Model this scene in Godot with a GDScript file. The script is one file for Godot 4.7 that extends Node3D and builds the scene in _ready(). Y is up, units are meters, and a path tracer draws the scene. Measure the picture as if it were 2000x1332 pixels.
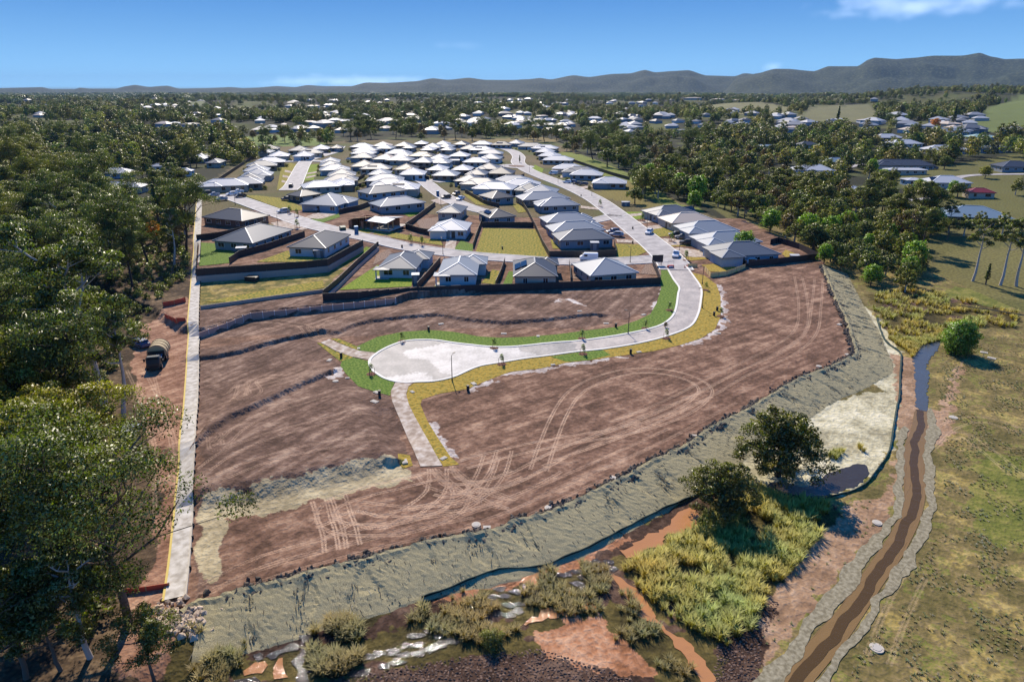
extends Node3D
# An aerial view of a half-built housing estate. Metres, y up, the drone stands at (0, 45, 0) looking towards -z.

const EYE := 45.0
const LOW := -1.7
const PITCH := 20.3
const FOC := 1333.0
const NX0 := -108.0
const NZ0 := -252.0
const NSIZE := 222.0
const NSTEP := 0.4
const TEX := 2048

var sp := sin(deg_to_rad(PITCH))
var cp := cos(deg_to_rad(PITCH))
var rng := RandomNumberGenerator.new()
var M := {}
var names := {}
var nn := 0
var near_h := PackedFloat32Array()
var estate := PackedVector2Array()
var chain := PackedVector2Array()
var upper := PackedVector2Array()
var terrace := PackedVector2Array()
var n_hill := FastNoiseLite.new()
var n_mid := FastNoiseLite.new()
var n_fine := FastNoiseLite.new()
var clear := {}

# ------------------------------------------------------------------ mesh helpers
class MB:
	var v := PackedVector3Array()
	var n := PackedVector3Array()
	var c := PackedColorArray()
	var u := PackedVector2Array()
	var col := Color.WHITE
	func tri(a: Vector3, b: Vector3, d: Vector3) -> void:
		var m := (b - a).cross(d - a).normalized()
		v.append(a); v.append(d); v.append(b)
		for i in 3:
			n.append(m); c.append(col)
	func quad(a: Vector3, b: Vector3, d: Vector3, e: Vector3) -> void:
		tri(a, b, d); tri(a, d, e)
	func box(o: Vector3, s: Vector3, b := Basis.IDENTITY) -> void:
		var x := b.x * s.x * 0.5
		var y := b.y * s.y * 0.5
		var z := b.z * s.z * 0.5
		var p := [o - x - y - z, o + x - y - z, o + x + y - z, o - x + y - z, o - x - y + z, o + x - y + z, o + x + y + z, o - x + y + z]
		quad(p[4], p[5], p[6], p[7]); quad(p[1], p[0], p[3], p[2]); quad(p[0], p[4], p[7], p[3])
		quad(p[5], p[1], p[2], p[6]); quad(p[7], p[6], p[2], p[3]); quad(p[0], p[1], p[5], p[4])
	func beam(a: Vector3, b: Vector3, w: float, h: float) -> void:
		var d := b - a
		if d.length() < 0.01: return
		var z := d.normalized()
		var x := (Vector3.UP if absf(z.y) < 0.98 else Vector3.RIGHT).cross(z).normalized()
		box((a + b) * 0.5, Vector3(w, h, d.length()), Basis(x, z.cross(x), z))
	func tube(a: Vector3, b: Vector3, r0: float, r1: float, k := 6, caps := false) -> void:
		var z := (b - a).normalized()
		var x := (Vector3.UP if absf(z.y) < 0.95 else Vector3.RIGHT).cross(z).normalized()
		var y := z.cross(x)
		for i in k:
			var t0 := TAU * i / k
			var t1 := TAU * (i + 1) / k
			var e0 := x * cos(t0) + y * sin(t0)
			var e1 := x * cos(t1) + y * sin(t1)
			for q in [[a + e0 * r0, e0], [b + e1 * r1, e1], [a + e1 * r0, e1], [a + e0 * r0, e0], [b + e0 * r1, e0], [b + e1 * r1, e1]]:
				v.append(q[0]); n.append(q[1]); c.append(col)
			if caps:
				tri(b, b + e0 * r1, b + e1 * r1); tri(a, a + e1 * r0, a + e0 * r0)
	func loft(sec: Array) -> void:   # sections: [z, half width, y low, y high, chamfer]
		var rings := []
		for s in sec:
			var w: float = s[1]
			var k: float = s[4]
			rings.append([Vector3(-w, s[2], s[0]), Vector3(w, s[2], s[0]), Vector3(w, s[3] - k, s[0]), Vector3(w - k, s[3], s[0]), Vector3(-w + k, s[3], s[0]), Vector3(-w, s[3] - k, s[0])])
		for i in rings.size() - 1:
			for j in 6:
				var l := (j + 1) % 6
				quad(rings[i][j], rings[i + 1][j], rings[i + 1][l], rings[i][l]) if sec[0][0] > sec[1][0] else quad(rings[i][l], rings[i + 1][l], rings[i + 1][j], rings[i][j])
		for e in [0, rings.size() - 1]:
			var r = rings[e]
			for j in [1, 2, 3, 4]:
				tri(r[0], r[j], r[j + 1])
	func mesh() -> ArrayMesh:
		var a := []
		a.resize(Mesh.ARRAY_MAX)
		a[Mesh.ARRAY_VERTEX] = v
		a[Mesh.ARRAY_NORMAL] = n
		a[Mesh.ARRAY_COLOR] = c
		if u.size() == v.size():
			a[Mesh.ARRAY_TEX_UV] = u
		var m := ArrayMesh.new()
		m.add_surface_from_arrays(Mesh.PRIMITIVE_TRIANGLES, a)
		return m

func numbered(called: String) -> String:
	var k: int = names.get(called, 0)
	names[called] = k + 1
	return called if k == 0 else "%s_%03d" % [called, k]

func tag(o: Node, label := "", category := "", group := "", kind := "") -> Node:
	if label: o.set_meta("label", label)
	if category: o.set_meta("category", category)
	if group: o.set_meta("group", group)
	if kind: o.set_meta("kind", kind)
	return o

func thing(called: String, label: String, category: String, at := Vector3.ZERO, yaw := 0.0, group := "") -> Node3D:
	var o := Node3D.new()
	o.name = numbered(called)
	add_child(o, true)
	o.position = at
	o.rotation.y = yaw
	tag(o, label, category, group)
	return o

func put(called: String, mesh: Mesh, m: Material, parent: Node = self) -> MeshInstance3D:
	var o := MeshInstance3D.new()
	o.name = numbered(called) if parent == self else called
	o.mesh = mesh
	for i in mesh.get_surface_count():
		o.set_surface_override_material(i, m)
	parent.add_child(o, true)
	return o

func struct(called: String, mesh: Mesh, m: Material) -> MeshInstance3D:
	var o := put(called, mesh, m)
	o.set_meta("kind", "structure")
	return o

func dup(o: Node3D, at: Vector3, yaw: float, scl := Vector3.ONE, label := "", group := "") -> Node3D:
	var r: Node3D = o.duplicate()
	var plain := String(o.name).rstrip("0123456789").rstrip("_")
	r.name = numbered(plain)
	add_child(r, true)
	r.position = at
	r.rotation.y = yaw
	r.scale = scl
	tag(r, label, "", group)
	return r

# ------------------------------------------------------------------ places
func aim(px: float, py: float) -> Vector3:
	var a := (px - 1000.0) / FOC
	var b := (py - 666.0) / FOC
	return Vector3(a, -sp - b * cp, -cp + b * sp)

func at_h(px: float, py: float, h: float) -> Vector3:
	var d := aim(px, py)
	return Vector3(0, EYE, 0) + d * ((h - EYE) / d.y)

func gp(px: float, py: float, lift := 0.0) -> Vector3:   # where the line of sight of a photo pixel meets the terrain (lift metres above it)
	var d := aim(px, py)
	var h := 0.0
	for i in 8:
		if d.y > -0.003: break
		var t := (h + lift - EYE) / d.y
		h = lerpf(h, hgt(d.x * t, d.z * t), 0.75)
	var q := (h + lift - EYE) / minf(d.y, -0.003)
	return Vector3(d.x * q, h + lift, d.z * q)

func gp2(px: float, py: float) -> Vector2:
	var p := gp(px, py)
	return Vector2(p.x, p.z)

func poly(list: Array) -> PackedVector2Array:
	var r := PackedVector2Array()
	for p in list:
		r.append(gp2(p[0], p[1]))
	return r

func plane_poly(list: Array, h := 0.0) -> PackedVector2Array:
	var r := PackedVector2Array()
	for p in list:
		var q := at_h(p[0], p[1], h)
		r.append(Vector2(q.x, q.z))
	return r

func seg_d(p: Vector2, a: Vector2, b: Vector2) -> float:
	var ab := b - a
	return p.distance_to(a + ab * clampf((p - a).dot(ab) / maxf(ab.length_squared(), 1e-6), 0.0, 1.0))

func out_d(p: Vector2) -> float:      # metres outside the raised estate, negative inside
	var m := 1e9
	for i in chain.size() - 1:
		m = minf(m, seg_d(p, chain[i], chain[i + 1]))
	return -m if Geometry2D.is_point_in_polygon(p, estate) else m

func macro(x: float, z: float) -> float:
	var p := Vector2(x, z)
	var r := p.length()
	var h := 0.0
	if r < 1500.0:
		var d := out_d(p)
		h = LOW * clampf(d / 6.4, 0.0, 1.0)
		if d > 40.0 and z < -120.0:
			h += 11.0 * smoothstep(60.0, 420.0, d)
		if d < 0.0 and z < -125.0 and Geometry2D.is_point_in_polygon(p, upper):
			h += 1.4 * smoothstep(25.0, -30.0, x)
			if z < -160.0:
				h += 1.6 * (1.0 if Geometry2D.is_point_in_polygon(p, terrace) else smoothstep(-25.0, -52.0, x) * smoothstep(-190.0, -200.0, z))
		h *= 1.0 - smoothstep(900.0, 1500.0, r)
	if r > 560.0:
		h += (n_hill.get_noise_2d(x, z) + 0.3) * 26.0 * smoothstep(640.0, 1700.0, r) * (1.0 - 0.75 * smoothstep(1900.0, 4200.0, r)) + 1.0 * smoothstep(900.0, 3200.0, r)
		h += 40.0 * smoothstep(300.0, 1400.0, x) * smoothstep(-300.0, -700.0, z) * smoothstep(3200.0, 1500.0, r)
	return h

func hgt(x: float, z: float) -> float:
	var fx := (x - NX0) / NSTEP
	var fz := (z - NZ0) / NSTEP
	var k := nn - 2
	if nn == 0 or fx < 0 or fz < 0 or fx >= k or fz >= k:
		return macro(x, z)
	var i := int(fx)
	var j := int(fz)
	var a := fx - i
	var b := fz - j
	var o := j * nn + i
	return lerpf(lerpf(near_h[o], near_h[o + 1], a), lerpf(near_h[o + nn], near_h[o + nn + 1], a), b)

func on(p: Vector2, lift := 0.0) -> Vector3:
	return Vector3(p.x, hgt(p.x, p.y) + lift, p.y)

func open_view(p: Vector3, far: float, wide: float) -> void:   # ground that no tree may take: round a house and in the direction of the valley
	var d := Vector2(-p.x, -p.z).normalized()
	var s := Vector2(-d.y, d.x)
	var q := -9.0
	while q < far:
		var w := -wide
		while w <= wide:
			var c := Vector2(p.x, p.z) + d * q + s * w
			clear[Vector2i(int(floor(c.x / 6.0)), int(floor(c.y / 6.0)))] = true
			w += 3.0
		q += 4.0

func is_clear(p: Vector2) -> bool:
	return clear.has(Vector2i(int(floor(p.x / 6.0)), int(floor(p.y / 6.0))))

# ------------------------------------------------------------------ sheets that lie on the ground
func drape(list: PackedVector2Array, lift: float, most := 1.6, mb: MB = null) -> MB:
	var m := mb if mb else MB.new()
	var ids := Geometry2D.triangulate_polygon(list)
	if ids.is_empty():
		print("no triangles: ", list.size(), " ", list[0])
	var stack := []
	for i in range(0, ids.size(), 3):
		stack.append([list[ids[i]], list[ids[i + 1]], list[ids[i + 2]]])
	while stack:
		var t = stack.pop_back()
		var l := [t[0].distance_to(t[1]), t[1].distance_to(t[2]), t[2].distance_to(t[0])]
		var k := 0 if l[0] >= l[1] and l[0] >= l[2] else (1 if l[1] >= l[2] else 2)
		if l[k] > most:
			var a: Vector2 = t[k]
			var b: Vector2 = t[(k + 1) % 3]
			var o: Vector2 = t[(k + 2) % 3]
			var mid := (a + b) * 0.5
			stack.append([a, mid, o]); stack.append([mid, b, o])
			continue
		var q := [on(t[0], lift), on(t[1], lift), on(t[2], lift)]
		if (q[1] - q[0]).cross(q[2] - q[0]).y < 0: q = [q[0], q[2], q[1]]
		m.tri(q[0], q[1], q[2])
		for e in [q[0], q[2], q[1]]:
			m.u.append(Vector2((e.x - NX0) / NSIZE, (e.z - NZ0) / NSIZE))
	return m

func smooth_line(list: PackedVector2Array, step := 1.0) -> PackedVector2Array:
	var r := PackedVector2Array()
	for i in list.size() - 1:
		var a := list[maxi(i - 1, 0)]
		var b := list[i]
		var c := list[i + 1]
		var d := list[mini(i + 2, list.size() - 1)]
		var k := maxi(1, int(b.distance_to(c) / step))
		for j in k:
			r.append(b.cubic_interpolate(c, a, d, float(j) / k))
	r.append(list[list.size() - 1])
	return r

func smooth_ring(list: PackedVector2Array, step := 1.0) -> PackedVector2Array:
	var r := PackedVector2Array()
	var k := list.size()
	for i in k:
		var b := list[i]
		var c := list[(i + 1) % k]
		var n := maxi(1, int(b.distance_to(c) / step))
		for j in n:
			r.append(b.cubic_interpolate(c, list[(i + k - 1) % k], list[(i + 2) % k], float(j) / n))
	return r

func ribbon(line: PackedVector2Array, wide: float, lift: float, high := 0.0, mb: MB = null) -> MB:   # a strip along a line; high > 0 makes it a kerb with sides
	var m := mb if mb else MB.new()
	var l := PackedVector3Array()
	var r := PackedVector3Array()
	for i in line.size():
		var t := (line[mini(i + 1, line.size() - 1)] - line[maxi(i - 1, 0)]).normalized()
		var s := Vector2(-t.y, t.x) * wide * 0.5
		l.append(on(line[i] - s, lift + high)); r.append(on(line[i] + s, lift + high))
	var down := Vector3(0, -high - 0.2, 0)
	for i in line.size() - 1:
		m.quad(l[i], r[i], r[i + 1], l[i + 1]) if (r[i] - l[i]).cross(l[i + 1] - l[i]).y > 0 else m.quad(r[i], l[i], l[i + 1], r[i + 1])
		if high > 0:
			m.quad(l[i], l[i + 1], l[i + 1] + down, l[i] + down)
			m.quad(r[i + 1], r[i], r[i] + down, r[i + 1] + down)
	return m

# ------------------------------------------------------------------ materials
func srgb(r: int, g: int, b: int) -> Color:
	return Color8(r, g, b)

func lin(r: int, g: int, b: int) -> Color:
	return Color8(r, g, b).srgb_to_linear()

func mat(called: String, c: Color, rough := 0.8, metal := 0.0) -> StandardMaterial3D:
	var m := StandardMaterial3D.new()
	m.resource_name = called
	m.albedo_color = c
	m.roughness = rough
	m.metallic = metal
	M[called] = m
	return m

func noise(freq: float, oct := 4, sd := 1, kind := FastNoiseLite.TYPE_SIMPLEX_SMOOTH) -> FastNoiseLite:
	var f := FastNoiseLite.new()
	f.noise_type = kind
	f.frequency = freq
	f.fractal_type = FastNoiseLite.FRACTAL_FBM
	f.fractal_octaves = oct
	f.seed = sd
	return f

func tinted(f: FastNoiseLite, size: int, a: Color, b: Color, c: Color, low := 0.2, high := 0.8) -> ImageTexture:
	var src := f.get_seamless_image(size, size).get_data()
	var out := PackedByteArray()
	out.resize(size * size * 3)
	var lut := PackedByteArray()
	for i in 256:
		var t := clampf((i / 255.0 - low) / (high - low), 0, 1)
		var k := a.lerp(b, t * 2.0) if t < 0.5 else b.lerp(c, t * 2.0 - 1.0)
		lut.append(k.r8); lut.append(k.g8); lut.append(k.b8)
	for i in size * size:
		var o := src[i] * 3
		out[i * 3] = lut[o]; out[i * 3 + 1] = lut[o + 1]; out[i * 3 + 2] = lut[o + 2]
	return ImageTexture.create_from_image(Image.create_from_data(size, size, false, Image.FORMAT_RGB8, out))

func bumps(f: FastNoiseLite, size: int, scale: float) -> ImageTexture:
	var im := f.get_seamless_image(size, size)
	im.convert(Image.FORMAT_RGB8)
	im.bump_map_to_normal_map(scale)
	return ImageTexture.create_from_image(im)

func ground_mat(called: String, f: FastNoiseLite, a: Color, b: Color, c: Color, metres: float, bump := 4.0, rough := 0.95, size := 512) -> StandardMaterial3D:
	var m := mat(called, Color.WHITE, rough)
	m.albedo_texture = tinted(f, size, a, b, c)
	if bump > 0:
		m.normal_enabled = true
		m.normal_texture = bumps(f, size, bump)
	m.uv1_triplanar = true
	m.uv1_world_triplanar = true
	m.uv1_scale = Vector3.ONE / metres
	m.metallic_specular = 0.3
	return m

# ------------------------------------------------------------------ terrain
const BATTER_TOP := [[330, 1238], [352, 1200], [385, 1178], [411, 1174], [472, 1156], [546, 1139], [635, 1113], [712, 1095], [775, 1076], [878, 1054], [928, 1046], [972, 1036], [1016, 1017], [1064, 1007], [1121, 982], [1142, 972], [1182, 951], [1226, 931], [1267, 907], [1318, 883], [1352, 865], [1388, 838], [1454, 805], [1514, 769], [1568, 739], [1616, 721], [1654, 703], [1672, 690], [1664, 661], [1655, 628], [1637, 592], [1622, 556], [1607, 520], [1612, 504], [1534, 468], [1452, 428], [1378, 396], [1294, 374], [1242, 350], [1186, 324], [1126, 296], [1090, 274]]
const SILT_LINE := [[823, 1169], [878, 1152], [928, 1133], [975, 1119], [1050, 1109], [1098, 1092], [1148, 1072], [1199, 1045], [1243, 1021], [1301, 992], [1335, 978], [1372, 961], [1420, 945], [1485, 950], [1512, 961], [1570, 972], [1610, 972], [1654, 961], [1688, 946], [1712, 917], [1736, 880], [1745, 832], [1752, 790], [1756, 775], [1758, 730], [1760, 700], [1757, 688], [1730, 667], [1718, 640], [1712, 619]]
const POST_WALL := [[389, 662], [444, 642], [490, 622], [559, 616], [629, 608], [712, 599], [773, 593]]
const ROAD_NORTH := [[839, 664], [860, 666], [899, 672], [965, 678], [1010, 677], [1070, 671], [1130, 666], [1190, 658], [1232, 651], [1271, 642], [1295, 633], [1313, 619], [1321, 601], [1325, 574], [1327, 562], [1316, 546], [1303, 523]]
const ROAD_SOUTH := [[840, 746], [865, 742], [890, 735], [914, 724], [938, 715], [980, 708], [1028, 700], [1070, 695], [1130, 687], [1178, 682], [1235, 673], [1289, 661], [1328, 648], [1352, 634], [1364, 613], [1369, 589], [1370, 565], [1358, 544], [1340, 520]]
const BULB := [[840, 746], [814, 747], [795, 748], [773, 746], [752, 740], [737, 731], [726, 722], [721, 709], [724, 700], [735, 691], [750, 682], [770, 673], [788, 667], [812, 664], [839, 664]]
const PATH_SOUTH := [[773, 746], [763, 765], [765, 783], [778, 811], [791, 841], [805, 875], [821, 912], [864, 910], [848, 883], [834, 857], [811, 816], [798, 790], [793, 770], [798, 755], [812, 746]]
const PATH_WEST := [[737, 690], [701, 686], [673, 676], [643, 664], [626, 670], [655, 686], [686, 697], [721, 703]]

var scarps := [
	[[[390, 703], [420, 700], [470, 690], [520, 675], [560, 665], [608, 656]], 0.7, 0.4, 11.0],
	[[[388, 880], [418, 857], [456, 829], [502, 806], [538, 788], [569, 770], [599, 755], [642, 735]], 0.75, 0.4, 12.0],
	[[[635, 652], [661, 653], [686, 640], [724, 630], [788, 622], [852, 617], [905, 627], [980, 633], [1070, 627], [1166, 616]], 0.6, 0.4, 10.0],
	[[[1166, 616], [1145, 601], [1121, 583]], -0.4, 0.5, 8.0],
	[[[396, 985], [439, 978], [528, 962], [602, 945], [675, 930], [745, 914]], 1.3, 2.0, 40.0],
	[[[729, 813], [742, 832], [757, 860]], -0.4, 0.6, 6.0],
]

func build_heights() -> void:
	var k := int(NSIZE / NSTEP) + 1
	near_h.resize(k * k)
	var coarse := 1.6
	var cn := int(NSIZE / coarse) + 2
	var g := PackedFloat32Array()
	g.resize(cn * cn)
	for j in cn:
		for i in cn:
			g[j * cn + i] = macro(NX0 + i * coarse, NZ0 + j * coarse)
	for j in k:
		var fz := j * NSTEP / coarse
		var cj := int(fz)
		var b := fz - cj
		for i in k:
			var fx := i * NSTEP / coarse
			var ci := int(fx)
			var a := fx - ci
			var o := cj * cn + ci
			near_h[j * k + i] = lerpf(lerpf(g[o], g[o + 1], a), lerpf(g[o + cn], g[o + cn + 1], a), b)
	nn = k
	# sharp step of the upper estate at the retaining walls
	for j in range(0, int((-140.0 - NZ0) / NSTEP)):
		for i in k:
			var x := NX0 + i * NSTEP
			if x > 40.0: continue
			var z := NZ0 + j * NSTEP
			near_h[j * k + i] = macro_up(x, z, near_h[j * k + i])
	for s in scarps:
		var line := plane_poly(s[0])
		var lo := line[0]
		var hi := line[0]
		for p in line:
			lo = lo.min(p); hi = hi.max(p)
		var reach: float = s[3] * 1.6
		for j in range(maxi(0, int((lo.y - reach - NZ0) / NSTEP)), mini(k, int((hi.y + 4.0 - NZ0) / NSTEP))):
			for i in range(maxi(0, int((lo.x - 6.0 - NX0) / NSTEP)), mini(k, int((hi.x + 6.0 - NX0) / NSTEP))):
				var p := Vector2(NX0 + i * NSTEP, NZ0 + j * NSTEP)
				var best := 1e9
				var side := 1.0
				var ends := 0.0
				for q in line.size() - 1:
					var a := line[q]
					var ab := line[q + 1] - a
					var t := clampf((p - a).dot(ab) / ab.length_squared(), 0.0, 1.0)
					var d := p.distance_to(a + ab * t)
					if d < best:
						best = d
						side = signf(ab.x * (p.y - a.y) - ab.y * (p.x - a.x)) * (-1.0 if line[0].x < line[line.size() - 1].x else 1.0)
						ends = maxf(0.0, absf((p - a).dot(ab) / ab.length_squared() - t) * ab.length())
				best *= side
				var wob := n_mid.get_noise_2d(p.x * 9.0, p.y * 9.0) * 0.2
				var f := smoothstep(-s[2], s[2], best + wob * s[2]) * (1.0 - smoothstep(0.25, 1.0, best / s[3])) * (1.0 - smoothstep(0.3, 4.0, ends))
				near_h[j * k + i] += s[1] * f
	# clods, ruts and small relief on bare ground
	for j in k:
		for i in k:
			var x := NX0 + i * NSTEP
			var z := NZ0 + j * NSTEP
			near_h[j * k + i] += n_fine.get_noise_2d(x, z) * 0.03 + n_mid.get_noise_2d(x, z) * 0.08

func macro_up(x: float, z: float, h: float) -> float:
	if z > -125.0: return h
	var p := Vector2(x, z)
	return macro(x, z) if Geometry2D.is_point_in_polygon(p, upper) or h > 0.02 else h

func setup_terrain() -> void:
	chain = plane_poly(BATTER_TOP)
	estate = chain.duplicate()
	for q in [[20, -760], [-3000, -760], [-3000, -15], [-27, -15]]:
		estate.append(Vector2(q[0], q[1]))
	upper = plane_poly(POST_WALL + [[800, 583], [900, 573], [1000, 568], [1100, 563], [1200, 558], [1292, 552]])
	for q in [[60, -150], [400, -400], [400, -1400], [-1400, -1400], [-118, -175]]:
		upper.append(Vector2(q[0], q[1]))
	terrace = plane_poly([[383, 541], [640, 523], [709, 484], [655, 466], [604, 450], [543, 430], [451, 397], [392, 396]], 1.4)
	build_heights()

# ------------------------------------------------------------------ ground picture: what the earth is made of, seen from above
func fill(mask: PackedByteArray, list: PackedVector2Array, id: int) -> void:
	var p := PackedVector2Array()
	var lo := 1e9
	var hi := -1e9
	for q in list:
		var e := Vector2((q.x - NX0) / NSIZE * TEX, (q.y - NZ0) / NSIZE * TEX)
		p.append(e)
		lo = minf(lo, e.y); hi = maxf(hi, e.y)
	for y in range(maxi(0, int(lo)), mini(TEX - 1, int(hi)) + 1):
		var xs := []
		for i in p.size():
			var a := p[i]
			var b := p[(i + 1) % p.size()]
			if (a.y <= y) != (b.y <= y):
				xs.append(a.x + (y - a.y) / (b.y - a.y) * (b.x - a.x))
		xs.sort()
		for i in range(0, xs.size() - 1, 2):
			for x in range(maxi(0, int(xs[i])), mini(TEX, int(xs[i + 1]) + 1)):
				mask[y * TEX + x] = id

func plane_strip(l: Array, wide: float) -> PackedVector2Array:
	var line := smooth_line(plane_poly(l), 0.8)
	var r := PackedVector2Array()
	var back := []
	for i in line.size():
		var t := (line[mini(i + 1, line.size() - 1)] - line[maxi(i - 1, 0)]).normalized()
		var s := Vector2(-t.y, t.x) * wide * (0.5 + 0.6 * n_mid.get_noise_2d(line[i].x * 7.0, line[i].y * 7.0))
		r.append(line[i] + s)
		back.push_front(line[i] - s)
	for p in back: r.append(p)
	return r

const PAL := [   # dark, middle, light for each kind of earth
	[[88, 82, 46], [120, 106, 66], [156, 134, 96]],   # 0 field
	[[80, 60, 47], [122, 93, 75], [170, 139, 114]],    # 1 graded pad
	[[58, 48, 38], [88, 72, 54], [140, 118, 90]],      # 2 forest floor
	[[112, 80, 62], [150, 114, 92], [188, 154, 126]],  # 3 left track
	[[134, 122, 94], [166, 152, 120], [196, 182, 146]],# 4 hydromulched clay
	[[144, 136, 108], [192, 184, 150], [220, 212, 182]],#5 pale clay flat
	[[50, 37, 29], [76, 57, 46], [112, 90, 74]],       # 6 dark mud, also the crest's soil with its painted shade
	[[128, 86, 58], [166, 118, 86], [196, 156, 124]], # 7 orange clay
	[[58, 52, 30], [88, 78, 42], [122, 106, 62]],      # 8 marsh floor
	[[124, 98, 74], [156, 126, 98], [184, 156, 128]],# 9 pinkish bare bank
	[[78, 60, 49], [114, 90, 76], [160, 135, 115]],    # 10 west lots
	[[84, 92, 40], [110, 112, 52], [146, 134, 76]],     # 11 green grass
	[[84, 90, 44], [118, 106, 62], [164, 140, 108]],   # 12 vacant lot
	[[104, 98, 52], [140, 122, 66], [176, 156, 100]],  # 13 dry grass
	[[140, 124, 114], [184, 172, 162], [222, 216, 208]],# 14 white dust
]

var tracks := [   # wheel tracks: gauge, strength, path
	[2.1, 70, [[1052, 919], [1070, 865], [1094, 808], [1121, 769], [1160, 745], [1220, 727], [1280, 724], [1340, 736], [1376, 757], [1370, 778], [1325, 808], [1235, 838], [1130, 856], [1010, 880], [905, 907]]],
	[2.2, 70, [[864, 912], [880, 940], [930, 950], [1000, 935], [1060, 905], [1110, 880], [1250, 830], [1380, 770]]],
	[2.2, 70, [[855, 915], [850, 960], [800, 1000], [740, 1020], [690, 1010], [650, 1030], [625, 1040]]],
	[2.2, 75, [[628, 975], [640, 1010], [650, 1040], [655, 1075]]],
	[2.2, 75, [[655, 970], [665, 1005], [674, 1030], [682, 1068]]],
	[2.0, 65, [[870, 918], [900, 960], [880, 1000], [800, 1030], [720, 1035], [660, 1030], [636, 1010], [650, 985], [700, 965], [780, 945], [850, 928]]],
	[2.0, 60, [[860, 920], [905, 950], [960, 970], [1000, 985]]],
	[2.0, 60, [[960, 890], [945, 930], [920, 965], [880, 980], [840, 975]]],
	[2.0, 65, [[985, 880], [970, 925], [940, 960], [900, 985], [860, 990], [800, 1000], [700, 990]]],
	[2.0, 65, [[1010, 925], [960, 945], [900, 955], [850, 945], [830, 925]]],
	[2.0, 60, [[1000, 985], [950, 975], [900, 940], [868, 912]]],
	[2.0, 60, [[1085, 915], [1020, 950], [960, 972], [900, 990], [840, 1000], [760, 1010]]],
	[1.9, 50, [[1600, 545], [1595, 600], [1585, 650], [1540, 690], [1450, 730], [1380, 770], [1280, 810], [1180, 850], [1050, 905]]],
	[1.9, 45, [[1560, 540], [1570, 600], [1560, 650], [1500, 690], [1400, 740], [1300, 790], [1200, 830]]],
	[1.9, 45, [[420, 655], [470, 630], [540, 628], [590, 640], [605, 655], [640, 668]]],
	[1.9, 45, [[640, 668], [610, 645], [640, 625], [720, 612], [820, 602], [920, 595], [1000, 600]]],
	[1.9, 40, [[640, 668], [625, 640], [700, 618], [800, 610], [900, 606]]],
	[1.7, 45, [[455, 770], [475, 750], [470, 790], [500, 780], [490, 750], [520, 740], [560, 745], [600, 730]]],
	[1.7, 40, [[430, 800], [460, 790], [480, 770], [520, 765], [570, 750], [630, 725]]],
	[1.7, 40, [[405, 880], [420, 865], [425, 890], [440, 880], [470, 850], [520, 820], [600, 790], [700, 760]]],
	[1.8, 40, [[400, 935], [450, 900], [520, 870], [620, 840], [720, 810]]],
	[1.8, 40, [[430, 950], [520, 915], [620, 890], [740, 870]]],
	[1.8, 35, [[400, 1150], [500, 1100], [600, 1070], [720, 1040], [880, 1000]]],
	[1.8, 35, [[420, 1160], [520, 1120], [640, 1085], [780, 1050], [930, 1020]]],
	[1.9, 30, [[1000, 1010], [1120, 950], [1230, 905], [1330, 855], [1450, 790]]],
	[1.9, 35, [[900, 1020], [1000, 985], [1100, 940], [1200, 895], [1320, 840]]],
	[2.4, 50, [[262, 720], [290, 780], [310, 850], [320, 920], [325, 1000]]],
	[2.4, 40, [[285, 740], [300, 800], [322, 870], [330, 940]]],
	[1.8, 45, [[1815, 870], [1860, 830], [1920, 820], [1990, 840]]],
	[1.8, 45, [[1810, 860], [1880, 850], [1930, 880], [1990, 930]]],
	[1.8, 40, [[1790, 1120], [1760, 1180], [1730, 1250], [1715, 1290]]],
]

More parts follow.
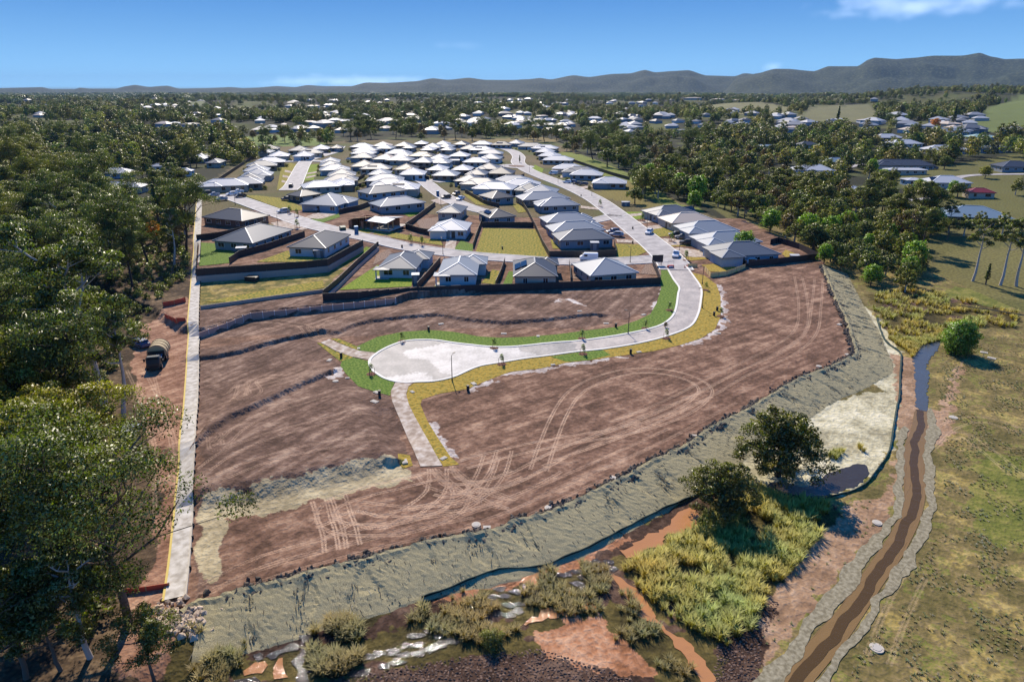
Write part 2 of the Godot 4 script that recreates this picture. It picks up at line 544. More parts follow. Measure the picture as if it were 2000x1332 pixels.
func paint_ground() -> Array:
	var mask := PackedByteArray()
	mask.resize(TEX * TEX)
	fill(mask, estate, 1)
	fill(mask, plane_poly([[-700, 1700], [-700, 240], [384, 330], [372, 560], [352, 1180], [300, 1400]]), 2)
	fill(mask, plane_poly([[388, 1178], [386, 690], [610, 655], [650, 690], [670, 740], [760, 775], [800, 905], [400, 975], [438, 1010], [430, 1110]]), 10)
	fill(mask, plane_poly([[388, 660], [386, 590], [640, 560], [1290, 545], [1290, 600], [1150, 640], [900, 640], [640, 660]]), 10)
	fill(mask, plane_poly([[252, 700], [275, 640], [365, 590], [372, 620], [350, 900], [338, 1180], [250, 1260], [240, 1180], [300, 1100], [310, 930], [285, 820]]), 3)
	fill(mask, plane_poly([[225, 1330], [240, 1190], [330, 1110], [345, 1180], [335, 1290]]), 3)
	fill(mask, plane_strip(BATTER_TOP.slice(2, 33), 1.5), 6)  # dark soil along the crest, with the overhang's shade painted in
	for l in [[[911, 762], [950, 746], [995, 729], [1055, 722], [1106, 711], [1160, 705], [1220, 696]], [[1330, 675], [1372, 662], [1402, 645], [1412, 622], [1412, 590], [1402, 556]], [[836, 822], [848, 845], [866, 872], [884, 895]], [[640, 735], [655, 742], [664, 712]], [[1080, 590], [1110, 584], [1140, 596]], [[1292, 562], [1284, 592], [1270, 614]]]:
		fill(mask, plane_strip(l, 1.1), 14)
	fill(mask, plane_poly([[396, 968], [528, 942], [602, 925], [675, 910], [768, 890], [800, 905], [805, 929], [712, 947], [638, 962], [528, 988], [442, 1006], [428, 1040], [432, 1085], [415, 1115], [396, 1120], [385, 1060], [388, 990]], 0.7), 4)
	var low := func(l: Array) -> PackedVector2Array: return plane_poly(l, LOW)
	fill(mask, low.call([[395, 1260], [823, 1169], [1100, 1092], [1340, 975], [1480, 945], [1500, 900], [1600, 890], [1690, 905], [1600, 985], [1500, 1000], [1640, 985], [1600, 1080], [1480, 1220], [1480, 1400], [300, 1400], [330, 1290]]), 8)
	fill(mask, low.call([[400, 1240], [539, 1236], [712, 1214], [823, 1169], [1098, 1092], [1372, 961], [1400, 965], [1372, 1000], [1230, 1080], [1110, 1120], [960, 1150], [840, 1190], [700, 1250], [600, 1260], [450, 1290], [420, 1400], [720, 1400], [1000, 1290], [1080, 1290], [1200, 1310], [1280, 1340], [600, 1400], [470, 1350]]), 6)
	fill(mask, low.call([[700, 1320], [900, 1285], [1060, 1265], [1110, 1290], [1260, 1310], [1290, 1400], [640, 1400]]), 6)
	fill(mask, low.call([[1060, 1272], [1048, 1235], [1120, 1198], [1180, 1202], [1195, 1240], [1250, 1290], [1290, 1320], [1140, 1300]]), 7)
	fill(mask, low.call([[830, 1172], [930, 1136], [1100, 1096], [1200, 1050], [1230, 1050], [1130, 1108], [1000, 1140], [880, 1172]]), 7)
	fill(mask, low.call([[1405, 1250], [1500, 1160], [1530, 1175], [1490, 1250], [1485, 1400], [1380, 1400]]), 6)
	fill(mask, low.call([[1500, 1165], [1560, 1080], [1640, 1000], [1735, 950], [1752, 880], [1765, 900], [1752, 985], [1690, 1065], [1600, 1165], [1490, 1300], [1484, 1260]]), 9)
	fill(mask, low.call([[1430, 905], [1520, 845], [1600, 795], [1680, 765], [1752, 768], [1752, 830], [1735, 885], [1700, 930], [1640, 965], [1560, 968], [1480, 945]]), 5)
	fill(mask, low.call([[1690, 600], [1712, 618], [1760, 690], [1756, 775], [1720, 770], [1690, 700]]), 5)
	fill(mask, low.call([[1740, 690], [1790, 700], [1800, 790], [1830, 800], [1880, 700], [1850, 860], [1790, 880], [1756, 840]]), 9)
	fill(mask, low.call([[1690, 575], [1790, 560], [1990, 610], [1990, 640], [1860, 640], [1800, 660], [1740, 650]]), 8)
	fill(mask, low.call([[1840, 575], [1860, 560], [2040, 575], [2060, 605], [1930, 600]]), 11)
	fill(mask, low.call([[1890, 1000], [1915, 880], [2050, 900], [2060, 1060], [1940, 1070]]), 11)
	fill(mask, plane_poly([[383, 601], [385, 545], [640, 523], [712, 486], [640, 556], [632, 568]], 1.4), 12)
	var na := noise(0.012, 4, 11).get_image(TEX, TEX).get_data()
	var nb := noise(0.11, 3, 12).get_image(TEX, TEX).get_data()
	var nw := noise(0.03, 3, 13).get_image(TEX, TEX).get_data()
	var nc := noise(0.34, 2, 15).get_image(TEX, TEX).get_data()
	var st := noise(0.012, 3, 14).get_image(TEX, 256)
	st.resize(TEX, TEX, Image.INTERPOLATE_BILINEAR)
	# stretched: 256 rows of noise pulled out along x would smear along y, so the source is squeezed the other way
	var sq := noise(0.06, 5, 16).get_image(200, TEX)
	sq.resize(TEX, TEX, Image.INTERPOLATE_BILINEAR)
	var ns := sq.get_data()
	# lighter dust where wheels have run
	var dust := PackedByteArray()
	dust.resize(TEX * TEX)
	for t in tracks:
		var line := smooth_line(plane_poly(t[2], LOW if t[2][0][0] > 1700 else 0.0), 0.1)
		for i in range(1, line.size() - 1):
			var dir := (line[i + 1] - line[i - 1]).normalized()
			var s := Vector2(-dir.y, dir.x)
			var fade: float = t[1] * (0.75 + 0.6 * absf(n_mid.get_noise_2d(line[i].x * 2.0, line[i].y * 2.0) * 2.0)) + 16.0
			for w in [-1.0, 1.0]:
				for o in [-0.22, -0.11, 0.11, 0.22]:
					var q: Vector2 = line[i] + s * (w * t[0] * 0.5 + o)
					var x := int((q.x - NX0) / NSIZE * TEX)
					var y := int((q.y - NZ0) / NSIZE * TEX)
					if x < 0 or y < 0 or x >= TEX or y >= TEX: continue
					var k := y * TEX + x
					dust[k] = maxi(dust[k], mini(120, int(fade)))
	var pal := PackedFloat32Array()
	for p in PAL:
		for c in p:
			for e in c: pal.append(e)
	var out := PackedByteArray()
	out.resize(TEX * TEX * 3)
	var bump := PackedByteArray()
	bump.resize(TEX * TEX)
	var m1 := TEX - 1
	for y in TEX:
		var row := y * TEX
		for x in TEX:
			var k := row + x
			var a := na[k]
			var b := nb[k]
			var w := nw[k]
			var my := clampi(y + ((b - 128) >> 5) + ((w - 128) >> 4), 0, m1)
			var mx := clampi(x + ((a - 128) >> 4) + ((w - 128) >> 4), 0, m1)
			var id := mask[my * TEX + mx]
			var t: float = (a * 0.3 + w * 0.25 + b * 0.25 + nc[k] * 0.2) / 255.0
			if id == 1:
				var s := ns[((y * 54 - x * 84) >> 6 & m1) * TEX + ((x * 54 + y * 34) >> 6 & m1)] if false else ns[(((x * 38 + y * 51) >> 6) & m1) * TEX + (((x * 51 - y * 38) >> 6) & m1)]
				t = t * 0.7 + s / 255.0 * 0.3 if w > 118 else t * 0.84 + s / 255.0 * 0.16
			elif id == 10 or id == 3:
				var s2 := ns[(((x * 55 + y * 30) >> 6) & m1) * TEX + (((x * 30 - y * 55) >> 6) & m1)]
				t = t * 0.68 + s2 / 255.0 * 0.32 if w > 112 else t * 0.84 + s2 / 255.0 * 0.16
			elif id == 0:
				if w > 158 and nc[k] > 112: id = 11
				elif a > 160 and b > 110: id = 13
			elif id == 12:
				if w + (b >> 2) > 165: id = 13
			elif id == 8 and a > 165: id = 6
			t = (t - 0.5) * 2.8 + 0.5
			if t < 0.0: t = 0.0
			elif t > 1.0: t = 1.0
			var o := id * 9 + (0 if t < 0.5 else 3)
			var f := t * 2.0 if t < 0.5 else t * 2.0 - 1.0
			var d := dust[k]
			var e := d * 0.0062
			if e > 0.8: e = 0.8
			var r := lerpf(pal[o] + (pal[o + 3] - pal[o]) * f, 198.0, e)
			var g := lerpf(pal[o + 1] + (pal[o + 4] - pal[o + 1]) * f, 169.0, e)
			var u := lerpf(pal[o + 2] + (pal[o + 5] - pal[o + 2]) * f, 142.0, e)
			out[k * 3] = int(r); out[k * 3 + 1] = int(g); out[k * 3 + 2] = int(u)
			bump[k] = clampi((b >> 1) + (nc[k] >> 2) + (a >> 3) - (d >> 2), 0, 255)
	var im := Image.create_from_data(TEX, TEX, false, Image.FORMAT_RGB8, out)
	var bi := Image.create_from_data(TEX, TEX, false, Image.FORMAT_L8, bump)
	bi.convert(Image.FORMAT_RGB8)
	bi.bump_map_to_normal_map(3.0)
	return [ImageTexture.create_from_image(im), ImageTexture.create_from_image(bi)]

func near_ground(m: Material) -> void:
	var k := nn
	var v := PackedVector3Array()
	var n := PackedVector3Array()
	var u := PackedVector2Array()
	v.resize(k * k); n.resize(k * k); u.resize(k * k)
	for j in k:
		for i in k:
			var o := j * k + i
			v[o] = Vector3(NX0 + i * NSTEP, near_h[o], NZ0 + j * NSTEP)
			u[o] = Vector2(float(i) / (k - 1), float(j) / (k - 1))
			var l := near_h[o - 1] if i > 0 else near_h[o]
			var r := near_h[o + 1] if i < k - 1 else near_h[o]
			var a := near_h[o - k] if j > 0 else near_h[o]
			var b := near_h[o + k] if j < k - 1 else near_h[o]
			n[o] = Vector3(l - r, 2.0 * NSTEP, a - b).normalized()
	var ix := PackedInt32Array()
	ix.resize((k - 1) * (k - 1) * 6)
	var q := 0
	for j in k - 1:
		for i in k - 1:
			var o := j * k + i
			ix[q] = o; ix[q + 1] = o + 1; ix[q + 2] = o + k; ix[q + 3] = o + 1; ix[q + 4] = o + k + 1; ix[q + 5] = o + k
			q += 6
	var a := []
	a.resize(Mesh.ARRAY_MAX)
	a[Mesh.ARRAY_VERTEX] = v; a[Mesh.ARRAY_NORMAL] = n; a[Mesh.ARRAY_TEX_UV] = u; a[Mesh.ARRAY_INDEX] = ix
	var mesh := ArrayMesh.new()
	mesh.add_surface_from_arrays(Mesh.PRIMITIVE_TRIANGLES, a)
	struct("ground", mesh, m)

# the wider country: rings round the drone, coarser with distance
func far_ground(m: Material) -> void:
	var fields := []
	for f in [
		[[[1345, 215], [1400, 207], [1520, 205], [1560, 212], [1530, 222], [1400, 224]], lin(136, 132, 90)],
		[[[1560, 236], [1580, 209], [1640, 205], [1700, 208], [1730, 222], [1700, 238]], lin(126, 124, 84)],
		[[[1890, 246], [1925, 215], [2100, 195], [2100, 262], [1930, 258]], lin(112, 124, 66)],
		[[[1480, 304], [1500, 290], [1600, 288], [1640, 293], [1560, 304]], lin(128, 150, 62)],
		[[[440, 282], [460, 268], [525, 262], [620, 270], [640, 285], [520, 285]], lin(120, 138, 70)],
		[[[330, 205], [380, 202], [420, 204], [390, 211]], lin(128, 134, 96)],
		[[[860, 278], [1090, 276], [1090, 270], [860, 272]], lin(142, 126, 82)],
		[[[1085, 300], [1110, 296], [1180, 318], [1240, 345], [1330, 400], [1380, 410], [1330, 420], [1200, 352]], lin(128, 138, 62)],
		[[[1150, 380], [1228, 352], [1260, 390], [1330, 408], [1290, 425], [1245, 400]], lin(132, 120, 62)],
		[[[1810, 560], [1820, 520], [1860, 490], [2100, 470], [2100, 600]], lin(122, 116, 66)],
		[[[1660, 330], [1800, 330], [2000, 300], [2000, 420], [1830, 420], [1760, 360]], lin(110, 108, 58)],
		[[[240, 430], [300, 400], [330, 430], [290, 460]], lin(128, 104, 58)],
	]:
		fields.append([poly(f[0]), f[1]])
	var est := plane_poly([[388, 600], [385, 395], [470, 320], [560, 290], [700, 280], [1085, 275], [1230, 350], [1300, 380], [1600, 515]])
	var angles := 420
	var radii := PackedFloat32Array()
	var r := 40.0
	while r < 15000.0:
		radii.append(r)
		r *= 1.018 if r < 900.0 else 1.05
	var v := PackedVector3Array()
	var c := PackedColorArray()
	var wood := lin(40, 46, 26)
	var dry := lin(104, 96, 58)
	var green := lin(92, 106, 52)
	var earth := lin(128, 112, 82)
	for j in radii.size():
		for i in angles + 1:
			var t := deg_to_rad(-58.0 + 116.0 * i / angles)
			var x := sin(t) * radii[j]
			var z := -cos(t) * radii[j]
			var h := macro(x, z)
			var inside := minf(minf(x - NX0, NX0 + NSIZE - x), minf(z - NZ0, NZ0 + NSIZE - z))
			h -= 0.16 * smoothstep(-3.0, 0.5, inside) + 2.6 * smoothstep(2.0, 8.0, inside)
			v.append(Vector3(x, h - 0.04, z))
			var p := Vector2(x, z)
			var w := n_mid.get_noise_2d(x * 0.35, z * 0.35) * 0.5 + 0.5
			var k := dry.lerp(green, w)
			if radii[j] < 700.0 and Geometry2D.is_point_in_polygon(p, est):
				k = earth.lerp(dry, smoothstep(0.25, 0.6, w)).lerp(green, smoothstep(0.55, 0.75, w) * 0.7)
			elif x > 80.0 and z > -300.0:
				k = lin(116, 106, 62).lerp(lin(100, 106, 52), w)
			elif radii[j] < 800.0:
				k = wood.lerp(k, smoothstep(0.52, 0.72, w) * 0.8)
			else:
				k = wood.lerp(k, smoothstep(0.5, 0.62, n_hill.get_noise_2d(x * 3.0, z * 3.0) * 0.5 + 0.5) * smoothstep(5000.0, 1500.0, radii[j]))
			for f in fields:
				if Geometry2D.is_point_in_polygon(p, f[0]):
					k = f[1] * (0.85 + 0.3 * w)
			c.append(k)
	var ix := PackedInt32Array()
	for j in radii.size() - 1:
		for i in angles:
			var o := j * (angles + 1) + i
			ix.append_array([o, o + angles + 1, o + 1, o + 1, o + angles + 1, o + angles + 2])
	var st := SurfaceTool.new()
	var a := []
	a.resize(Mesh.ARRAY_MAX)
	a[Mesh.ARRAY_VERTEX] = v; a[Mesh.ARRAY_COLOR] = c; a[Mesh.ARRAY_INDEX] = ix
	st.create_from_arrays(a)
	st.generate_normals()
	struct("countryside", st.commit(), m)

# hill ranges on the horizon: their skylines at their real distances
func hills(called: String, dist: float, deep: float, sky: Array, m: Material, sd: int) -> void:
	var f := noise(0.0011, 5, sd)
	var rows := 26
	var cols := 260
	var v := PackedVector3Array()
	var x0: float = sky[0][0]
	var x1: float = sky[sky.size() - 1][0]
	for j in rows + 1:
		for i in cols + 1:
			var px := lerpf(x0, x1, float(i) / cols)
			var py: float = sky[0][1]
			for q in sky.size() - 1:
				if px >= sky[q][0] and px <= sky[q + 1][0]:
					py = lerpf(sky[q][1], sky[q + 1][1], smoothstep(0, 1, (px - sky[q][0]) / (sky[q + 1][0] - sky[q][0])) * 0.5 + 0.5 * (px - sky[q][0]) / (sky[q + 1][0] - sky[q][0]))
			var d := aim(px, py)
			var flat := Vector2(d.x, d.z).length()
			var top := EYE + d.y / flat * dist
			var edge := smoothstep(0.0, 0.04, float(i) / cols) * smoothstep(1.0, 0.96, float(i) / cols)
			var s := float(j) / rows          # 0 at the foot in front, 0.62 on the ridge, 1 behind
			var up := s / 0.62 if s < 0.62 else 1.0 - (s - 0.62) / 0.38
			var rr := dist + (s - 0.62) * deep
			var dir := Vector3(d.x, 0, d.z) / flat
			var p := dir * rr
			var rough := f.get_noise_2d(p.x, p.z)
			var g := pow(up, 1.25) * (1.0 - up * 0.0) + rough * 0.95 * up * (1.0 - up) * 2.0
			p.y = -6.0 + (top + 6.0) * edge * g
			v.append(p)
	var ix := PackedInt32Array()
	for j in rows:
		for i in cols:
			var o := j * (cols + 1) + i
			ix.append_array([o, o + cols + 1, o + 1, o + 1, o + cols + 1, o + cols + 2])
	var st := SurfaceTool.new()
	var a := []
	a.resize(Mesh.ARRAY_MAX)
	a[Mesh.ARRAY_VERTEX] = v; a[Mesh.ARRAY_INDEX] = ix
	st.create_from_arrays(a)
	st.generate_normals()
	struct(called, st.commit(), m)

# ------------------------------------------------------------------ plants
func leaves(clumps: Array, size: float, base: Color, vary: float, seed_: int) -> ArrayMesh:   # clumps: [centre, radii, how many]
	var r := RandomNumberGenerator.new()
	r.seed = seed_
	var total := 0
	for k in clumps: total += int(k[2])
	var v := PackedVector3Array()
	var n := PackedVector3Array()
	var c := PackedColorArray()
	var ix := PackedInt32Array()
	v.resize(total * 4); n.resize(total * 4); c.resize(total * 4); ix.resize(total * 6)
	var q := 0
	var heart := Vector3.ZERO
	for k in clumps: heart += k[0] / clumps.size()
	heart.y -= 1.0
	for k in clumps:
		var hue := r.randf_range(1.0 - vary, 1.0 + vary)
		var warm := r.randf_range(-0.12, 0.22) * vary * 2.0
		for i in int(k[2]):
			var d := Vector3(r.randfn(), r.randfn(), r.randfn()).normalized()
			if d.y < -0.3 and r.randf() < 0.6: d.y = -d.y
			var p: Vector3 = k[0] + d * k[1] * pow(r.randf(), 0.4)
			var a := Vector3(r.randfn(), r.randfn() * 0.7 - 0.3, r.randfn()).normalized()
			var b := a.cross(Vector3(r.randfn(), r.randfn(), r.randfn())).normalized()
			var s := size * r.randf_range(0.6, 1.3)
			var m := b.cross(a)
			if m.dot(d) < 0: m = -m
			var t := (m * 0.22 + d * 0.65 + (p - heart).normalized() * 0.6).normalized()
			var g := hue * r.randf_range(0.75, 1.25)
			var col := Color(base.r * g * (1.0 + warm * 1.6), base.g * g * (1.0 + warm * 0.5), base.b * g)
			var o := q * 4
			v[o] = p - a * s; v[o + 1] = p + b * s * 0.5; v[o + 2] = p + a * s; v[o + 3] = p - b * s * 0.5
			for e in 4:
				n[o + e] = t; c[o + e] = col
			var w := q * 6
			ix[w] = o; ix[w + 1] = o + 1; ix[w + 2] = o + 2; ix[w + 3] = o; ix[w + 4] = o + 2; ix[w + 5] = o + 3
			q += 1
	var arr := []
	arr.resize(Mesh.ARRAY_MAX)
	arr[Mesh.ARRAY_VERTEX] = v; arr[Mesh.ARRAY_NORMAL] = n; arr[Mesh.ARRAY_COLOR] = c; arr[Mesh.ARRAY_INDEX] = ix
	var mesh := ArrayMesh.new()
	mesh.add_surface_from_arrays(Mesh.PRIMITIVE_TRIANGLES, arr)
	return mesh

# a gum tree: trunk that forks into limbs, each ending in loose clumps of leaves
func gum(high: float, spread: float, first: float, limbs: int, per: int, leaf: float, base: Color, sd: int) -> Array:
	var r := RandomNumberGenerator.new()
	r.seed = sd
	var wood := MB.new()
	var clumps := []
	var trunk_r := high * 0.017 + 0.08
	var at := Vector3.ZERO
	var lean := Vector3(r.randfn() * 0.06, 1, r.randfn() * 0.06)
	var spine := [at]
	for i in 6:
		var nx := at + (lean + Vector3(r.randfn() * 0.07, 0, r.randfn() * 0.07)).normalized() * high * 0.14
		wood.tube(at, nx, trunk_r * (1.0 - i * 0.14), trunk_r * (1.0 - (i + 1) * 0.14), 7)
		at = nx
		spine.append(at)
	for i in limbs:
		var f := first + (0.86 - first) * (float(i) + r.randf() * 0.6) / limbs
		var k := clampi(int(f / 0.14), 0, 5)
		var s: Vector3 = spine[k].lerp(spine[k + 1], clampf(f / 0.14 - k, 0, 1))
		var t := i * 2.4 + r.randf() * 0.8
		var reach := spread * (0.55 + 0.5 * r.randf()) * (1.15 - 0.55 * absf(f - first - 0.12))
		var out := Vector3(cos(t), r.randf_range(0.35, 0.85), sin(t)).normalized()
		var elbow := s + out * reach * 0.55
		var tip := elbow + (out + Vector3(r.randfn() * 0.3, 0.35, r.randfn() * 0.3)).normalized() * reach * 0.5
		wood.tube(s, elbow, trunk_r * 0.42 * (1.1 - f * 0.6), trunk_r * 0.26, 5)
		wood.tube(elbow, tip, trunk_r * 0.26, trunk_r * 0.1, 4)
		var ends := [tip]
		for j in 3:
			var e := elbow.lerp(tip, r.randf_range(0.0, 0.7)) + Vector3(r.randfn(), r.randf_range(0.1, 0.9), r.randfn()) * reach * 0.34
			wood.tube(elbow.lerp(tip, 0.25 * j), e, trunk_r * 0.14, trunk_r * 0.05, 4)
			ends.append(e)
		for e in ends:
			var q := spread * r.randf_range(0.2, 0.34)
			clumps.append([e + Vector3(0, q * 0.25, 0), Vector3(q, q * 0.62, q), per])
	clumps.append([at + Vector3(0, 0.4, 0), Vector3(spread * 0.32, spread * 0.26, spread * 0.32), per])
	return [wood.mesh(), leaves(clumps, leaf, base, 0.22, sd)]

# a dense rounded tree or bush: many clumps on an uneven dome
func dome(high: float, wide: float, clear: float, many: int, per: int, leaf: float, base: Color, sd: int, pointed := 0.0) -> Array:
	var r := RandomNumberGenerator.new()
	r.seed = sd
	var wood := MB.new()
	var clumps := []
	var mid := clear + (high - clear) * 0.45
	wood.tube(Vector3.ZERO, Vector3(0, mid, 0), high * 0.03 + 0.05, high * 0.014 + 0.02, 7)
	for i in many:
		var u := (i + 0.5) / many
		var y := 1.0 - (1.5 if clear > 0.4 else 1.85) * u
		var t := i * 2.39996 + r.randf() * 0.5
		var rad := sqrt(maxf(0.0, 1.0 - y * y)) * r.randf_range(0.55, 0.9) * (0.88 + 0.2 * sin(t * 3.0 + sd) + 0.1 * sin(t * 5.0 + sd * 2.0))
		if pointed > 0: rad *= lerpf(1.0, clampf(0.55 - y * 0.5, 0.06, 1.0), pointed)
		var e := Vector3(cos(t) * rad * wide * 0.5, mid + y * (high - mid) * r.randf_range(0.75, 0.95), sin(t) * rad * wide * 0.5)
		e.y = maxf(e.y, clear + 0.3)
		if i % 3 == 0: wood.tube(Vector3(0, mid * 0.6, 0), e, high * 0.011, 0.015, 4)
		var q := wide * r.randf_range(0.13, 0.21) * (1.0 - pointed * 0.35)
		clumps.append([e, Vector3(q, q * 0.8, q), per])
	clumps.append([Vector3(0, mid, 0), Vector3(wide * 0.28, (high - clear) * 0.3, wide * 0.28), per * 3])
	return [wood.mesh(), leaves(clumps, leaf, base, 0.2, sd)]

# a spreading tree whose crown is a heap of separate lobes
func lobed(high: float, wide: float, low: float, lobes: int, per_lobe: int, per: int, leaf: float, base: Color, sd: int) -> Array:
	var r := RandomNumberGenerator.new()
	r.seed = sd
	var wood := MB.new()
	var clumps := []
	wood.tube(Vector3.ZERO, Vector3(0, high * 0.35, 0), high * 0.03 + 0.05, high * 0.02, 7)
	for i in lobes:
		var t := i * 2.39996 + r.randf() * 0.7
		var f := sqrt((i + 0.4) / lobes)
		var rad := wide * 0.5 * f * r.randf_range(0.5, 0.72)
		var o := Vector3(cos(t) * rad, lerpf(high * 0.74, low + high * 0.22, pow(f, 1.6)) * r.randf_range(0.8, 1.08), sin(t) * rad)
		var q := wide * r.randf_range(0.15, 0.24)
		wood.tube(Vector3(0, high * 0.3, 0), o, high * 0.013, 0.03, 5)
		for k in per_lobe:
			var u := (k + 0.5) / per_lobe
			var y := 1.0 - 1.6 * u
			var w := k * 2.39996 + r.randf()
			var h := sqrt(maxf(0.0, 1.0 - y * y))
			var e := o + Vector3(cos(w) * h, y * 0.8, sin(w) * h) * q * r.randf_range(0.6, 1.0)
			e.y = maxf(e.y, low + 0.2)
			clumps.append([e, Vector3(q, q * 0.75, q) * r.randf_range(0.28, 0.46), per])
	return [wood.mesh(), leaves(clumps, leaf, base, 0.24, sd)]

var kinds := {}
func tree_kind(key: String, called: String, pair: Array, bark: Material, leaf: Material) -> void:
	var o := Node3D.new()
	o.name = called
	var a := put("trunk", pair[0], bark, o)
	var b := put("crown", pair[1], leaf, o)
	kinds[key] = o

func plant(key: String, p: Vector3, scl: float, yaw: float, label: String, category: String, group: String, tall := 1.0) -> Node3D:
	var o: Node3D = kinds[key]
	var r: Node3D = o.duplicate()
	r.name = numbered(String(o.name))
	add_child(r, true)
	r.position = p - Vector3(0, 0.15, 0)
	r.rotation.y = yaw
	r.scale = Vector3(scl, scl * tall, scl)
	tag(r, label, category, group)
	return r

func scatter(list: PackedVector2Array, gap: float, most: int, sd: int) -> PackedVector2Array:
	var r := RandomNumberGenerator.new()
	r.seed = sd
	var lo := list[0]
	var hi := list[0]
	for p in list:
		lo = lo.min(p); hi = hi.max(p)
	var got := PackedVector2Array()
	var cells := {}
	for i in most * 14:
		var p := Vector2(r.randf_range(lo.x, hi.x), r.randf_range(lo.y, hi.y))
		if not Geometry2D.is_point_in_polygon(p, list): continue
		var k := Vector2i(int(floor(p.x / gap)), int(floor(p.y / gap)))
		var free := true
		for a in [-1, 0, 1]:
			for b in [-1, 0, 1]:
				if cells.has(k + Vector2i(a, b)) and cells[k + Vector2i(a, b)].distance_to(p) < gap: free = false
		if not free: continue
		cells[k] = p
		got.append(p)
		if got.size() >= most: break
	return got

func mass(called: String, mesh: Mesh, m: Material, at: Array, colors: Array) -> MultiMeshInstance3D:
	var mm := MultiMesh.new()
	mm.transform_format = MultiMesh.TRANSFORM_3D
	mm.use_colors = colors.size() > 0
	mm.mesh = mesh
	mm.instance_count = at.size()
	for i in at.size():
		mm.set_instance_transform(i, at[i])
		if colors.size() > 0: mm.set_instance_color(i, colors[i])
	var o := MultiMeshInstance3D.new()
	o.name = numbered(called)
	o.multimesh = mm
	o.material_override = m
	add_child(o, true)
	return o

# a broken lump of earth or stone
func lump(sd: int) -> ArrayMesh:
	var r := RandomNumberGenerator.new()
	r.seed = sd
	var p := []
	for i in 6:
		p.append([Vector3.RIGHT, Vector3.BACK, Vector3.LEFT, Vector3.FORWARD, Vector3.UP, Vector3.DOWN][i] * 0.5 * r.randf_range(0.6, 1.1) + Vector3(r.randfn(), r.randfn(), r.randfn()) * 0.07)
	var m := MB.new()
	for i in 4:
		for tip in [4, 5]:
			var a: Vector3 = p[i]
			var b: Vector3 = p[(i + 1) % 4]
			var t: Vector3 = p[tip]
			var k := (a + b + t) / 3.0
			k += k.normalized() * r.randf_range(0.02, 0.14)
			for e in [[a, b], [b, t], [t, a]]:
				if (e[1] - e[0]).cross(k - e[0]).dot(k) > 0: m.tri(e[0], e[1], k)
				else: m.tri(e[1], e[0], k)
	return m.mesh()

# a tuft of grass or reeds: blades that fan out
func tuft(blades: int, high: float, spread: float, wide: float, base: Color, sd: int) -> ArrayMesh:
	var r := RandomNumberGenerator.new()
	r.seed = sd
	var m := MB.new()
	for i in blades:
		var t := r.randf() * TAU
		var d := Vector3(cos(t), 0, sin(t))
		var s := Vector3(-d.z, 0, d.x) * wide
		var root := d * spread * 0.35 * r.randf()
		var h := high * r.randf_range(0.55, 1.1)
		var mid := root + d * spread * 0.3 * r.randf() + Vector3(0, h * 0.6, 0)
		var tip := mid + d * spread * r.randf_range(0.2, 0.7) + Vector3(0, h * 0.35, 0)
		m.col = base * r.randf_range(0.7, 1.35)
		m.tri(root - s, root + s, mid + s); m.tri(root - s, mid + s, mid - s); m.tri(mid - s, mid + s, tip)
	for i in m.n.size():
		m.n[i] = (m.n[i] * signf(m.n[i].y + 0.001) * 0.4 + Vector3(0, 0.8, 0)).normalized()
	return m.mesh()

# ------------------------------------------------------------------ fences and walls
var panel_box: BoxMesh
var post_box: BoxMesh
func fence(label: String, pts: Array, high: float, m: Material, kind := "fence", bay := 2.4, post_m: Material = null, base := 0.0, group := "", called := "boundary_fence", sink := 0.3, thick := 0.07) -> Node3D:
	var t := thing(called, label, kind, pts[0], 0.0, group)
	for i in pts.size() - 1:
		var a: Vector3 = pts[i] - pts[0]
		var b: Vector3 = pts[i + 1] - pts[0]
		var k := maxi(1, int(round(Vector2(b.x - a.x, b.z - a.z).length() / bay)))
		for j in k:
			var p := a.lerp(b, float(j) / k)
			var q := a.lerp(b, float(j + 1) / k)
			var y := minf(p.y, q.y) + base
			var up := maxf(p.y, q.y) + base
			var d := Vector2(q.x - p.x, q.z - p.z)
			var e := MeshInstance3D.new()
			e.name = "panel"
			e.mesh = panel_box
			e.set_surface_override_material(0, m)
			var tall := high + sink + (up - y) * 0.5
			e.transform = Transform3D(Basis(Vector3(d.x, 0, d.y).normalized() * (d.length() - 0.07), Vector3.UP * tall, Vector3(-d.y, 0, d.x).normalized() * thick), Vector3((p.x + q.x) * 0.5, y - sink + tall * 0.5, (p.z + q.z) * 0.5))
			t.add_child(e, true)
			post(t, p, y - sink, high + sink + 0.06 + (up - y) * 0.5, post_m if post_m else m, thick + 0.05)
			if i == pts.size() - 2 and j == k - 1:
				post(t, q, y - sink, high + sink + 0.06, post_m if post_m else m, thick + 0.05)
	return t

func post(t: Node3D, p: Vector3, y: float, high: float, m: Material, thick: float) -> void:
	var e := MeshInstance3D.new()
	e.name = "post"
	e.mesh = panel_box
	e.set_surface_override_material(0, m)
	e.transform = Transform3D(Basis.from_scale(Vector3(0.1, high, thick)), Vector3(p.x, y + high * 0.5, p.z))
	t.add_child(e, true)

func pts(list: Array, h := INF) -> Array:
	var r := []
	for p in list:
		r.append(gp(p[0], p[1]) if h == INF else at_h(p[0], p[1], h))
	return r

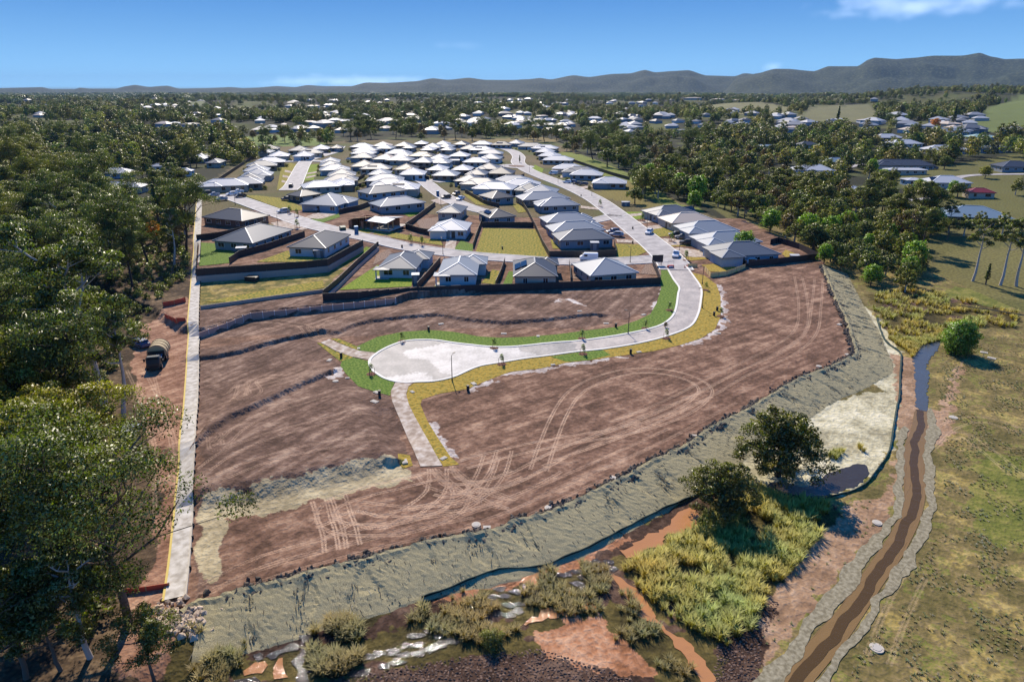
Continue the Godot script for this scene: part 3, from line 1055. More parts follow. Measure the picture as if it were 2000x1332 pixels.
# ------------------------------------------------------------------ houses
func hip(m: MB, cap: MB, cx: float, cz: float, w: float, d: float, y: float, pitch := 0.4) -> void:   # a hipped roof w by d, its gutter edge at y
	var hw := w * 0.5
	var hd := d * 0.5
	var f := 0.2
	var a := Vector3(cx - hw, y + f, cz + hd)
	var b := Vector3(cx + hw, y + f, cz + hd)
	var c := Vector3(cx + hw, y + f, cz - hd)
	var e := Vector3(cx - hw, y + f, cz - hd)
	var rise := minf(hw, hd) * pitch
	var r0 := Vector3(cx - maxf(0.0, hw - hd), y + f + rise, cz)
	var r1 := Vector3(cx + maxf(0.0, hw - hd), y + f + rise, cz)
	if hd > hw:
		r0 = Vector3(cx, y + f + rise, cz + hd - hw)
		r1 = Vector3(cx, y + f + rise, cz - hd + hw)
		m.tri(a, b, r0); m.quad(b, c, r1, r0); m.tri(c, e, r1); m.quad(e, a, r0, r1)
		for p in [[a, r0], [b, r0], [c, r1], [e, r1]]: cap.beam(p[0] + Vector3(0, 0.03, 0), p[1] + Vector3(0, 0.03, 0), 0.3, 0.07)
	else:
		m.quad(a, b, r1, r0); m.tri(b, c, r1); m.quad(c, e, r0, r1); m.tri(e, a, r0)
		for p in [[a, r0], [e, r0], [b, r1], [c, r1]]: cap.beam(p[0] + Vector3(0, 0.03, 0), p[1] + Vector3(0, 0.03, 0), 0.3, 0.07)
	cap.beam(r0 + Vector3(0, 0.04, 0), r1 + Vector3(0, 0.04, 0), 0.34, 0.07)
	var down := Vector3(0, -f, 0)
	for p in [[a, b], [b, c], [c, e], [e, a]]:
		m.quad(p[0] + down, p[1] + down, p[1], p[0])
	m.quad(a + down, e + down, c + down, b + down)

func wall_box(m: MB, cx: float, cz: float, w: float, d: float, y: float) -> void:
	m.box(Vector3(cx, y * 0.5 - 0.4, cz), Vector3(w - 1.0, y + 0.8 + 0.02, d - 1.0))

func window(t: Node3D, p: Vector3, yaw: float, w: float, h: float, detail := true, called := "window", frame: Material = null, glass: Material = null) -> void:
	var b := Basis(Vector3.UP, yaw)
	var fr := MB.new()
	if detail:
		for s in [-1.0, 1.0]:
			fr.box(p + b.x * s * w * 0.5, Vector3(0.08, h + 0.08, 0.12), b)
			fr.box(p + b.y * s * h * 0.5, Vector3(w - 0.08, 0.08, 0.12), b)
		fr.box(p, Vector3(0.06, h - 0.08, 0.11), b)
		var o := put(called, fr.mesh(), frame if frame else M.frame, t)
		var g := MB.new()
		g.box(p, Vector3(w - 0.08, h - 0.08, 0.07), b)
		put("pane", g.mesh(), glass if glass else M.pane, o)
	else:
		fr.box(p, Vector3(w, h, 0.1), b)
		put(called, fr.mesh(), glass if glass else M.pane, t)

# the walls' fittings: windows round the house, a garage door and a front door on the street side
func fittings(t: Node3D, cx: float, cz: float, w: float, d: float, street: int, detail: bool, r: RandomNumberGenerator) -> void:
	var hw := w * 0.5 - 0.5
	var hd := d * 0.5 - 0.5
	var sides := [[Vector3(0, 0, hd), 0.0, hw], [Vector3(hw, 0, 0), PI / 2, hd], [Vector3(0, 0, -hd), PI, hw], [Vector3(-hw, 0, 0), -PI / 2, hd]]
	for i in 4:
		var s = sides[i]
		var along := Basis(Vector3.UP, s[1]).x
		var o: Vector3 = Vector3(cx, 0, cz) + s[0]
		if i == street:
			var g := MB.new()
			g.box(o + along * (-s[2] + 3.2) + Vector3(0, 1.1, 0), Vector3(4.8, 2.2, 0.12), Basis(Vector3.UP, s[1]))
			put("garage_door", g.mesh(), M.garage, t)
			var e := MB.new()
			e.box(o + along * (-s[2] + 6.6) + Vector3(0, 1.05, 0), Vector3(1.1, 2.1, 0.12), Basis(Vector3.UP, s[1]))
			put("front_door", e.mesh(), M.door, t)
			if s[2] > 4.6: window(t, o + along * (s[2] - 1.6) + Vector3(0, 1.4, 0), s[1], 1.8, 1.3, detail)
			continue
		var n := maxi(1, int(s[2] * 2.0 / 3.6))
		for k in n:
			var x := (k + 0.5) / n * 2.0 - 1.0
			window(t, o + along * x * s[2] + Vector3(0, 1.45, 0), s[1], r.randf_range(0.9, 2.2), 1.25, detail)

func panels(t: Node, cx: float, cz: float, y: float, slope: float, nx: int, nz: int, yaw := 0.0) -> void:   # solar panels laid on a roof slope that falls towards +z turned by yaw
	var b := Basis(Vector3.UP, yaw)
	for i in nx:
		for j in nz:
			var m := MB.new()
			var q := b * Basis(Vector3.RIGHT, slope)
			m.box(Vector3(0, 0, 0), Vector3(0.97, 0.05, 1.56), q)
			var o := put("solar_panel", m.mesh(), M.solar, t)
			o.position = Vector3(cx, y, cz) + q * Vector3((i - (nx - 1) * 0.5) * 1.02, 0.12, (j - (nz - 1) * 0.5) * 1.64)

# p0, p1, p2: photo pixels of three gutter corners, p1 the one they share; wings: [x, z, w, d] in metres from the middle
func house(label: String, c3: Array, roof: String, wall: String, opt := {}) -> Node3D:
	var h: float = opt.get("eave", 2.5)
	var base := gp(c3[1][0], c3[1][1], h + 0.2).y - h - 0.2
	var q := []
	for p in c3: q.append(at_h(p[0], p[1], base + h + 0.2))
	var u: Vector3 = q[2] - q[1]
	var w := u.length()
	u /= w
	var back := Vector3(u.z, 0, -u.x)
	var d: float = opt.get("d", absf((q[0] - q[1]).dot(back)))
	if (q[0] - q[1]).dot(back) < 0: back = -back
	var o: Vector3 = q[1] + u * w * 0.5 + back * d * 0.5
	o.y = base
	var z := -back
	var x := Vector3.UP.cross(z)
	return build_house(label, Transform3D(Basis(x, Vector3.UP, z), o), w, d, roof, wall, opt)

func build_house(label: String, place: Transform3D, w: float, d: float, roof: String, wall: String, opt := {}) -> Node3D:
	var h: float = opt.get("eave", 2.5)
	var t := thing("house", label, "house", place.origin, 0.0, opt.get("group", "houses of the new estate"))
	t.transform = place
	var r := RandomNumberGenerator.new()
	r.seed = int(absf(place.origin.x * 13.0 + place.origin.z * 7.0)) + 3
	var rm := MB.new()
	var cap := MB.new()
	var wm := MB.new()
	var pitch: float = opt.get("pitch", 0.4)
	hip(rm, cap, 0, 0, w, d, h, pitch)
	wall_box(wm, 0, 0, w, d, h)
	for g in opt.get("wings", []):
		hip(rm, cap, g[0], g[1], g[2], g[3], h + 0.012, pitch)
		wall_box(wm, g[0], g[1], g[2], g[3], h + 0.01)
	var porch = opt.get("porch")
	put("wall", wm.mesh(), M["wall_" + wall], t)
	var ro := put("roof", rm.mesh(), M["roof_" + roof], t)
	put("ridge_cap", cap.mesh(), M["cap_roof_" + roof], ro)
	fittings(t, 0, 0, w, d, opt.get("street", 2), opt.get("detail", false), r)
	if opt.has("solar"):
		for s in opt.solar:
			var half := minf(w, d) * 0.5
			panels(ro, s[0], s[1], h + 0.2 + s[2] * half * pitch, atan(pitch), s[3], s[4], s[5])
	if porch:
		# an open corner: slab, posts and the roof carried past the wall
		var pm := MB.new()
		for e in porch[1]:
			pm.box(Vector3(e[0], h * 0.5, e[1]), Vector3(0.3, h, 0.3))
		put("porch_post", pm.mesh(), M.post_white, t)
		var sl := MB.new()
		sl.box(Vector3(porch[0][0], 0.03, porch[0][1]), Vector3(porch[0][2], 0.22, porch[0][3]))
		put("porch_slab", sl.mesh(), M.concrete, t)
		var pr := MB.new()
		hip(pr, MB.new(), porch[0][0], porch[0][1], porch[0][2] + 0.6, porch[0][3] + 0.6, h - 0.05, 0.12)
		put("porch_roof", pr.mesh(), M["roof_" + roof], t)
	return t

# a house of the packed rows: its visible gutter from photo pixel xl to xr at height ye
func row_house(label: String, xl: float, xr: float, ye: float, roof: String, yaw: float, group: String) -> void:
	var f := gp((xl + xr) * 0.5, ye, 2.7)
	var dep := -f.z * cp + (EYE - f.y) * sp
	var w := clampf((xr - xl) * dep / FOC, 8.5, 24.0)
	var d := 12.0 if w > 15.0 else 14.0
	var b := Basis(Vector3.UP, yaw)
	var o := f - b.z * d * 0.5
	o.y = f.y - 2.7
	var r := int(xl * 7 + ye * 3)
	var wings := []
	if r % 3 == 0: wings = [[w * 0.22, d * 0.28, w * 0.5, d * 0.6]]
	elif r % 3 == 1: wings = [[-w * 0.24, d * 0.3, w * 0.46, d * 0.55]]
	build_house(label, Transform3D(b, o), w, d, roof, ["white", "cream", "grey", "tan"][r % 4], {"wings": wings, "street": r % 4, "group": group, "pitch": 0.4, "solar": [[-w * 0.1, d * 0.24, 0.52, 5, 1, 0.0]] if r % 5 == 2 and w > d else []})
	for k in 1 + r % 2:
		var q := Vector3((w * 0.5 + 0.9) * (1 if (r + k) % 2 else -1), 0, d * (0.5 - 0.35 * k) + 0.8)
		plant("shrub", place_on(o + b * q), 0.55 + 0.12 * (r % 4), r, "small garden shrub beside a packed estate house", "bush", "garden shrubs in the packed rows")

func place_on(p: Vector3) -> Vector3:
	return Vector3(p.x, hgt(p.x, p.z), p.z)

# ------------------------------------------------------------------ vehicles
func wheel(t: Node3D, p: Vector3, r: float, w: float) -> void:
	var m := MB.new()
	m.tube(p - Vector3(w * 0.5, 0, 0), p + Vector3(w * 0.5, 0, 0), r, r, 12, true)
	var o := put("wheel", m.mesh(), M.tyre, t)
	var k := MB.new()
	k.tube(p - Vector3(w * 0.5 + 0.01, 0, 0), p + Vector3(w * 0.5 + 0.01, 0, 0), r * 0.58, r * 0.58, 10, true)
	put("rim", k.mesh(), M.rim, o)

# kind: hatch, ute, van; its nose points to -z
func car(kind: String, paint: Material, label: String, at: Vector3, yaw: float, group := "vehicles parked in the estate") -> void:
	var key := "car_" + kind + paint.resource_name
	if kinds.has(key):
		dup(kinds[key], at, yaw, Vector3.ONE, label, group)
		return
	var t := thing("parked_van" if kind == "van" else ("pickup" if kind == "ute" else "parked_car"), label, "van" if kind == "van" else "car", at, yaw, group)
	kinds[key] = t
	var b := MB.new()
	var g := MB.new()
	if kind == "van":
		b.loft([[2.5, 0.9, 0.35, 1.95, 0.2], [2.3, 0.97, 0.3, 2.05, 0.2], [-1.3, 0.97, 0.3, 2.05, 0.2], [-1.9, 0.95, 0.3, 1.3, 0.15], [-2.4, 0.9, 0.32, 1.05, 0.12], [-2.55, 0.8, 0.4, 0.9, 0.1]])
		g.box(Vector3(0, 1.65, -1.62), Vector3(1.62, 0.06, 0.85), Basis(Vector3.RIGHT, 0.9))
		for s in [-1, 1]: g.box(Vector3(s * 0.965, 1.5, -0.9), Vector3(0.04, 0.55, 0.9))
	else:
		var ute := kind == "ute"
		b.loft([[2.35, 0.82, 0.4, 0.95, 0.1], [2.2, 0.9, 0.3, 1.02, 0.1], [0.9, 0.92, 0.27, 1.02, 0.1], [-0.9, 0.92, 0.27, 1.0, 0.1], [-2.0, 0.88, 0.3, 0.86, 0.1], [-2.3, 0.75, 0.38, 0.72, 0.08]])
		var roof := MB.new()
		if ute:
			roof.loft([[0.75, 0.8, 0.95, 1.5, 0.08], [0.6, 0.76, 0.95, 1.66, 0.1], [-0.3, 0.76, 0.95, 1.68, 0.1], [-1.05, 0.8, 0.95, 1.02, 0.02]])
			b.box(Vector3(0, 1.0, 1.55), Vector3(1.6, 0.05, 1.3))
			for s in [-1, 1]: b.box(Vector3(s * 0.86, 1.12, 1.5), Vector3(0.08, 0.26, 1.6))
			b.box(Vector3(0, 1.12, 2.28), Vector3(1.64, 0.26, 0.08))
		else:
			roof.loft([[2.15, 0.78, 0.95, 1.05, 0.03], [1.75, 0.74, 0.95, 1.5, 0.08], [0.9, 0.72, 0.95, 1.62, 0.1], [-0.2, 0.72, 0.95, 1.6, 0.1], [-1.1, 0.8, 0.95, 1.0, 0.02]])
		put("cabin", roof.mesh(), paint, t)
		g.box(Vector3(0, 1.32, -0.68), Vector3(1.36, 0.05, 0.88), Basis(Vector3.RIGHT, 0.66))
		for s in [-1, 1]: g.box(Vector3(s * 0.775, 1.3, 0.1 if ute else 0.5), Vector3(0.05, 0.38, 0.95 if ute else 1.9), Basis(Vector3.BACK, s * 0.14))
		if not ute: g.box(Vector3(0, 1.3, 2.0), Vector3(1.3, 0.05, 0.5), Basis(Vector3.RIGHT, -0.85))
	put("body", b.mesh(), paint, t)
	put("car_window", g.mesh(), M.pane, t)
	for s in [-1.0, 1.0]:
		for z in [-1.45, 1.45]:
			wheel(t, Vector3(s * 0.83, 0.33, z), 0.33, 0.22)
		var l := MB.new()
		l.box(Vector3(s * 0.62, 0.68, -2.28), Vector3(0.34, 0.16, 0.12))
		put("headlight", l.mesh(), M.lamp_glass, t)

func water_truck(at: Vector3, yaw: float) -> void:   # cab towards -z
	var t := thing("water_truck", "old truck carrying a ribbed tan barrel tank on the dirt track beside the concrete drain", "truck", at, yaw)
	var m := MB.new()
	m.box(Vector3(0, 0.85, 0.6), Vector3(1.5, 0.3, 7.6))
	put("chassis", m.mesh(), M.black_steel, t)
	# a big barrel of canvas over hoops, its axis along the truck
	var b := MB.new()
	var k := 14
	for i in k:
		var t0 := lerpf(-0.35, PI + 0.35, float(i) / k)
		var t1 := lerpf(-0.35, PI + 0.35, float(i + 1) / k)
		for z in [[4.3, 1.0]]:
			var p := func(a: float, zz: float) -> Vector3: return Vector3(cos(a) * 1.55, 1.75 + sin(a) * 1.5, zz)
			b.quad(p.call(t0, 4.4), p.call(t1, 4.4), p.call(t1, 0.7), p.call(t0, 0.7))
			b.tri(p.call(t0, 4.4), Vector3(0, 1.75, 4.4), p.call(t1, 4.4))
			b.tri(p.call(t0, 0.7), p.call(t1, 0.7), Vector3(0, 1.75, 0.7))
	var ta := put("tank", b.mesh(), M.canvas, t)
	for z in [0.8, 2.0, 3.2, 4.3]:
		var h := MB.new()
		for i in k:
			var t0 := lerpf(-0.35, PI + 0.35, float(i) / k)
			var t1 := lerpf(-0.35, PI + 0.35, float(i + 1) / k)
			h.beam(Vector3(cos(t0) * 1.58, 1.75 + sin(t0) * 1.53, z), Vector3(cos(t1) * 1.58, 1.75 + sin(t1) * 1.53, z), 0.12, 0.06)
		put("hoop", h.mesh(), M.rust, ta)
	var d := MB.new()
	d.box(Vector3(0, 1.15, -0.5), Vector3(2.5, 0.25, 2.2))
	d.box(Vector3(0, 1.75, 0.45), Vector3(2.6, 1.1, 0.15))
	d.box(Vector3(0.7, 1.45, -0.6), Vector3(0.7, 0.5, 1.3))
	put("deck", d.mesh(), M.black_steel, t)
	for i in 4:
		var p := MB.new()
		p.tube(Vector3(-0.95 + i * 0.28, 1.5 + 0.05 * i, -1.7), Vector3(-0.9 + i * 0.28, 1.75, 0.6), 0.07, 0.07, 6, true)
		put("pipe", p.mesh(), [M.pipe_blue, M.rim, M.pipe_blue, M.rim][i], t)
	var c := MB.new()
	c.loft([[-1.6, 1.1, 0.6, 2.35, 0.18], [-2.6, 1.1, 0.6, 2.4, 0.2], [-2.95, 1.05, 0.6, 1.75, 0.12], [-3.15, 1.0, 0.6, 1.3, 0.1]])
	var cab := put("cab", c.mesh(), M.truck_dark, t)
	var w := MB.new()
	w.box(Vector3(0, 2.08, -2.82), Vector3(1.8, 0.04, 0.62), Basis(Vector3.RIGHT, 1.05))
	put("windscreen", w.mesh(), M.pane, cab)
	for s in [-1.0, 1.0]:
		var mi := MB.new()
		mi.box(Vector3(s * 1.35, 1.9, -2.6), Vector3(0.3, 0.5, 0.1))
		mi.beam(Vector3(s * 1.05, 1.9, -2.55), Vector3(s * 1.35, 1.9, -2.6), 0.05, 0.05)
		put("mirror", mi.mesh(), M.black_steel, cab)
		for z in [-2.3, 2.0, 3.3]:
			wheel(t, Vector3(s * 1.05, 0.5, z), 0.5, 0.32)

# ------------------------------------------------------------------ street furniture
func street_lamp(p: Vector3, yaw: float, label: String, high := 4.6) -> void:
	if kinds.has("lamp"):
		dup(kinds.lamp, p, yaw, Vector3(1, high / 4.6, 1), label, "street lamps along the estate roads")
		return
	var t := thing("street_lamp", label, "street lamp", p, yaw, "street lamps along the estate roads")
	kinds["lamp"] = t
	var m := MB.new()
	m.tube(Vector3(0, -0.2, 0), Vector3(0, 4.5, 0), 0.085, 0.05, 8)
	m.tube(Vector3(0, -0.2, 0), Vector3(0, 0.5, 0), 0.12, 0.12, 8, true)
	put("pole", m.mesh(), M.lamp_dark, t)
	var a := MB.new()
	a.tube(Vector3(0, 4.45, 0), Vector3(0.75, 4.62, 0), 0.035, 0.03, 6)
	put("arm", a.mesh(), M.lamp_dark, t)
	var l := MB.new()
	l.box(Vector3(0.98, 4.62, 0), Vector3(0.55, 0.09, 0.26))
	var o := put("lantern", l.mesh(), M.lamp_dark, t)
	var g := MB.new()
	g.box(Vector3(1.0, 4.565, 0), Vector3(0.4, 0.02, 0.18))
	put("lens", g.mesh(), M.lamp_glass, o)

func sapling(p: Vector3, label: String, scl := 1.0) -> void:
	if kinds.has("sapling"):
		dup(kinds.sapling, p, p.x * 3.0, Vector3.ONE * scl, label, "staked street saplings")
		return
	var t := thing("street_sapling", label, "sapling", p, 0.0, "staked street saplings")
	kinds["sapling"] = t
	var m := MB.new()
	m.tube(Vector3.ZERO, Vector3(0, 1.3, 0), 0.03, 0.02, 5)
	put("trunk", m.mesh(), M.bark_brown, t)
	put("crown", leaves([[Vector3(0, 1.35, 0), Vector3(0.4, 0.65, 0.4), 130], [Vector3(0.15, 0.9, 0.1), Vector3(0.3, 0.3, 0.3), 50]], 0.12, Color(0.05, 0.075, 0.03), 0.2, 5), M.leaf, t)
	for i in 3:
		var s := MB.new()
		var d := Vector3(cos(i * 2.1), 0, sin(i * 2.1)) * 0.55
		s.beam(d - Vector3(0, 0.2, 0), d + Vector3(0, 1.15, 0), 0.05, 0.05)
		put("stake", s.mesh(), M.timber, t)
	var b := MB.new()
	for i in 10:
		var a0 := TAU * i / 10
		var a1 := TAU * (i + 1) / 10
		b.tri(Vector3(0, 0.16, 0), Vector3(cos(a1), 0.06, sin(a1)) * Vector3(0.85, 1, 0.85), Vector3(cos(a0), 0.06, sin(a0)) * Vector3(0.85, 1, 0.85))
	put("mulch_ring", b.mesh(), M.mulch, t)

func lid(p: Vector3, round_one: bool, label: String, r := 0.55) -> void:
	var key := "lid" if round_one else "pit"
	if kinds.has(key):
		dup(kinds[key], p, p.z, Vector3(r / 0.55, 1, r / 0.55), label, "concrete covers set in the earth")
		return
	var t := thing("manhole_cover" if round_one else "pit_cover", label, "manhole cover" if round_one else "pit cover", p, p.z, "concrete covers set in the earth")
	kinds[key] = t
	t.scale = Vector3(r / 0.55, 1, r / 0.55)
	var m := MB.new()
	if round_one: m.tube(Vector3(0, -0.2, 0), Vector3(0, 0.12, 0), 0.55, 0.55, 16, true)
	else: m.box(Vector3(0, -0.03, 0), Vector3(1.1, 0.3, 0.7))
	put("surround", m.mesh(), M.concrete_pale, t)
	var k := MB.new()
	if round_one: k.tube(Vector3(0, 0.1, 0), Vector3(0, 0.15, 0), 0.38, 0.38, 14, true)
	else: k.box(Vector3(0, 0.13, 0), Vector3(0.8, 0.04, 0.45))
	put("lid", k.mesh(), M.concrete, t)

func pillar(p: Vector3, label: String) -> void:   # a wrapped service pillar on a verge
	if kinds.has("pillar"):
		dup(kinds.pillar, p, p.x, Vector3.ONE, label, "dark service pillars on the verges")
		return
	var t := thing("service_pillar", label, "service pillar", p, 0.0, "dark service pillars on the verges")
	kinds["pillar"] = t
	var m := MB.new()
	m.loft([[0.16, 0.18, -0.2, 0.85, 0.05], [-0.16, 0.18, -0.2, 0.85, 0.05]])
	put("cabinet", m.mesh(), M.pillar_dark, t)
	var c := MB.new()
	c.box(Vector3(0, 0.88, 0), Vector3(0.44, 0.06, 0.4))
	put("lid", c.mesh(), M.black_steel, t)

func toilet(p: Vector3, label: String) -> void:
	var t := thing("portable_toilet", label, "portable toilet", p, 0.3, "blue portable toilets on building lots")
	var m := MB.new()
	m.box(Vector3(0, 1.05, 0), Vector3(1.15, 2.1, 1.15))
	put("cabin", m.mesh(), M.toilet_blue, t)
	var r := MB.new()
	r.loft([[0.62, 0.62, 2.1, 2.3, 0.12], [-0.62, 0.62, 2.1, 2.3, 0.12]])
	put("roof", r.mesh(), M.toilet_roof, t)
	var d := MB.new()
	d.box(Vector3(0, 1.05, 0.59), Vector3(0.8, 1.8, 0.06))
	put("door", d.mesh(), M.toilet_door, t)

func board_sign(p: Vector3, yaw: float) -> void:
	var t := thing("estate_board", "large dark sign board on two posts beside the road entry", "sign board", p, yaw)
	var m := MB.new()
	m.box(Vector3(0, 2.0, 0), Vector3(3.0, 1.9, 0.1))
	put("board", m.mesh(), M.sign_back, t)
	for s in [-1, 1]:
		var k := MB.new()
		k.box(Vector3(s * 1.1, 1.2, -0.1), Vector3(0.12, 3.0, 0.1))
		put("post", k.mesh(), M.black_steel, t)
	var f := MB.new()
	for y in [1.05, 2.95]: f.box(Vector3(0, y, 0.02), Vector3(3.06, 0.06, 0.14))
	put("frame", f.mesh(), M.black_steel, t)

func barrier(p: Vector3, yaw: float) -> void:
	var t := thing("road_barrier", "red road closure barrier with white lettering panel across the estate road", "barrier", p, yaw)
	var m := MB.new()
	m.loft([[0.25, 0.9, 0.0, 0.85, 0.15], [-0.25, 0.9, 0.0, 0.85, 0.15]])
	put("body", m.mesh(), M.barrier_red, t)
	var w := MB.new()
	w.box(Vector3(0, 0.5, 0.262), Vector3(1.2, 0.3, 0.02))
	put("panel", w.mesh(), M.frame, t)
	var f := MB.new()
	for s in [-1, 1]: f.box(Vector3(s * 0.8, 1.0, 0), Vector3(0.05, 2.1, 0.05))
	f.box(Vector3(0, 1.95, 0), Vector3(1.6, 0.05, 0.05))
	put("frame", f.mesh(), M.rim, t)

func cone(p: Vector3, label: String) -> void:
	var t := thing("traffic_cone", label, "traffic cone", p, 0.0, "traffic cones by the road closure")
	var m := MB.new()
	m.tube(Vector3(0, 0.04, 0), Vector3(0, 0.75, 0), 0.22, 0.04, 10)
	put("body", m.mesh(), M.barrier_red, t)
	var b := MB.new()
	b.box(Vector3(0, 0.03, 0), Vector3(0.55, 0.06, 0.55))
	put("base", b.mesh(), M.black_steel, t)

func building_site() -> void:
	var p := gp(726, 447)
	var t := thing("unfinished_house", "half built brick house with bare posts and loose white roof sheets", "building site", p, -0.35)
	var m := MB.new()
	m.box(Vector3(0, 0.06, -4), Vector3(15.0, 0.3, 12))
	put("slab", m.mesh(), M.concrete, t)
	for q in [[-7.0, 1.4, 1.2, 0.3], [-7.3, -3.5, 0.3, 9.0], [-2.6, 1.4, 0.9, 0.3], [0.8, 1.6, 0.5, 0.5], [-1.0, -5, 0.3, 9.0], [2.5, -7.5, 7.0, 0.3], [-4.0, -9.0, 7.0, 0.3]]:
		var w := MB.new()
		w.box(Vector3(q[0], 1.35, q[1]), Vector3(q[2], 2.5, q[3]))
		put("brick_wall", w.mesh(), M.brick, t)
	for q in [[1.0, 1.5], [3.6, 1.5], [6.6, -2.0], [6.6, 1.0]]:
		var w := MB.new()
		w.box(Vector3(q[0], 1.4, q[1]), Vector3(0.35, 2.6, 0.35))
		put("post", w.mesh(), M.timber, t)
	for q in [[-4.2, 2.95, -3.4, 7.2, 10.5, 0.14, -0.1], [2.9, 3.0, -0.6, 7.6, 6.0, -0.06, 0.08], [3.6, 2.95, -6.2, 7.0, 4.6, 0.05, -0.1]]:
		var w := MB.new()
		w.box(Vector3(q[0], q[1], q[2]), Vector3(q[3], 0.1, q[4]), Basis(Vector3.BACK, q[5]) * Basis(Vector3.RIGHT, q[6]))
		put("roof_sheet", w.mesh(), M.roof_white if q[0] > 0 else M.timber, t)
	for i in 7:
		var w := MB.new()
		w.box(Vector3(-6.0 + i * 0.8, 1.5, -1.2), Vector3(0.1, 2.6, 0.1))
		put("stud", w.mesh(), M.timber, t)

func skip(p: Vector3, yaw: float, label: String, m_: Material) -> void:
	var t := thing("rubbish_skip", label, "skip", p, yaw)
	var m := MB.new()
	m.loft([[1.5, 0.8, 0.15, 1.1, 0.02], [0.9, 0.85, 0.1, 1.2, 0.02], [-0.9, 0.85, 0.1, 1.2, 0.02], [-1.5, 0.8, 0.15, 1.1, 0.02]])
	put("bin", m.mesh(), m_, t)
	var r := MB.new()
	for s in [-1, 1]: r.box(Vector3(s * 0.86, 1.2, 0), Vector3(0.08, 0.1, 2.8))
	put("rail", r.mesh(), M.black_steel, t)

func rotary_line(p: Vector3) -> void:
	var t := thing("clothes_hoist", "white clothes hoist in the yard of the dark roofed house by the terrace wall", "clothes hoist", p)
	var m := MB.new()
	m.tube(Vector3.ZERO, Vector3(0, 1.7, 0), 0.04, 0.04, 6)
	put("pole", m.mesh(), M.rim, t)
	var a := MB.new()
	for i in 4:
		a.beam(Vector3(0, 1.5, 0), Vector3(cos(i * PI / 2), 1.8, sin(i * PI / 2)) * Vector3(1.3, 1, 1.3), 0.04, 0.04)
		var q := Vector3(cos(i * PI / 2) * 1.3, 1.8, sin(i * PI / 2) * 1.3)
		a.beam(q, Vector3(cos((i + 1) * PI / 2) * 1.3, 1.8, sin((i + 1) * PI / 2) * 1.3), 0.025, 0.025)
	put("arms", a.mesh(), M.rim, t)

func shed(p: Vector3, yaw: float, s: Vector3, label: String, group := "garden sheds") -> void:
	var t := thing("garden_shed", label, "shed", p, yaw, group)
	var m := MB.new()
	m.box(Vector3(0, s.y * 0.5 - 0.1, 0), Vector3(s.x, s.y + 0.2, s.z))
	put("wall", m.mesh(), M.shed_grey, t)
	var r := MB.new()
	r.box(Vector3(0, s.y + 0.06, 0), Vector3(s.x + 0.2, 0.1, s.z + 0.2), Basis(Vector3.RIGHT, 0.06))
	put("roof", r.mesh(), M.roof_white, t)
	var d := MB.new()
	d.box(Vector3(0, s.y * 0.45, s.z * 0.5 + 0.02), Vector3(minf(1.0, s.x * 0.5), s.y * 0.85, 0.05))
	put("door", d.mesh(), M.garage, t)

# ------------------------------------------------------------------ the scene
func _ready() -> void:
	rng.seed = 7
	var cam := Camera3D.new()
	cam.name = "camera"
	cam.position = Vector3(0, EYE, 0)
	cam.rotation_degrees = Vector3(-PITCH, 0, 0)
	cam.fov = rad_to_deg(2.0 * atan(666.0 / FOC))
	cam.near = 0.5
	cam.far = 20000.0
	add_child(cam)
	var env := Environment.new()
	env.background_mode = Environment.BG_SKY
	env.tonemap_mode = Environment.TONE_MAPPER_LINEAR
	env.tonemap_exposure = 1.28
	env.sdfgi_enabled = true
	env.ssao_enabled = true
	env.ssil_enabled = true
	env.fog_enabled = true
	env.fog_density = 0.000035
	env.fog_light_color = Color(0.62, 0.78, 0.95)
	var sm := ProceduralSkyMaterial.new()
	sm.sky_top_color = Color8(24, 100, 184)
	sm.sky_horizon_color = Color8(150, 208, 250)
	sm.sky_curve = 0.055
	sm.ground_bottom_color = Color8(110, 105, 80)
	sm.ground_horizon_color = Color8(140, 180, 215)
	sm.sun_angle_max = 1.0
	sm.sky_cover = cloud_cover()
	sm.sky_cover_modulate = Color(1, 1, 1, 1)
	var sky := Sky.new()
	sky.sky_material = sm
	env.sky = sky
	var we := WorldEnvironment.new()
	we.name = "air"
	we.environment = env
	add_child(we)
	var sun := DirectionalLight3D.new()
	sun.name = "sun"
	sun.light_energy = 1.6
	sun.light_color = Color(1.0, 0.95, 0.88)
	sun.light_angular_distance = 0.5
	sun.shadow_enabled = true
	add_child(sun)
	var el := deg_to_rad(40.0)
	var az := deg_to_rad(-12.0)
	var to_sun := Vector3(sin(az) * cos(el), sin(el), -cos(az) * cos(el))
	sun.look_at_from_position(to_sun * 100.0, Vector3.ZERO)

	n_hill = noise(0.0016, 3, 5)
	n_mid = noise(0.05, 3, 6)
	n_fine = noise(0.9, 2, 7)
	panel_box = BoxMesh.new()
	panel_box.size = Vector3.ONE
	materials()
	setup_terrain()
	make_kinds()
	setting()
	horizon()
	walls_and_fences()
	front_houses()
	row_houses()
	country_houses()
	vehicles()
	furniture()
	near_trees()
	belt_trees()
	wetland()
	distance()

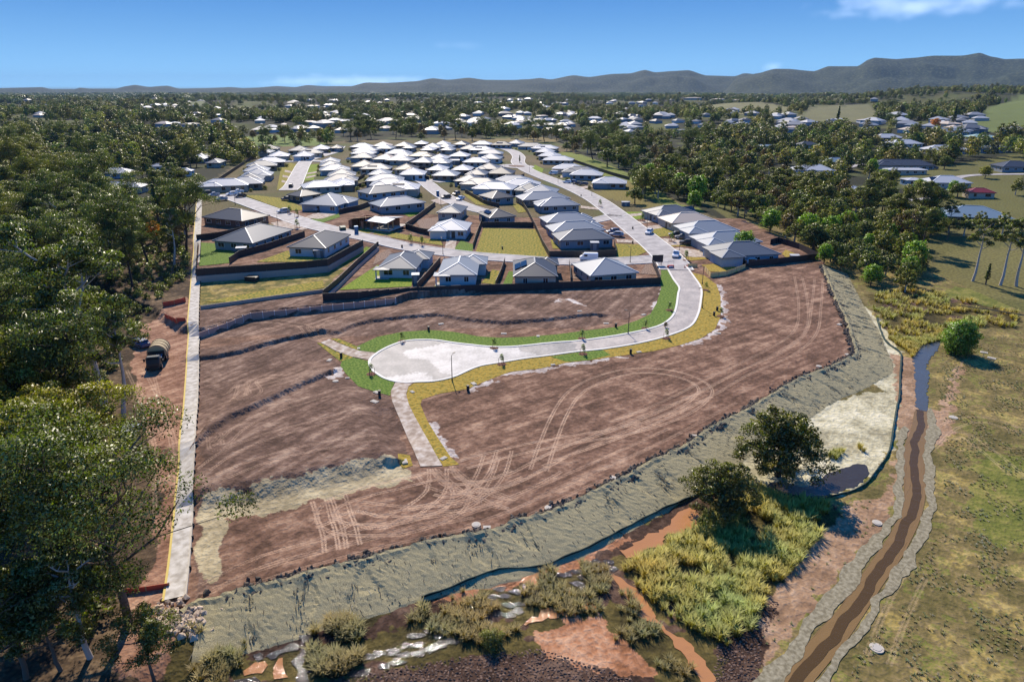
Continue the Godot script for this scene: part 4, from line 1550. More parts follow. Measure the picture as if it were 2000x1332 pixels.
func cloud_cover() -> ImageTexture:
	var w := 2048
	var h := 1024
	var im := Image.create(w, h, false, Image.FORMAT_RGBAF)
	im.fill(Color(0, 0, 0, 0))
	var f := noise(0.02, 5, 31)
	for c in [[1790.0, 10.0, 6.0, 0.75, 0.42], [690.0, 158.0, 6.5, 0.45, 0.35], [1860.0, -90.0, 7.0, 0.8, 0.4], [1510.0, 130.0, 0.9, 0.35, 0.25], [890.0, 88.0, 2.2, 0.25, 0.07]]:
		var d := aim(c[0], c[1]).normalized()
		var az := rad_to_deg(atan2(d.x, -d.z))
		var el := rad_to_deg(asin(d.y))
		for j in range(int((el - 3.0) / 180.0 * -h + h * 0.5) - 20, int((el - 3.0) / 180.0 * -h + h * 0.5) + 45):
			for i in range(-120, 121):
				if j < 0 or j >= h: continue
				var e := (0.5 - (j + 0.5) / h) * 180.0
				var a := az + i * 360.0 / w
				var x: float = (a - az) / c[2]
				var y: float = (e - el) / c[3]
				var base := -y * 0.6 if y < 0 else y * 0.35
				var k: float = clampf((1.0 - sqrt(x * x + y * y)) * 1.1 + f.get_noise_2d(i * 3.0 + c[0], j * 9.0) * 0.75, 0.0, 1.0) * c[4]
				var col := int(posmod(a / 360.0 * w, w))
				var was := im.get_pixel(col, j)
				im.set_pixel(col, j, Color(0.92, 0.94, 1.0, maxf(was.a, k)))
	return ImageTexture.create_from_image(im)

func materials() -> void:
	mat("concrete", srgb(178, 172, 160), 0.85)
	mat("concrete_pale", srgb(186, 176, 158), 0.85)
	mat("asphalt", srgb(150, 146, 142), 0.7)
	mat("kerb", srgb(222, 218, 206), 0.8)
	mat("frame", srgb(225, 225, 222), 0.5)
	mat("pane", srgb(26, 34, 42), 0.08)
	mat("garage", srgb(150, 152, 150), 0.5)
	mat("door", srgb(62, 58, 54), 0.5)
	mat("post_white", srgb(206, 206, 200), 0.6)
	mat("solar", srgb(20, 26, 44), 0.12)
	for r in [["white", 188, 189, 187], ["pale", 138, 145, 150], ["grey", 94, 102, 110], ["slate", 68, 74, 82], ["dark", 46, 50, 56], ["tan", 196, 180, 160], ["blue", 118, 138, 150], ["maroon", 128, 52, 58], ["teal", 150, 176, 168]]:
		var m := mat("roof_" + r[0], srgb(r[1], r[2], r[3]), 0.48)
		m.metallic_specular = 0.28
		mat("cap_roof_" + r[0], srgb(mini(255, r[1] + 52), mini(255, r[2] + 52), mini(255, r[3] + 50)), 0.5)
	for r in [["white", 204, 206, 204], ["cream", 186, 174, 156], ["grey", 150, 154, 156], ["tan", 144, 124, 106], ["blue", 140, 162, 178], ["brick", 122, 94, 78], ["charcoal", 74, 76, 80]]:
		mat("wall_" + r[0], srgb(r[1], r[2], r[3]), 0.85)
	mat("brick", srgb(150, 104, 78), 0.9)
	mat("timber", srgb(170, 138, 98), 0.85)
	mat("fence_black", srgb(44, 41, 42), 0.55)
	mat("fence_rail", srgb(58, 55, 56), 0.5)
	mat("wall_stone", srgb(178, 164, 150), 0.9)
	mat("sleeper", srgb(180, 150, 134), 0.9)
	mat("steel_post", srgb(236, 232, 226), 0.5)
	mat("silt_cloth", srgb(22, 52, 48), 0.8)
	mat("orange_mesh", srgb(190, 78, 54), 0.8)
	mat("cream_mesh", srgb(226, 196, 132), 0.85)
	mat("lit_side_yellow", srgb(206, 182, 96), 0.85)  # sunlit tone of the drain's side face, put into the colour
	mat("tyre", srgb(24, 24, 25), 0.9)
	mat("rim", srgb(176, 178, 180), 0.35, 0.6)
	mat("lamp_glass", srgb(220, 224, 224), 0.1)
	mat("lamp_dark", srgb(40, 42, 44), 0.5)
	mat("black_steel", srgb(34, 34, 36), 0.6)
	mat("truck_dark", srgb(48, 52, 52), 0.45)
	mat("canvas", srgb(186, 168, 130), 0.9)
	mat("rust", srgb(122, 84, 62), 0.9)
	mat("pipe_blue", srgb(66, 120, 160), 0.5)
	mat("mulch", srgb(96, 58, 40), 0.95)
	mat("pillar_dark", srgb(38, 36, 34), 0.8)
	mat("toilet_blue", srgb(36, 78, 112), 0.5)
	mat("toilet_door", srgb(52, 98, 134), 0.5)
	mat("toilet_roof", srgb(176, 206, 222), 0.5)
	mat("sign_back", srgb(48, 44, 44), 0.6)
	mat("barrier_red", srgb(206, 62, 44), 0.6)
	mat("shed_grey", srgb(92, 100, 106), 0.6)
	mat("skip_green", srgb(38, 70, 52), 0.6)
	for p in [["white", 232, 232, 230], ["silver", 170, 172, 174], ["black", 26, 27, 30], ["grey", 84, 88, 94], ["blue", 52, 76, 112], ["red", 140, 40, 36]]:
		var m := mat("paint_" + p[0], srgb(p[1], p[2], p[3]), 0.3)
		m.clearcoat_enabled = true
		m.clearcoat = 0.6
	mat("bark_brown", srgb(110, 92, 78), 0.95)
	mat("bark_grey", srgb(186, 176, 164), 0.9)
	mat("bark_dark", srgb(62, 52, 46), 0.95)
	for l in [["leaf", 1.0, 1.0, 1.0], ["leaf_olive", 1.12, 1.06, 0.75], ["leaf_yellow", 1.6, 1.4, 0.7], ["leaf_brown", 1.1, 0.92, 0.75], ["leaf_orange", 3.6, 1.2, 0.4], ["leaf_bright", 1.4, 1.6, 0.9], ["leaf_grey", 1.25, 1.2, 1.35]]:
		var m := mat(l[0], Color.WHITE, 0.42)
		m.albedo_color = Color(l[1] * 5.4, l[2] * 5.0, l[3] * 4.4).linear_to_srgb()
		m.vertex_color_use_as_albedo = true
		m.metallic_specular = 0.5
		m.backlight_enabled = true
		m.backlight = Color(0.8, 0.9, 0.36)
	ground_mat("grass_green", noise(0.03, 4, 40), srgb(70, 94, 32), srgb(94, 120, 44), srgb(122, 136, 60), 9.0, 5.0)
	ground_mat("grass_yellow", noise(0.025, 4, 41), srgb(118, 108, 44), srgb(172, 142, 58), srgb(138, 128, 62), 12.0, 5.0)
	ground_mat("grass_mixed", noise(0.025, 4, 42), srgb(84, 100, 36), srgb(132, 124, 50), srgb(176, 148, 66), 11.0, 5.0)
	ground_mat("grass_lime", noise(0.03, 4, 43), srgb(86, 110, 28), srgb(116, 136, 38), srgb(150, 152, 60), 10.0, 5.0)
	ground_mat("estate_soil", noise(0.03, 4, 44), srgb(104, 84, 72), srgb(134, 112, 96), srgb(170, 148, 128), 8.0, 5.0)
	ground_mat("clay", noise(0.06, 5, 45, FastNoiseLite.TYPE_CELLULAR), srgb(98, 88, 64), srgb(172, 161, 122), srgb(208, 196, 154), 4.0, 5.0, 0.95, 1024)
	ground_mat("geotextile", noise(0.04, 5, 46), srgb(116, 108, 86), srgb(138, 130, 106), srgb(158, 150, 126), 12.0, 0.6)
	ground_mat("path_concrete", noise(0.02, 5, 47), srgb(150, 132, 114), srgb(178, 162, 144), srgb(204, 194, 180), 16.0, 1.0)
	ground_mat("drain_concrete", noise(0.02, 5, 48), srgb(168, 160, 146), srgb(194, 187, 173), srgb(210, 204, 192), 14.0, 1.0)
	ground_mat("street", noise(0.012, 4, 49), srgb(152, 147, 143), srgb(166, 161, 156), srgb(180, 175, 169), 24.0, 0.0, 0.75)
	var far := ground_mat("far_earth", noise(0.05, 4, 50), srgb(178, 178, 178), srgb(228, 228, 228), srgb(255, 255, 255), 26.0, 0.0)
	far.vertex_color_use_as_albedo = true
	ground_mat("hill_forest", noise(0.05, 5, 51), srgb(24, 34, 20), srgb(44, 54, 30), srgb(98, 102, 66), 700.0, 0.0)
	var mw := mat("muddy_water", srgb(176, 124, 76), 0.06)
	mw.metallic_specular = 0.5
	var dw := mat("dark_water", srgb(64, 56, 44), 0.05)
	var cw := mat("creek_water", srgb(128, 102, 64), 0.25)
	var cd := mat("creek_deep", srgb(82, 64, 38), 0.12)
	var gw := mat("pond_water", srgb(84, 86, 84), 0.05)
	var rip := bumps(noise(0.06, 3, 52), 512, 1.2)
	for w in [mw, dw, cw, gw, cd]:
		w.normal_enabled = true
		w.normal_texture = rip
		w.uv1_triplanar = true
		w.uv1_world_triplanar = true
		w.uv1_scale = Vector3.ONE / 5.0
	for w in [cw, cd]: w.metallic_specular = 0.28
	dw.normal_scale = 2.2
	dw.uv1_scale = Vector3.ONE / 1.6

func road_picture() -> ImageTexture:   # the new road: rolled asphalt with a bleached, dusty end
	var n := 1024
	var x0 := -42.0
	var z0 := -182.0
	var size := 104.0
	var na := noise(0.02, 4, 61).get_image(n, n).get_data()
	var nb := noise(0.15, 3, 62).get_image(n, n).get_data()
	var white := plane_poly([[880, 668], [1010, 678], [1040, 694], [985, 706], [938, 716], [900, 731], [884, 736], [862, 722], [836, 704], [802, 700], [788, 694], [800, 684], [836, 678]])
	var white2 := plane_poly([[752, 738], [790, 731], [828, 727], [840, 747], [795, 749]])
	var out := PackedByteArray()
	out.resize(n * n * 3)
	for y in n:
		for x in n:
			var k := y * n + x
			var p := Vector2(x0 + size * x / n + (na[k] - 128) * 0.012, z0 + size * y / n + (nb[k] - 128) * 0.006)
			var t := (na[k] * 0.6 + nb[k] * 0.4) / 255.0
			var c := Vector3(138, 131, 126).lerp(Vector3(178, 168, 158), clampf(t * 2.2 - 0.6, 0, 1))
			if p.x < 12.0:
				c = Vector3(104, 103, 104).lerp(Vector3(146, 141, 137), clampf(t * 2.4 - 0.7, 0, 1))
				if p.y < -95.0 and (Geometry2D.is_point_in_polygon(p, white) or Geometry2D.is_point_in_polygon(p, white2)):
					var s := absf(fmod(p.x * 0.5 + p.y * 0.86 + 400.0, 2.6) - 1.3)
					c = c.lerp(Vector3(190, 187, 182), clampf(0.2 + t * 1.0, 0.0, 0.9) if s > 0.2 else 0.35 + t * 0.3)
			out[k * 3] = int(c.x); out[k * 3 + 1] = int(c.y); out[k * 3 + 2] = int(c.z)
	return ImageTexture.create_from_image(Image.create_from_data(n, n, false, Image.FORMAT_RGB8, out))

func setting() -> void:
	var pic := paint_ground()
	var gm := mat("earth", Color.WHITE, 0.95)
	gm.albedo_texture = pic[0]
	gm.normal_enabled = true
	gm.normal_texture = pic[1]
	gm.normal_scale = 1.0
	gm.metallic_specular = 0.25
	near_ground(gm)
	far_ground(M.far_earth)
	# the new road
	var rm := mat("new_road", Color.WHITE, 0.62)
	rm.albedo_texture = road_picture()
	var outline := plane_poly(ROAD_SOUTH)
	outline.reverse()
	var south := smooth_line(plane_poly(ROAD_SOUTH), 1.0)
	var north := smooth_line(plane_poly(ROAD_NORTH), 1.0)
	var bulb := smooth_line(plane_poly(BULB), 0.8)
	var ring := PackedVector2Array()
	var rs := south.duplicate()
	rs.reverse()
	ring.append_array(rs); ring.append_array(bulb.slice(1)); ring.append_array(north.slice(1))
	var mb := drape(ring, 0.05)
	for i in mb.v.size():
		mb.u[i] = Vector2((mb.v[i].x + 42.0) / 104.0, (mb.v[i].z + 182.0) / 104.0)
	struct("road", mb.mesh(), rm)
	for k in [south, bulb, north]: struct("kerb", ribbon(k, 0.45, 0.05, 0.1).mesh(), M.kerb)
	# concrete ways off the turning circle
	struct("path", drape(plane_poly(PATH_SOUTH), 0.09).mesh(), M.path_concrete)
	struct("path", drape(plane_poly(PATH_WEST), 0.09).mesh(), M.path_concrete)
	# turf verges
	var rn := [[1303, 523], [1316, 546], [1327, 562], [1325, 574], [1321, 601], [1313, 619], [1295, 633], [1271, 642], [1232, 651], [1190, 658], [1130, 666], [1070, 671], [1010, 677], [965, 678], [899, 672], [860, 666], [839, 664], [812, 664], [788, 667], [770, 673], [750, 682], [738, 689]]
	struct("verge_grass", drape(plane_poly([[701, 685], [697, 677], [737, 658], [788, 648], [839, 645], [860, 646], [890, 649], [935, 657], [980, 660], [1028, 658], [1085, 654], [1145, 646], [1205, 639], [1247, 625], [1271, 613], [1283, 592], [1292, 562], [1289, 544], [1283, 526]] + rn), 0.04).mesh(), M.grass_green)
	struct("verge_grass", drape(plane_poly([[687, 698], [720, 705], [726, 722], [737, 731], [752, 740], [771, 746], [763, 765], [762, 773], [737, 767], [699, 755], [676, 732], [664, 714], [668, 704]]), 0.04).mesh(), M.grass_green)
	struct("verge_grass", drape(plane_poly([[812, 747], [840, 747], [865, 743], [890, 736], [914, 725], [938, 716], [980, 709], [1028, 701], [1070, 696], [1130, 688], [1178, 683], [1235, 674], [1289, 662], [1328, 649], [1352, 635], [1364, 614], [1369, 589], [1370, 565], [1358, 544], [1350, 532], [1376, 538], [1400, 556], [1408, 580], [1408, 619], [1397, 643], [1370, 661], [1334, 673], [1280, 685], [1220, 694], [1160, 703], [1106, 709], [1055, 720], [995, 727], [950, 744], [911, 760], [860, 769], [852, 771], [824, 780], [821, 790], [834, 821], [857, 859], [880, 893], [897, 907], [866, 911], [848, 883], [834, 857], [811, 816], [798, 790], [793, 770], [798, 755]]), 0.035).mesh(), M.grass_yellow)
	struct("verge_grass", drape(plane_poly([[1076, 697], [1130, 689], [1178, 684], [1193, 694], [1150, 704], [1106, 707]]), 0.06).mesh(), M.grass_green)
	struct("verge_grass", drape(plane_poly([[618, 670], [643, 690], [664, 706], [690, 698], [655, 687], [626, 671]]), 0.05).mesh(), M.grass_mixed)
	struct("verge_grass", drape(plane_poly([[645, 662], [660, 662], [697, 677], [701, 685], [673, 675]]), 0.05).mesh(), M.grass_mixed)
	struct("verge_grass", drape(plane_poly([[777, 892], [800, 890], [806, 910], [787, 916], [778, 904]]), 0.06).mesh(), M.grass_yellow)
	# the batter below the pad and the small one between the lots
	struct("embankment", batter(smooth_line(plane_poly(BATTER_TOP.slice(1, 33)), 0.28), 6.9, 1).mesh(), M.clay)
	# drain along the west side
	var axis := plane_poly([[341, 1172], [352, 1080], [362, 960], [369, 850], [375, 740], [379, 640], [383, 560]])
	var axis2 := plane_poly([[383, 520], [387, 460], [390, 396]], 1.4)
	var strip := smooth_line(axis, 1.2)
	strip.append_array(smooth_line(axis2, 1.2))
	drain(strip)
	# channel lined with geotextile on the east side
	for s in [[[1751, 880], [1748, 982], [1739, 1009], [1692, 1067], [1637, 1131], [1590, 1192], [1542, 1257], [1488, 1314], [1440, 1380], [1490, 1390], [1529, 1331], [1587, 1246], [1637, 1192], [1688, 1117], [1739, 1043], [1765, 982], [1766, 880], [1775, 836], [1757, 838]], [[1807, 880], [1807, 982], [1773, 1070], [1722, 1148], [1688, 1202], [1651, 1257], [1593, 1328], [1540, 1390], [1580, 1385], [1617, 1331], [1665, 1263], [1705, 1209], [1736, 1162], [1780, 1111], [1821, 1026], [1826, 965], [1824, 880], [1835, 850], [1826, 805], [1816, 800], [1815, 830]]]:
		struct("geotextile", drape(ragged(plane_poly(s, LOW), 0.3, 4.0), 0.07).mesh(), M.geotextile)
	struct("creek", drape(smooth_ring(plane_poly([[1766, 880], [1765, 982], [1739, 1043], [1688, 1117], [1637, 1192], [1587, 1246], [1529, 1331], [1485, 1395], [1540, 1395], [1593, 1328], [1651, 1257], [1688, 1202], [1722, 1148], [1773, 1070], [1807, 982], [1807, 880], [1814, 800], [1790, 800], [1780, 840]], LOW), 1.0), 0.045).mesh(), M.creek_water)
	var deep := smooth_line(plane_poly([[1796, 800], [1795, 850], [1786, 900], [1788, 980], [1758, 1052], [1712, 1125], [1660, 1200], [1612, 1262], [1560, 1330], [1515, 1390]], LOW), 0.5)
	var wavy := PackedVector2Array()
	for i in deep.size(): wavy.append(deep[i] + Vector2(n_mid.get_noise_2d(i * 1.3, 4.0), n_mid.get_noise_2d(i * 1.3, 90.0)) * 0.5)
	struct("creek", ribbon(wavy, 0.95, 0.065).mesh(), M.creek_deep)
	struct("pond", drape(ragged(plane_poly([[1784, 688], [1799, 676], [1838, 664], [1834, 680], [1826, 692], [1811, 712], [1816, 735], [1812, 770], [1814, 800], [1792, 798], [1788, 760], [1786, 720]], LOW), 0.5), 0.06).mesh(), M.pond_water)
	# estate streets and lawns
	for s in [
		[[[436, 380], [478, 394], [533, 414], [600, 437], [685, 458], [760, 474], [850, 491], [930, 500], [1010, 506], [1100, 511], [1200, 511], [1300, 505]], 7.5],
		[[[1322, 528], [1309, 508], [1280, 480], [1240, 448], [1200, 416], [1160, 388], [1110, 364], [1062, 346], [1030, 332], [1012, 318], [1013, 306], [1002, 296], [984, 290]], 8.5],
		[[[562, 372], [572, 362], [583, 340], [592, 322], [602, 312], [628, 304], [652, 296], [664, 286]], 7.5],
		[[[760, 345], [800, 347], [828, 355], [845, 368], [866, 383], [892, 396], [925, 408], [950, 414]], 7.5],
		[[[1150, 433], [1175, 428], [1205, 420]], 6.5],
		[[[920, 325], [960, 326], [1005, 324]], 7.5],
		[[[842, 354], [870, 352], [896, 350]], 9.0],
		[[[545, 316], [600, 314], [650, 316]], 7.0],
		[[[1540, 330], [1600, 338], [1680, 322], [1740, 318]], 6.0],
		[[[1745, 390], [1830, 385], [1880, 345], [2050, 340]], 5.5],
	]:
		var line := smooth_line(poly(s[0]), 3.0)
		struct("road", ribbon(line, s[1], 0.14).mesh(), M.street)
		if s[0][0][0] < 1500:
			for side in [-1.0, 1.0]:
				var e := PackedVector2Array()
				for i in line.size():
					var t := (line[mini(i + 1, line.size() - 1)] - line[maxi(i - 1, 0)]).normalized()
					e.append(line[i] + Vector2(-t.y, t.x) * side * (s[1] * 0.5 + 0.12))
				struct("kerb", ribbon(e, 0.34, 0.14, 0.08).mesh(), M.kerb)
	var island := gp2(1009, 325)
	var disc := PackedVector2Array()
	for i in 20: disc.append(island + Vector2(cos(TAU * i / 20), sin(TAU * i / 20)) * 11.0)
	struct("road", drape(disc, 0.17, 6.0).mesh(), M.street)
	disc.clear()
	for i in 20: disc.append(island + Vector2(cos(TAU * i / 20), sin(TAU * i / 20)) * 5.0)
	struct("roundabout_island", drape(disc, 0.3, 6.0).mesh(), M.estate_soil)
	for l in [
		["grass_green", [[388, 520], [389, 474], [425, 476], [468, 500], [448, 514]]], ["grass_mixed", [[500, 512], [560, 490], [640, 508], [600, 512]]],
		["grass_lime", [[662, 567], [737, 518], [806, 545], [803, 560]]], ["grass_lime", [[848, 560], [862, 545], [880, 552], [852, 561]]],
		["grass_mixed", [[940, 553], [962, 527], [976, 530], [966, 556]]], ["grass_green", [[982, 556], [994, 530], [1004, 531], [1000, 556]]],
		["grass_lime", [[648, 516], [715, 482], [728, 486], [664, 520]]], ["grass_mixed", [[688, 452], [800, 470], [866, 480], [860, 470], [760, 452], [720, 444]]],
		["grass_green", [[885, 488], [900, 470], [925, 478], [922, 494]]], ["grass_mixed", [[928, 495], [944, 446], [1045, 448], [1072, 504], [980, 500]]],
		["grass_mixed", [[1205, 503], [1200, 476], [1250, 478], [1268, 490], [1245, 500]]], ["grass_mixed", [[1075, 468], [1088, 470], [1095, 486], [1080, 486]]],
		["grass_yellow", [[1328, 490], [1385, 488], [1392, 505], [1345, 510]]], ["grass_yellow", [[1295, 470], [1350, 462], [1365, 480], [1312, 482]]],
		["grass_mixed", [[1262, 446], [1320, 440], [1330, 458], [1280, 464]]], ["grass_lime", [[1222, 414], [1265, 414], [1270, 426], [1230, 430]]],
		["grass_yellow", [[1370, 518], [1412, 514], [1445, 524], [1440, 533], [1388, 531]]], ["grass_yellow", [[1528, 496], [1535, 488], [1575, 505], [1540, 508]]],
		["grass_mixed", [[478, 382], [502, 382], [555, 388], [600, 410], [560, 412], [520, 398]]], ["grass_green", [[594, 432], [660, 416], [664, 424], [622, 438]]],
		["grass_lime", [[786, 418], [830, 408], [828, 414], [800, 424]]], ["grass_mixed", [[902, 378], [930, 384], [965, 402], [930, 400]]],
		["grass_mixed", [[1000, 399], [1015, 398], [1028, 414], [1012, 416]]], ["grass_lime", [[1028, 332], [1045, 322], [1062, 330], [1058, 340]]],
		["grass_mixed", [[540, 372], [548, 328], [566, 318], [582, 322], [566, 362]]], ["grass_lime", [[590, 354], [600, 322], [622, 320], [612, 352]]],
		["grass_mixed", [[430, 420], [450, 408], [520, 436], [560, 448], [540, 452], [470, 428]]],
		["grass_mixed", [[398, 590], [560, 560], [630, 548], [632, 562], [480, 592]]],
		["estate_soil", [[735, 498], [758, 487], [770, 498], [728, 518]]], ["estate_soil", [[700, 465], [760, 470], [772, 456], [730, 452]]],
		["estate_soil", [[1250, 535], [1262, 516], [1290, 520], [1292, 538]]], ["estate_soil", [[1112, 545], [1126, 520], [1150, 546]]],
		["estate_soil", [[820, 446], [812, 430], [880, 420], [850, 448]]],
	]:
		struct("lawn", drape(poly(l[1]), 0.09, 3.0).mesh(), M[l[0]])
	for d in [   # concrete drives from the street to the garages
		[[1310, 486], [1330, 484], [1400, 496], [1396, 504], [1340, 502]], [[1282, 468], [1300, 466], [1368, 472], [1364, 478], [1300, 480]], [[1252, 444], [1322, 436], [1330, 440], [1262, 450]],
		[[1238, 434], [1300, 426], [1306, 430], [1246, 438]], [[1216, 420], [1276, 414], [1282, 417], [1222, 425]], [[868, 489], [872, 468], [892, 470], [888, 490]], [[590, 427], [612, 418], [650, 412], [662, 417], [628, 428]],
		[[528, 436], [560, 430], [604, 446], [590, 450], [540, 444]], [[1248, 470], [1204, 468], [1206, 474], [1262, 476]], [[1234, 452], [1190, 452], [1192, 457], [1242, 458]], [[1182, 408], [1135, 402], [1134, 407], [1186, 412]],
		[[556, 332], [582, 338], [581, 341], [555, 336]], [[552, 342], [578, 348], [577, 351], [551, 346]], [[550, 352], [574, 358], [572, 361], [549, 356]], [[600, 338], [618, 335], [618, 338], [599, 341]], [[598, 345], [616, 342], [616, 345], [597, 349]],
		[[1092, 344], [1112, 341], [1114, 344], [1096, 348]], [[1074, 338], [1092, 335], [1094, 338], [1078, 342]], [[1126, 366], [1156, 362], [1158, 366], [1132, 370]], [[840, 364], [812, 354], [816, 352], [846, 362]], [[860, 400], [840, 392], [856, 388], [884, 396]],
	]:
		struct("driveway", drape(poly(d), 0.12, 4.0).mesh(), M.path_concrete)

func ragged(list: PackedVector2Array, wob: float, fq := 14.0) -> PackedVector2Array:
	var ring := smooth_ring(list, 0.4)
	for k in [1.0, 0.5, 0.25]:
		var r := ring.duplicate()
		for i in ring.size():
			r[i] += Vector2(n_mid.get_noise_2d(ring[i].x * fq, ring[i].y * fq), n_mid.get_noise_2d(ring[i].y * fq, ring[i].x * fq + 50.0)) * wob * k * 2.0
		if not Geometry2D.triangulate_polygon(r).is_empty(): return r
	return ring

func batter(line: PackedVector2Array, run: float, sd: int) -> MB:   # a rough clay slope falling away from the edge of the pad
	var m := MB.new()
	var rows := 20
	var g := []
	var f := noise(0.55, 3, 77)
	var gul := noise(0.35, 2, 78)
	for i in line.size():
		var t := (line[mini(i + 2, line.size() - 1)] - line[maxi(i - 2, 0)]).normalized()
		var s := Vector2(t.y, -t.x)
		if out_d(line[i] + s * 2.0) < 0: s = -s
		var row := []
		for j in rows + 1:
			var k := float(j) / rows
			var p := line[i] + s * (k * run - 0.4 + f.get_noise_2d(i * 0.35, j * 0.3) * 0.2)
			var lump := absf(f.get_noise_2d(p.x * 1.6, p.y * 1.6)) * 0.13 * smoothstep(0.0, 0.2, k) - smoothstep(0.2, 0.45, gul.get_noise_2d(i * 0.24, k * 1.9)) * 0.2 * smoothstep(0.05, 0.2, k)
			var crest := exp(-pow((k - 0.07) / 0.06, 2.0)) * (0.12 + 0.4 * absf(f.get_noise_2d(p.x * 0.9, p.y * 0.9)))
			row.append(on(p, 0.24 * (1.0 - k * k * k) + 0.03 + lump * (1.0 - pow(k, 6.0)) + crest - (0.3 if j == 0 else (0.06 if j == rows else 0.0))))
		g.append(row)
	for i in line.size() - 1:
		for j in rows:
			var a: Vector3 = g[i][j]
			var b: Vector3 = g[i][j + 1]
			var c: Vector3 = g[i + 1][j + 1]
			var d: Vector3 = g[i + 1][j]
			if (b - a).cross(c - a).y > 0: m.quad(a, b, c, d)
			else: m.quad(d, c, b, a)
	return m

func drain(strip: PackedVector2Array) -> void:
	struct("concrete_drain", ribbon(strip, 1.75, 0.1, 0.18).mesh(), M.drain_concrete)
	var left := PackedVector2Array()
	var right := PackedVector2Array()
	for i in strip.size():
		var t := (strip[mini(i + 1, strip.size() - 1)] - strip[maxi(i - 1, 0)]).normalized()
		var s := Vector2(-t.y, t.x)
		left.append(strip[i] - s * 1.0); right.append(strip[i] + s * 0.95)
	if left[0].x > right[0].x:
		var q := left
		left = right
		right = q
	struct("drain_lit_side", ribbon(left, 0.22, 0.1, 0.14).mesh(), M.lit_side_yellow)  # yellow strip painting the sunlit side face of the drain
	struct("drain_edge", ribbon(right, 0.14, 0.1, 0.26).mesh(), M.concrete_pale)
	# dark pegs along the outer edge
	var pegs := thing("drain_pegs", "row of small dark pegs along the edge of the long concrete drain", "edge pegs", on(right[0]))
	var n := 0
	for i in range(4, right.size() - 70, 1):
		if i % 2: continue
		var m := MB.new()
		m.box(Vector3(0, 0.2, 0), Vector3(0.16, 0.5, 0.16))
		var o := put("peg", m.mesh(), M.black_steel, pegs)
		o.position = on(right[i] + Vector2(0.16, 0)) - pegs.position
		n += 1

func horizon() -> void:
	hills("hills", 9000.0, 2600.0, [[-500, 172], [-300, 165], [-120, 170], [0, 172], [40, 171], [80, 170], [100, 174], [145, 174], [155, 171], [175, 173], [225, 173], [245, 168], [262, 165.5], [290, 169.5], [325, 167], [350, 173], [400, 172], [450, 170], [475, 172], [500, 171], [540, 168], [575, 170], [600, 166], [635, 168], [685, 168], [720, 167], [780, 170]], M.hill_forest, 91)
	hills("hills", 7600.0, 2400.0, [[560, 178], [620, 174], [685, 168], [715, 161], [755, 161.5], [810, 158.5], [845, 152.5], [875, 155.5], [915, 151.5], [950, 155.5], [1000, 156], [1030, 154.5], [1055, 152], [1075, 154.5], [1120, 146.5], [1150, 150], [1200, 144], [1230, 143], [1260, 136], [1280, 140.5], [1315, 138], [1345, 136.5], [1380, 147], [1435, 148.5], [1455, 142.5], [1490, 146], [1560, 160], [1620, 170]], M.hill_forest, 92)
	hills("mountain", 6600.0, 2600.0, [[1400, 168], [1440, 152], [1480, 143], [1515, 134], [1540, 134], [1590, 138.5], [1620, 128.5], [1675, 129], [1700, 115], [1710, 112.5], [1750, 115], [1780, 112.5], [1825, 107.5], [1880, 107.5], [1915, 102.5], [1940, 110.5], [1965, 115], [2000, 114], [2100, 122], [2250, 118], [2400, 135], [2500, 150]], M.hill_forest, 93)

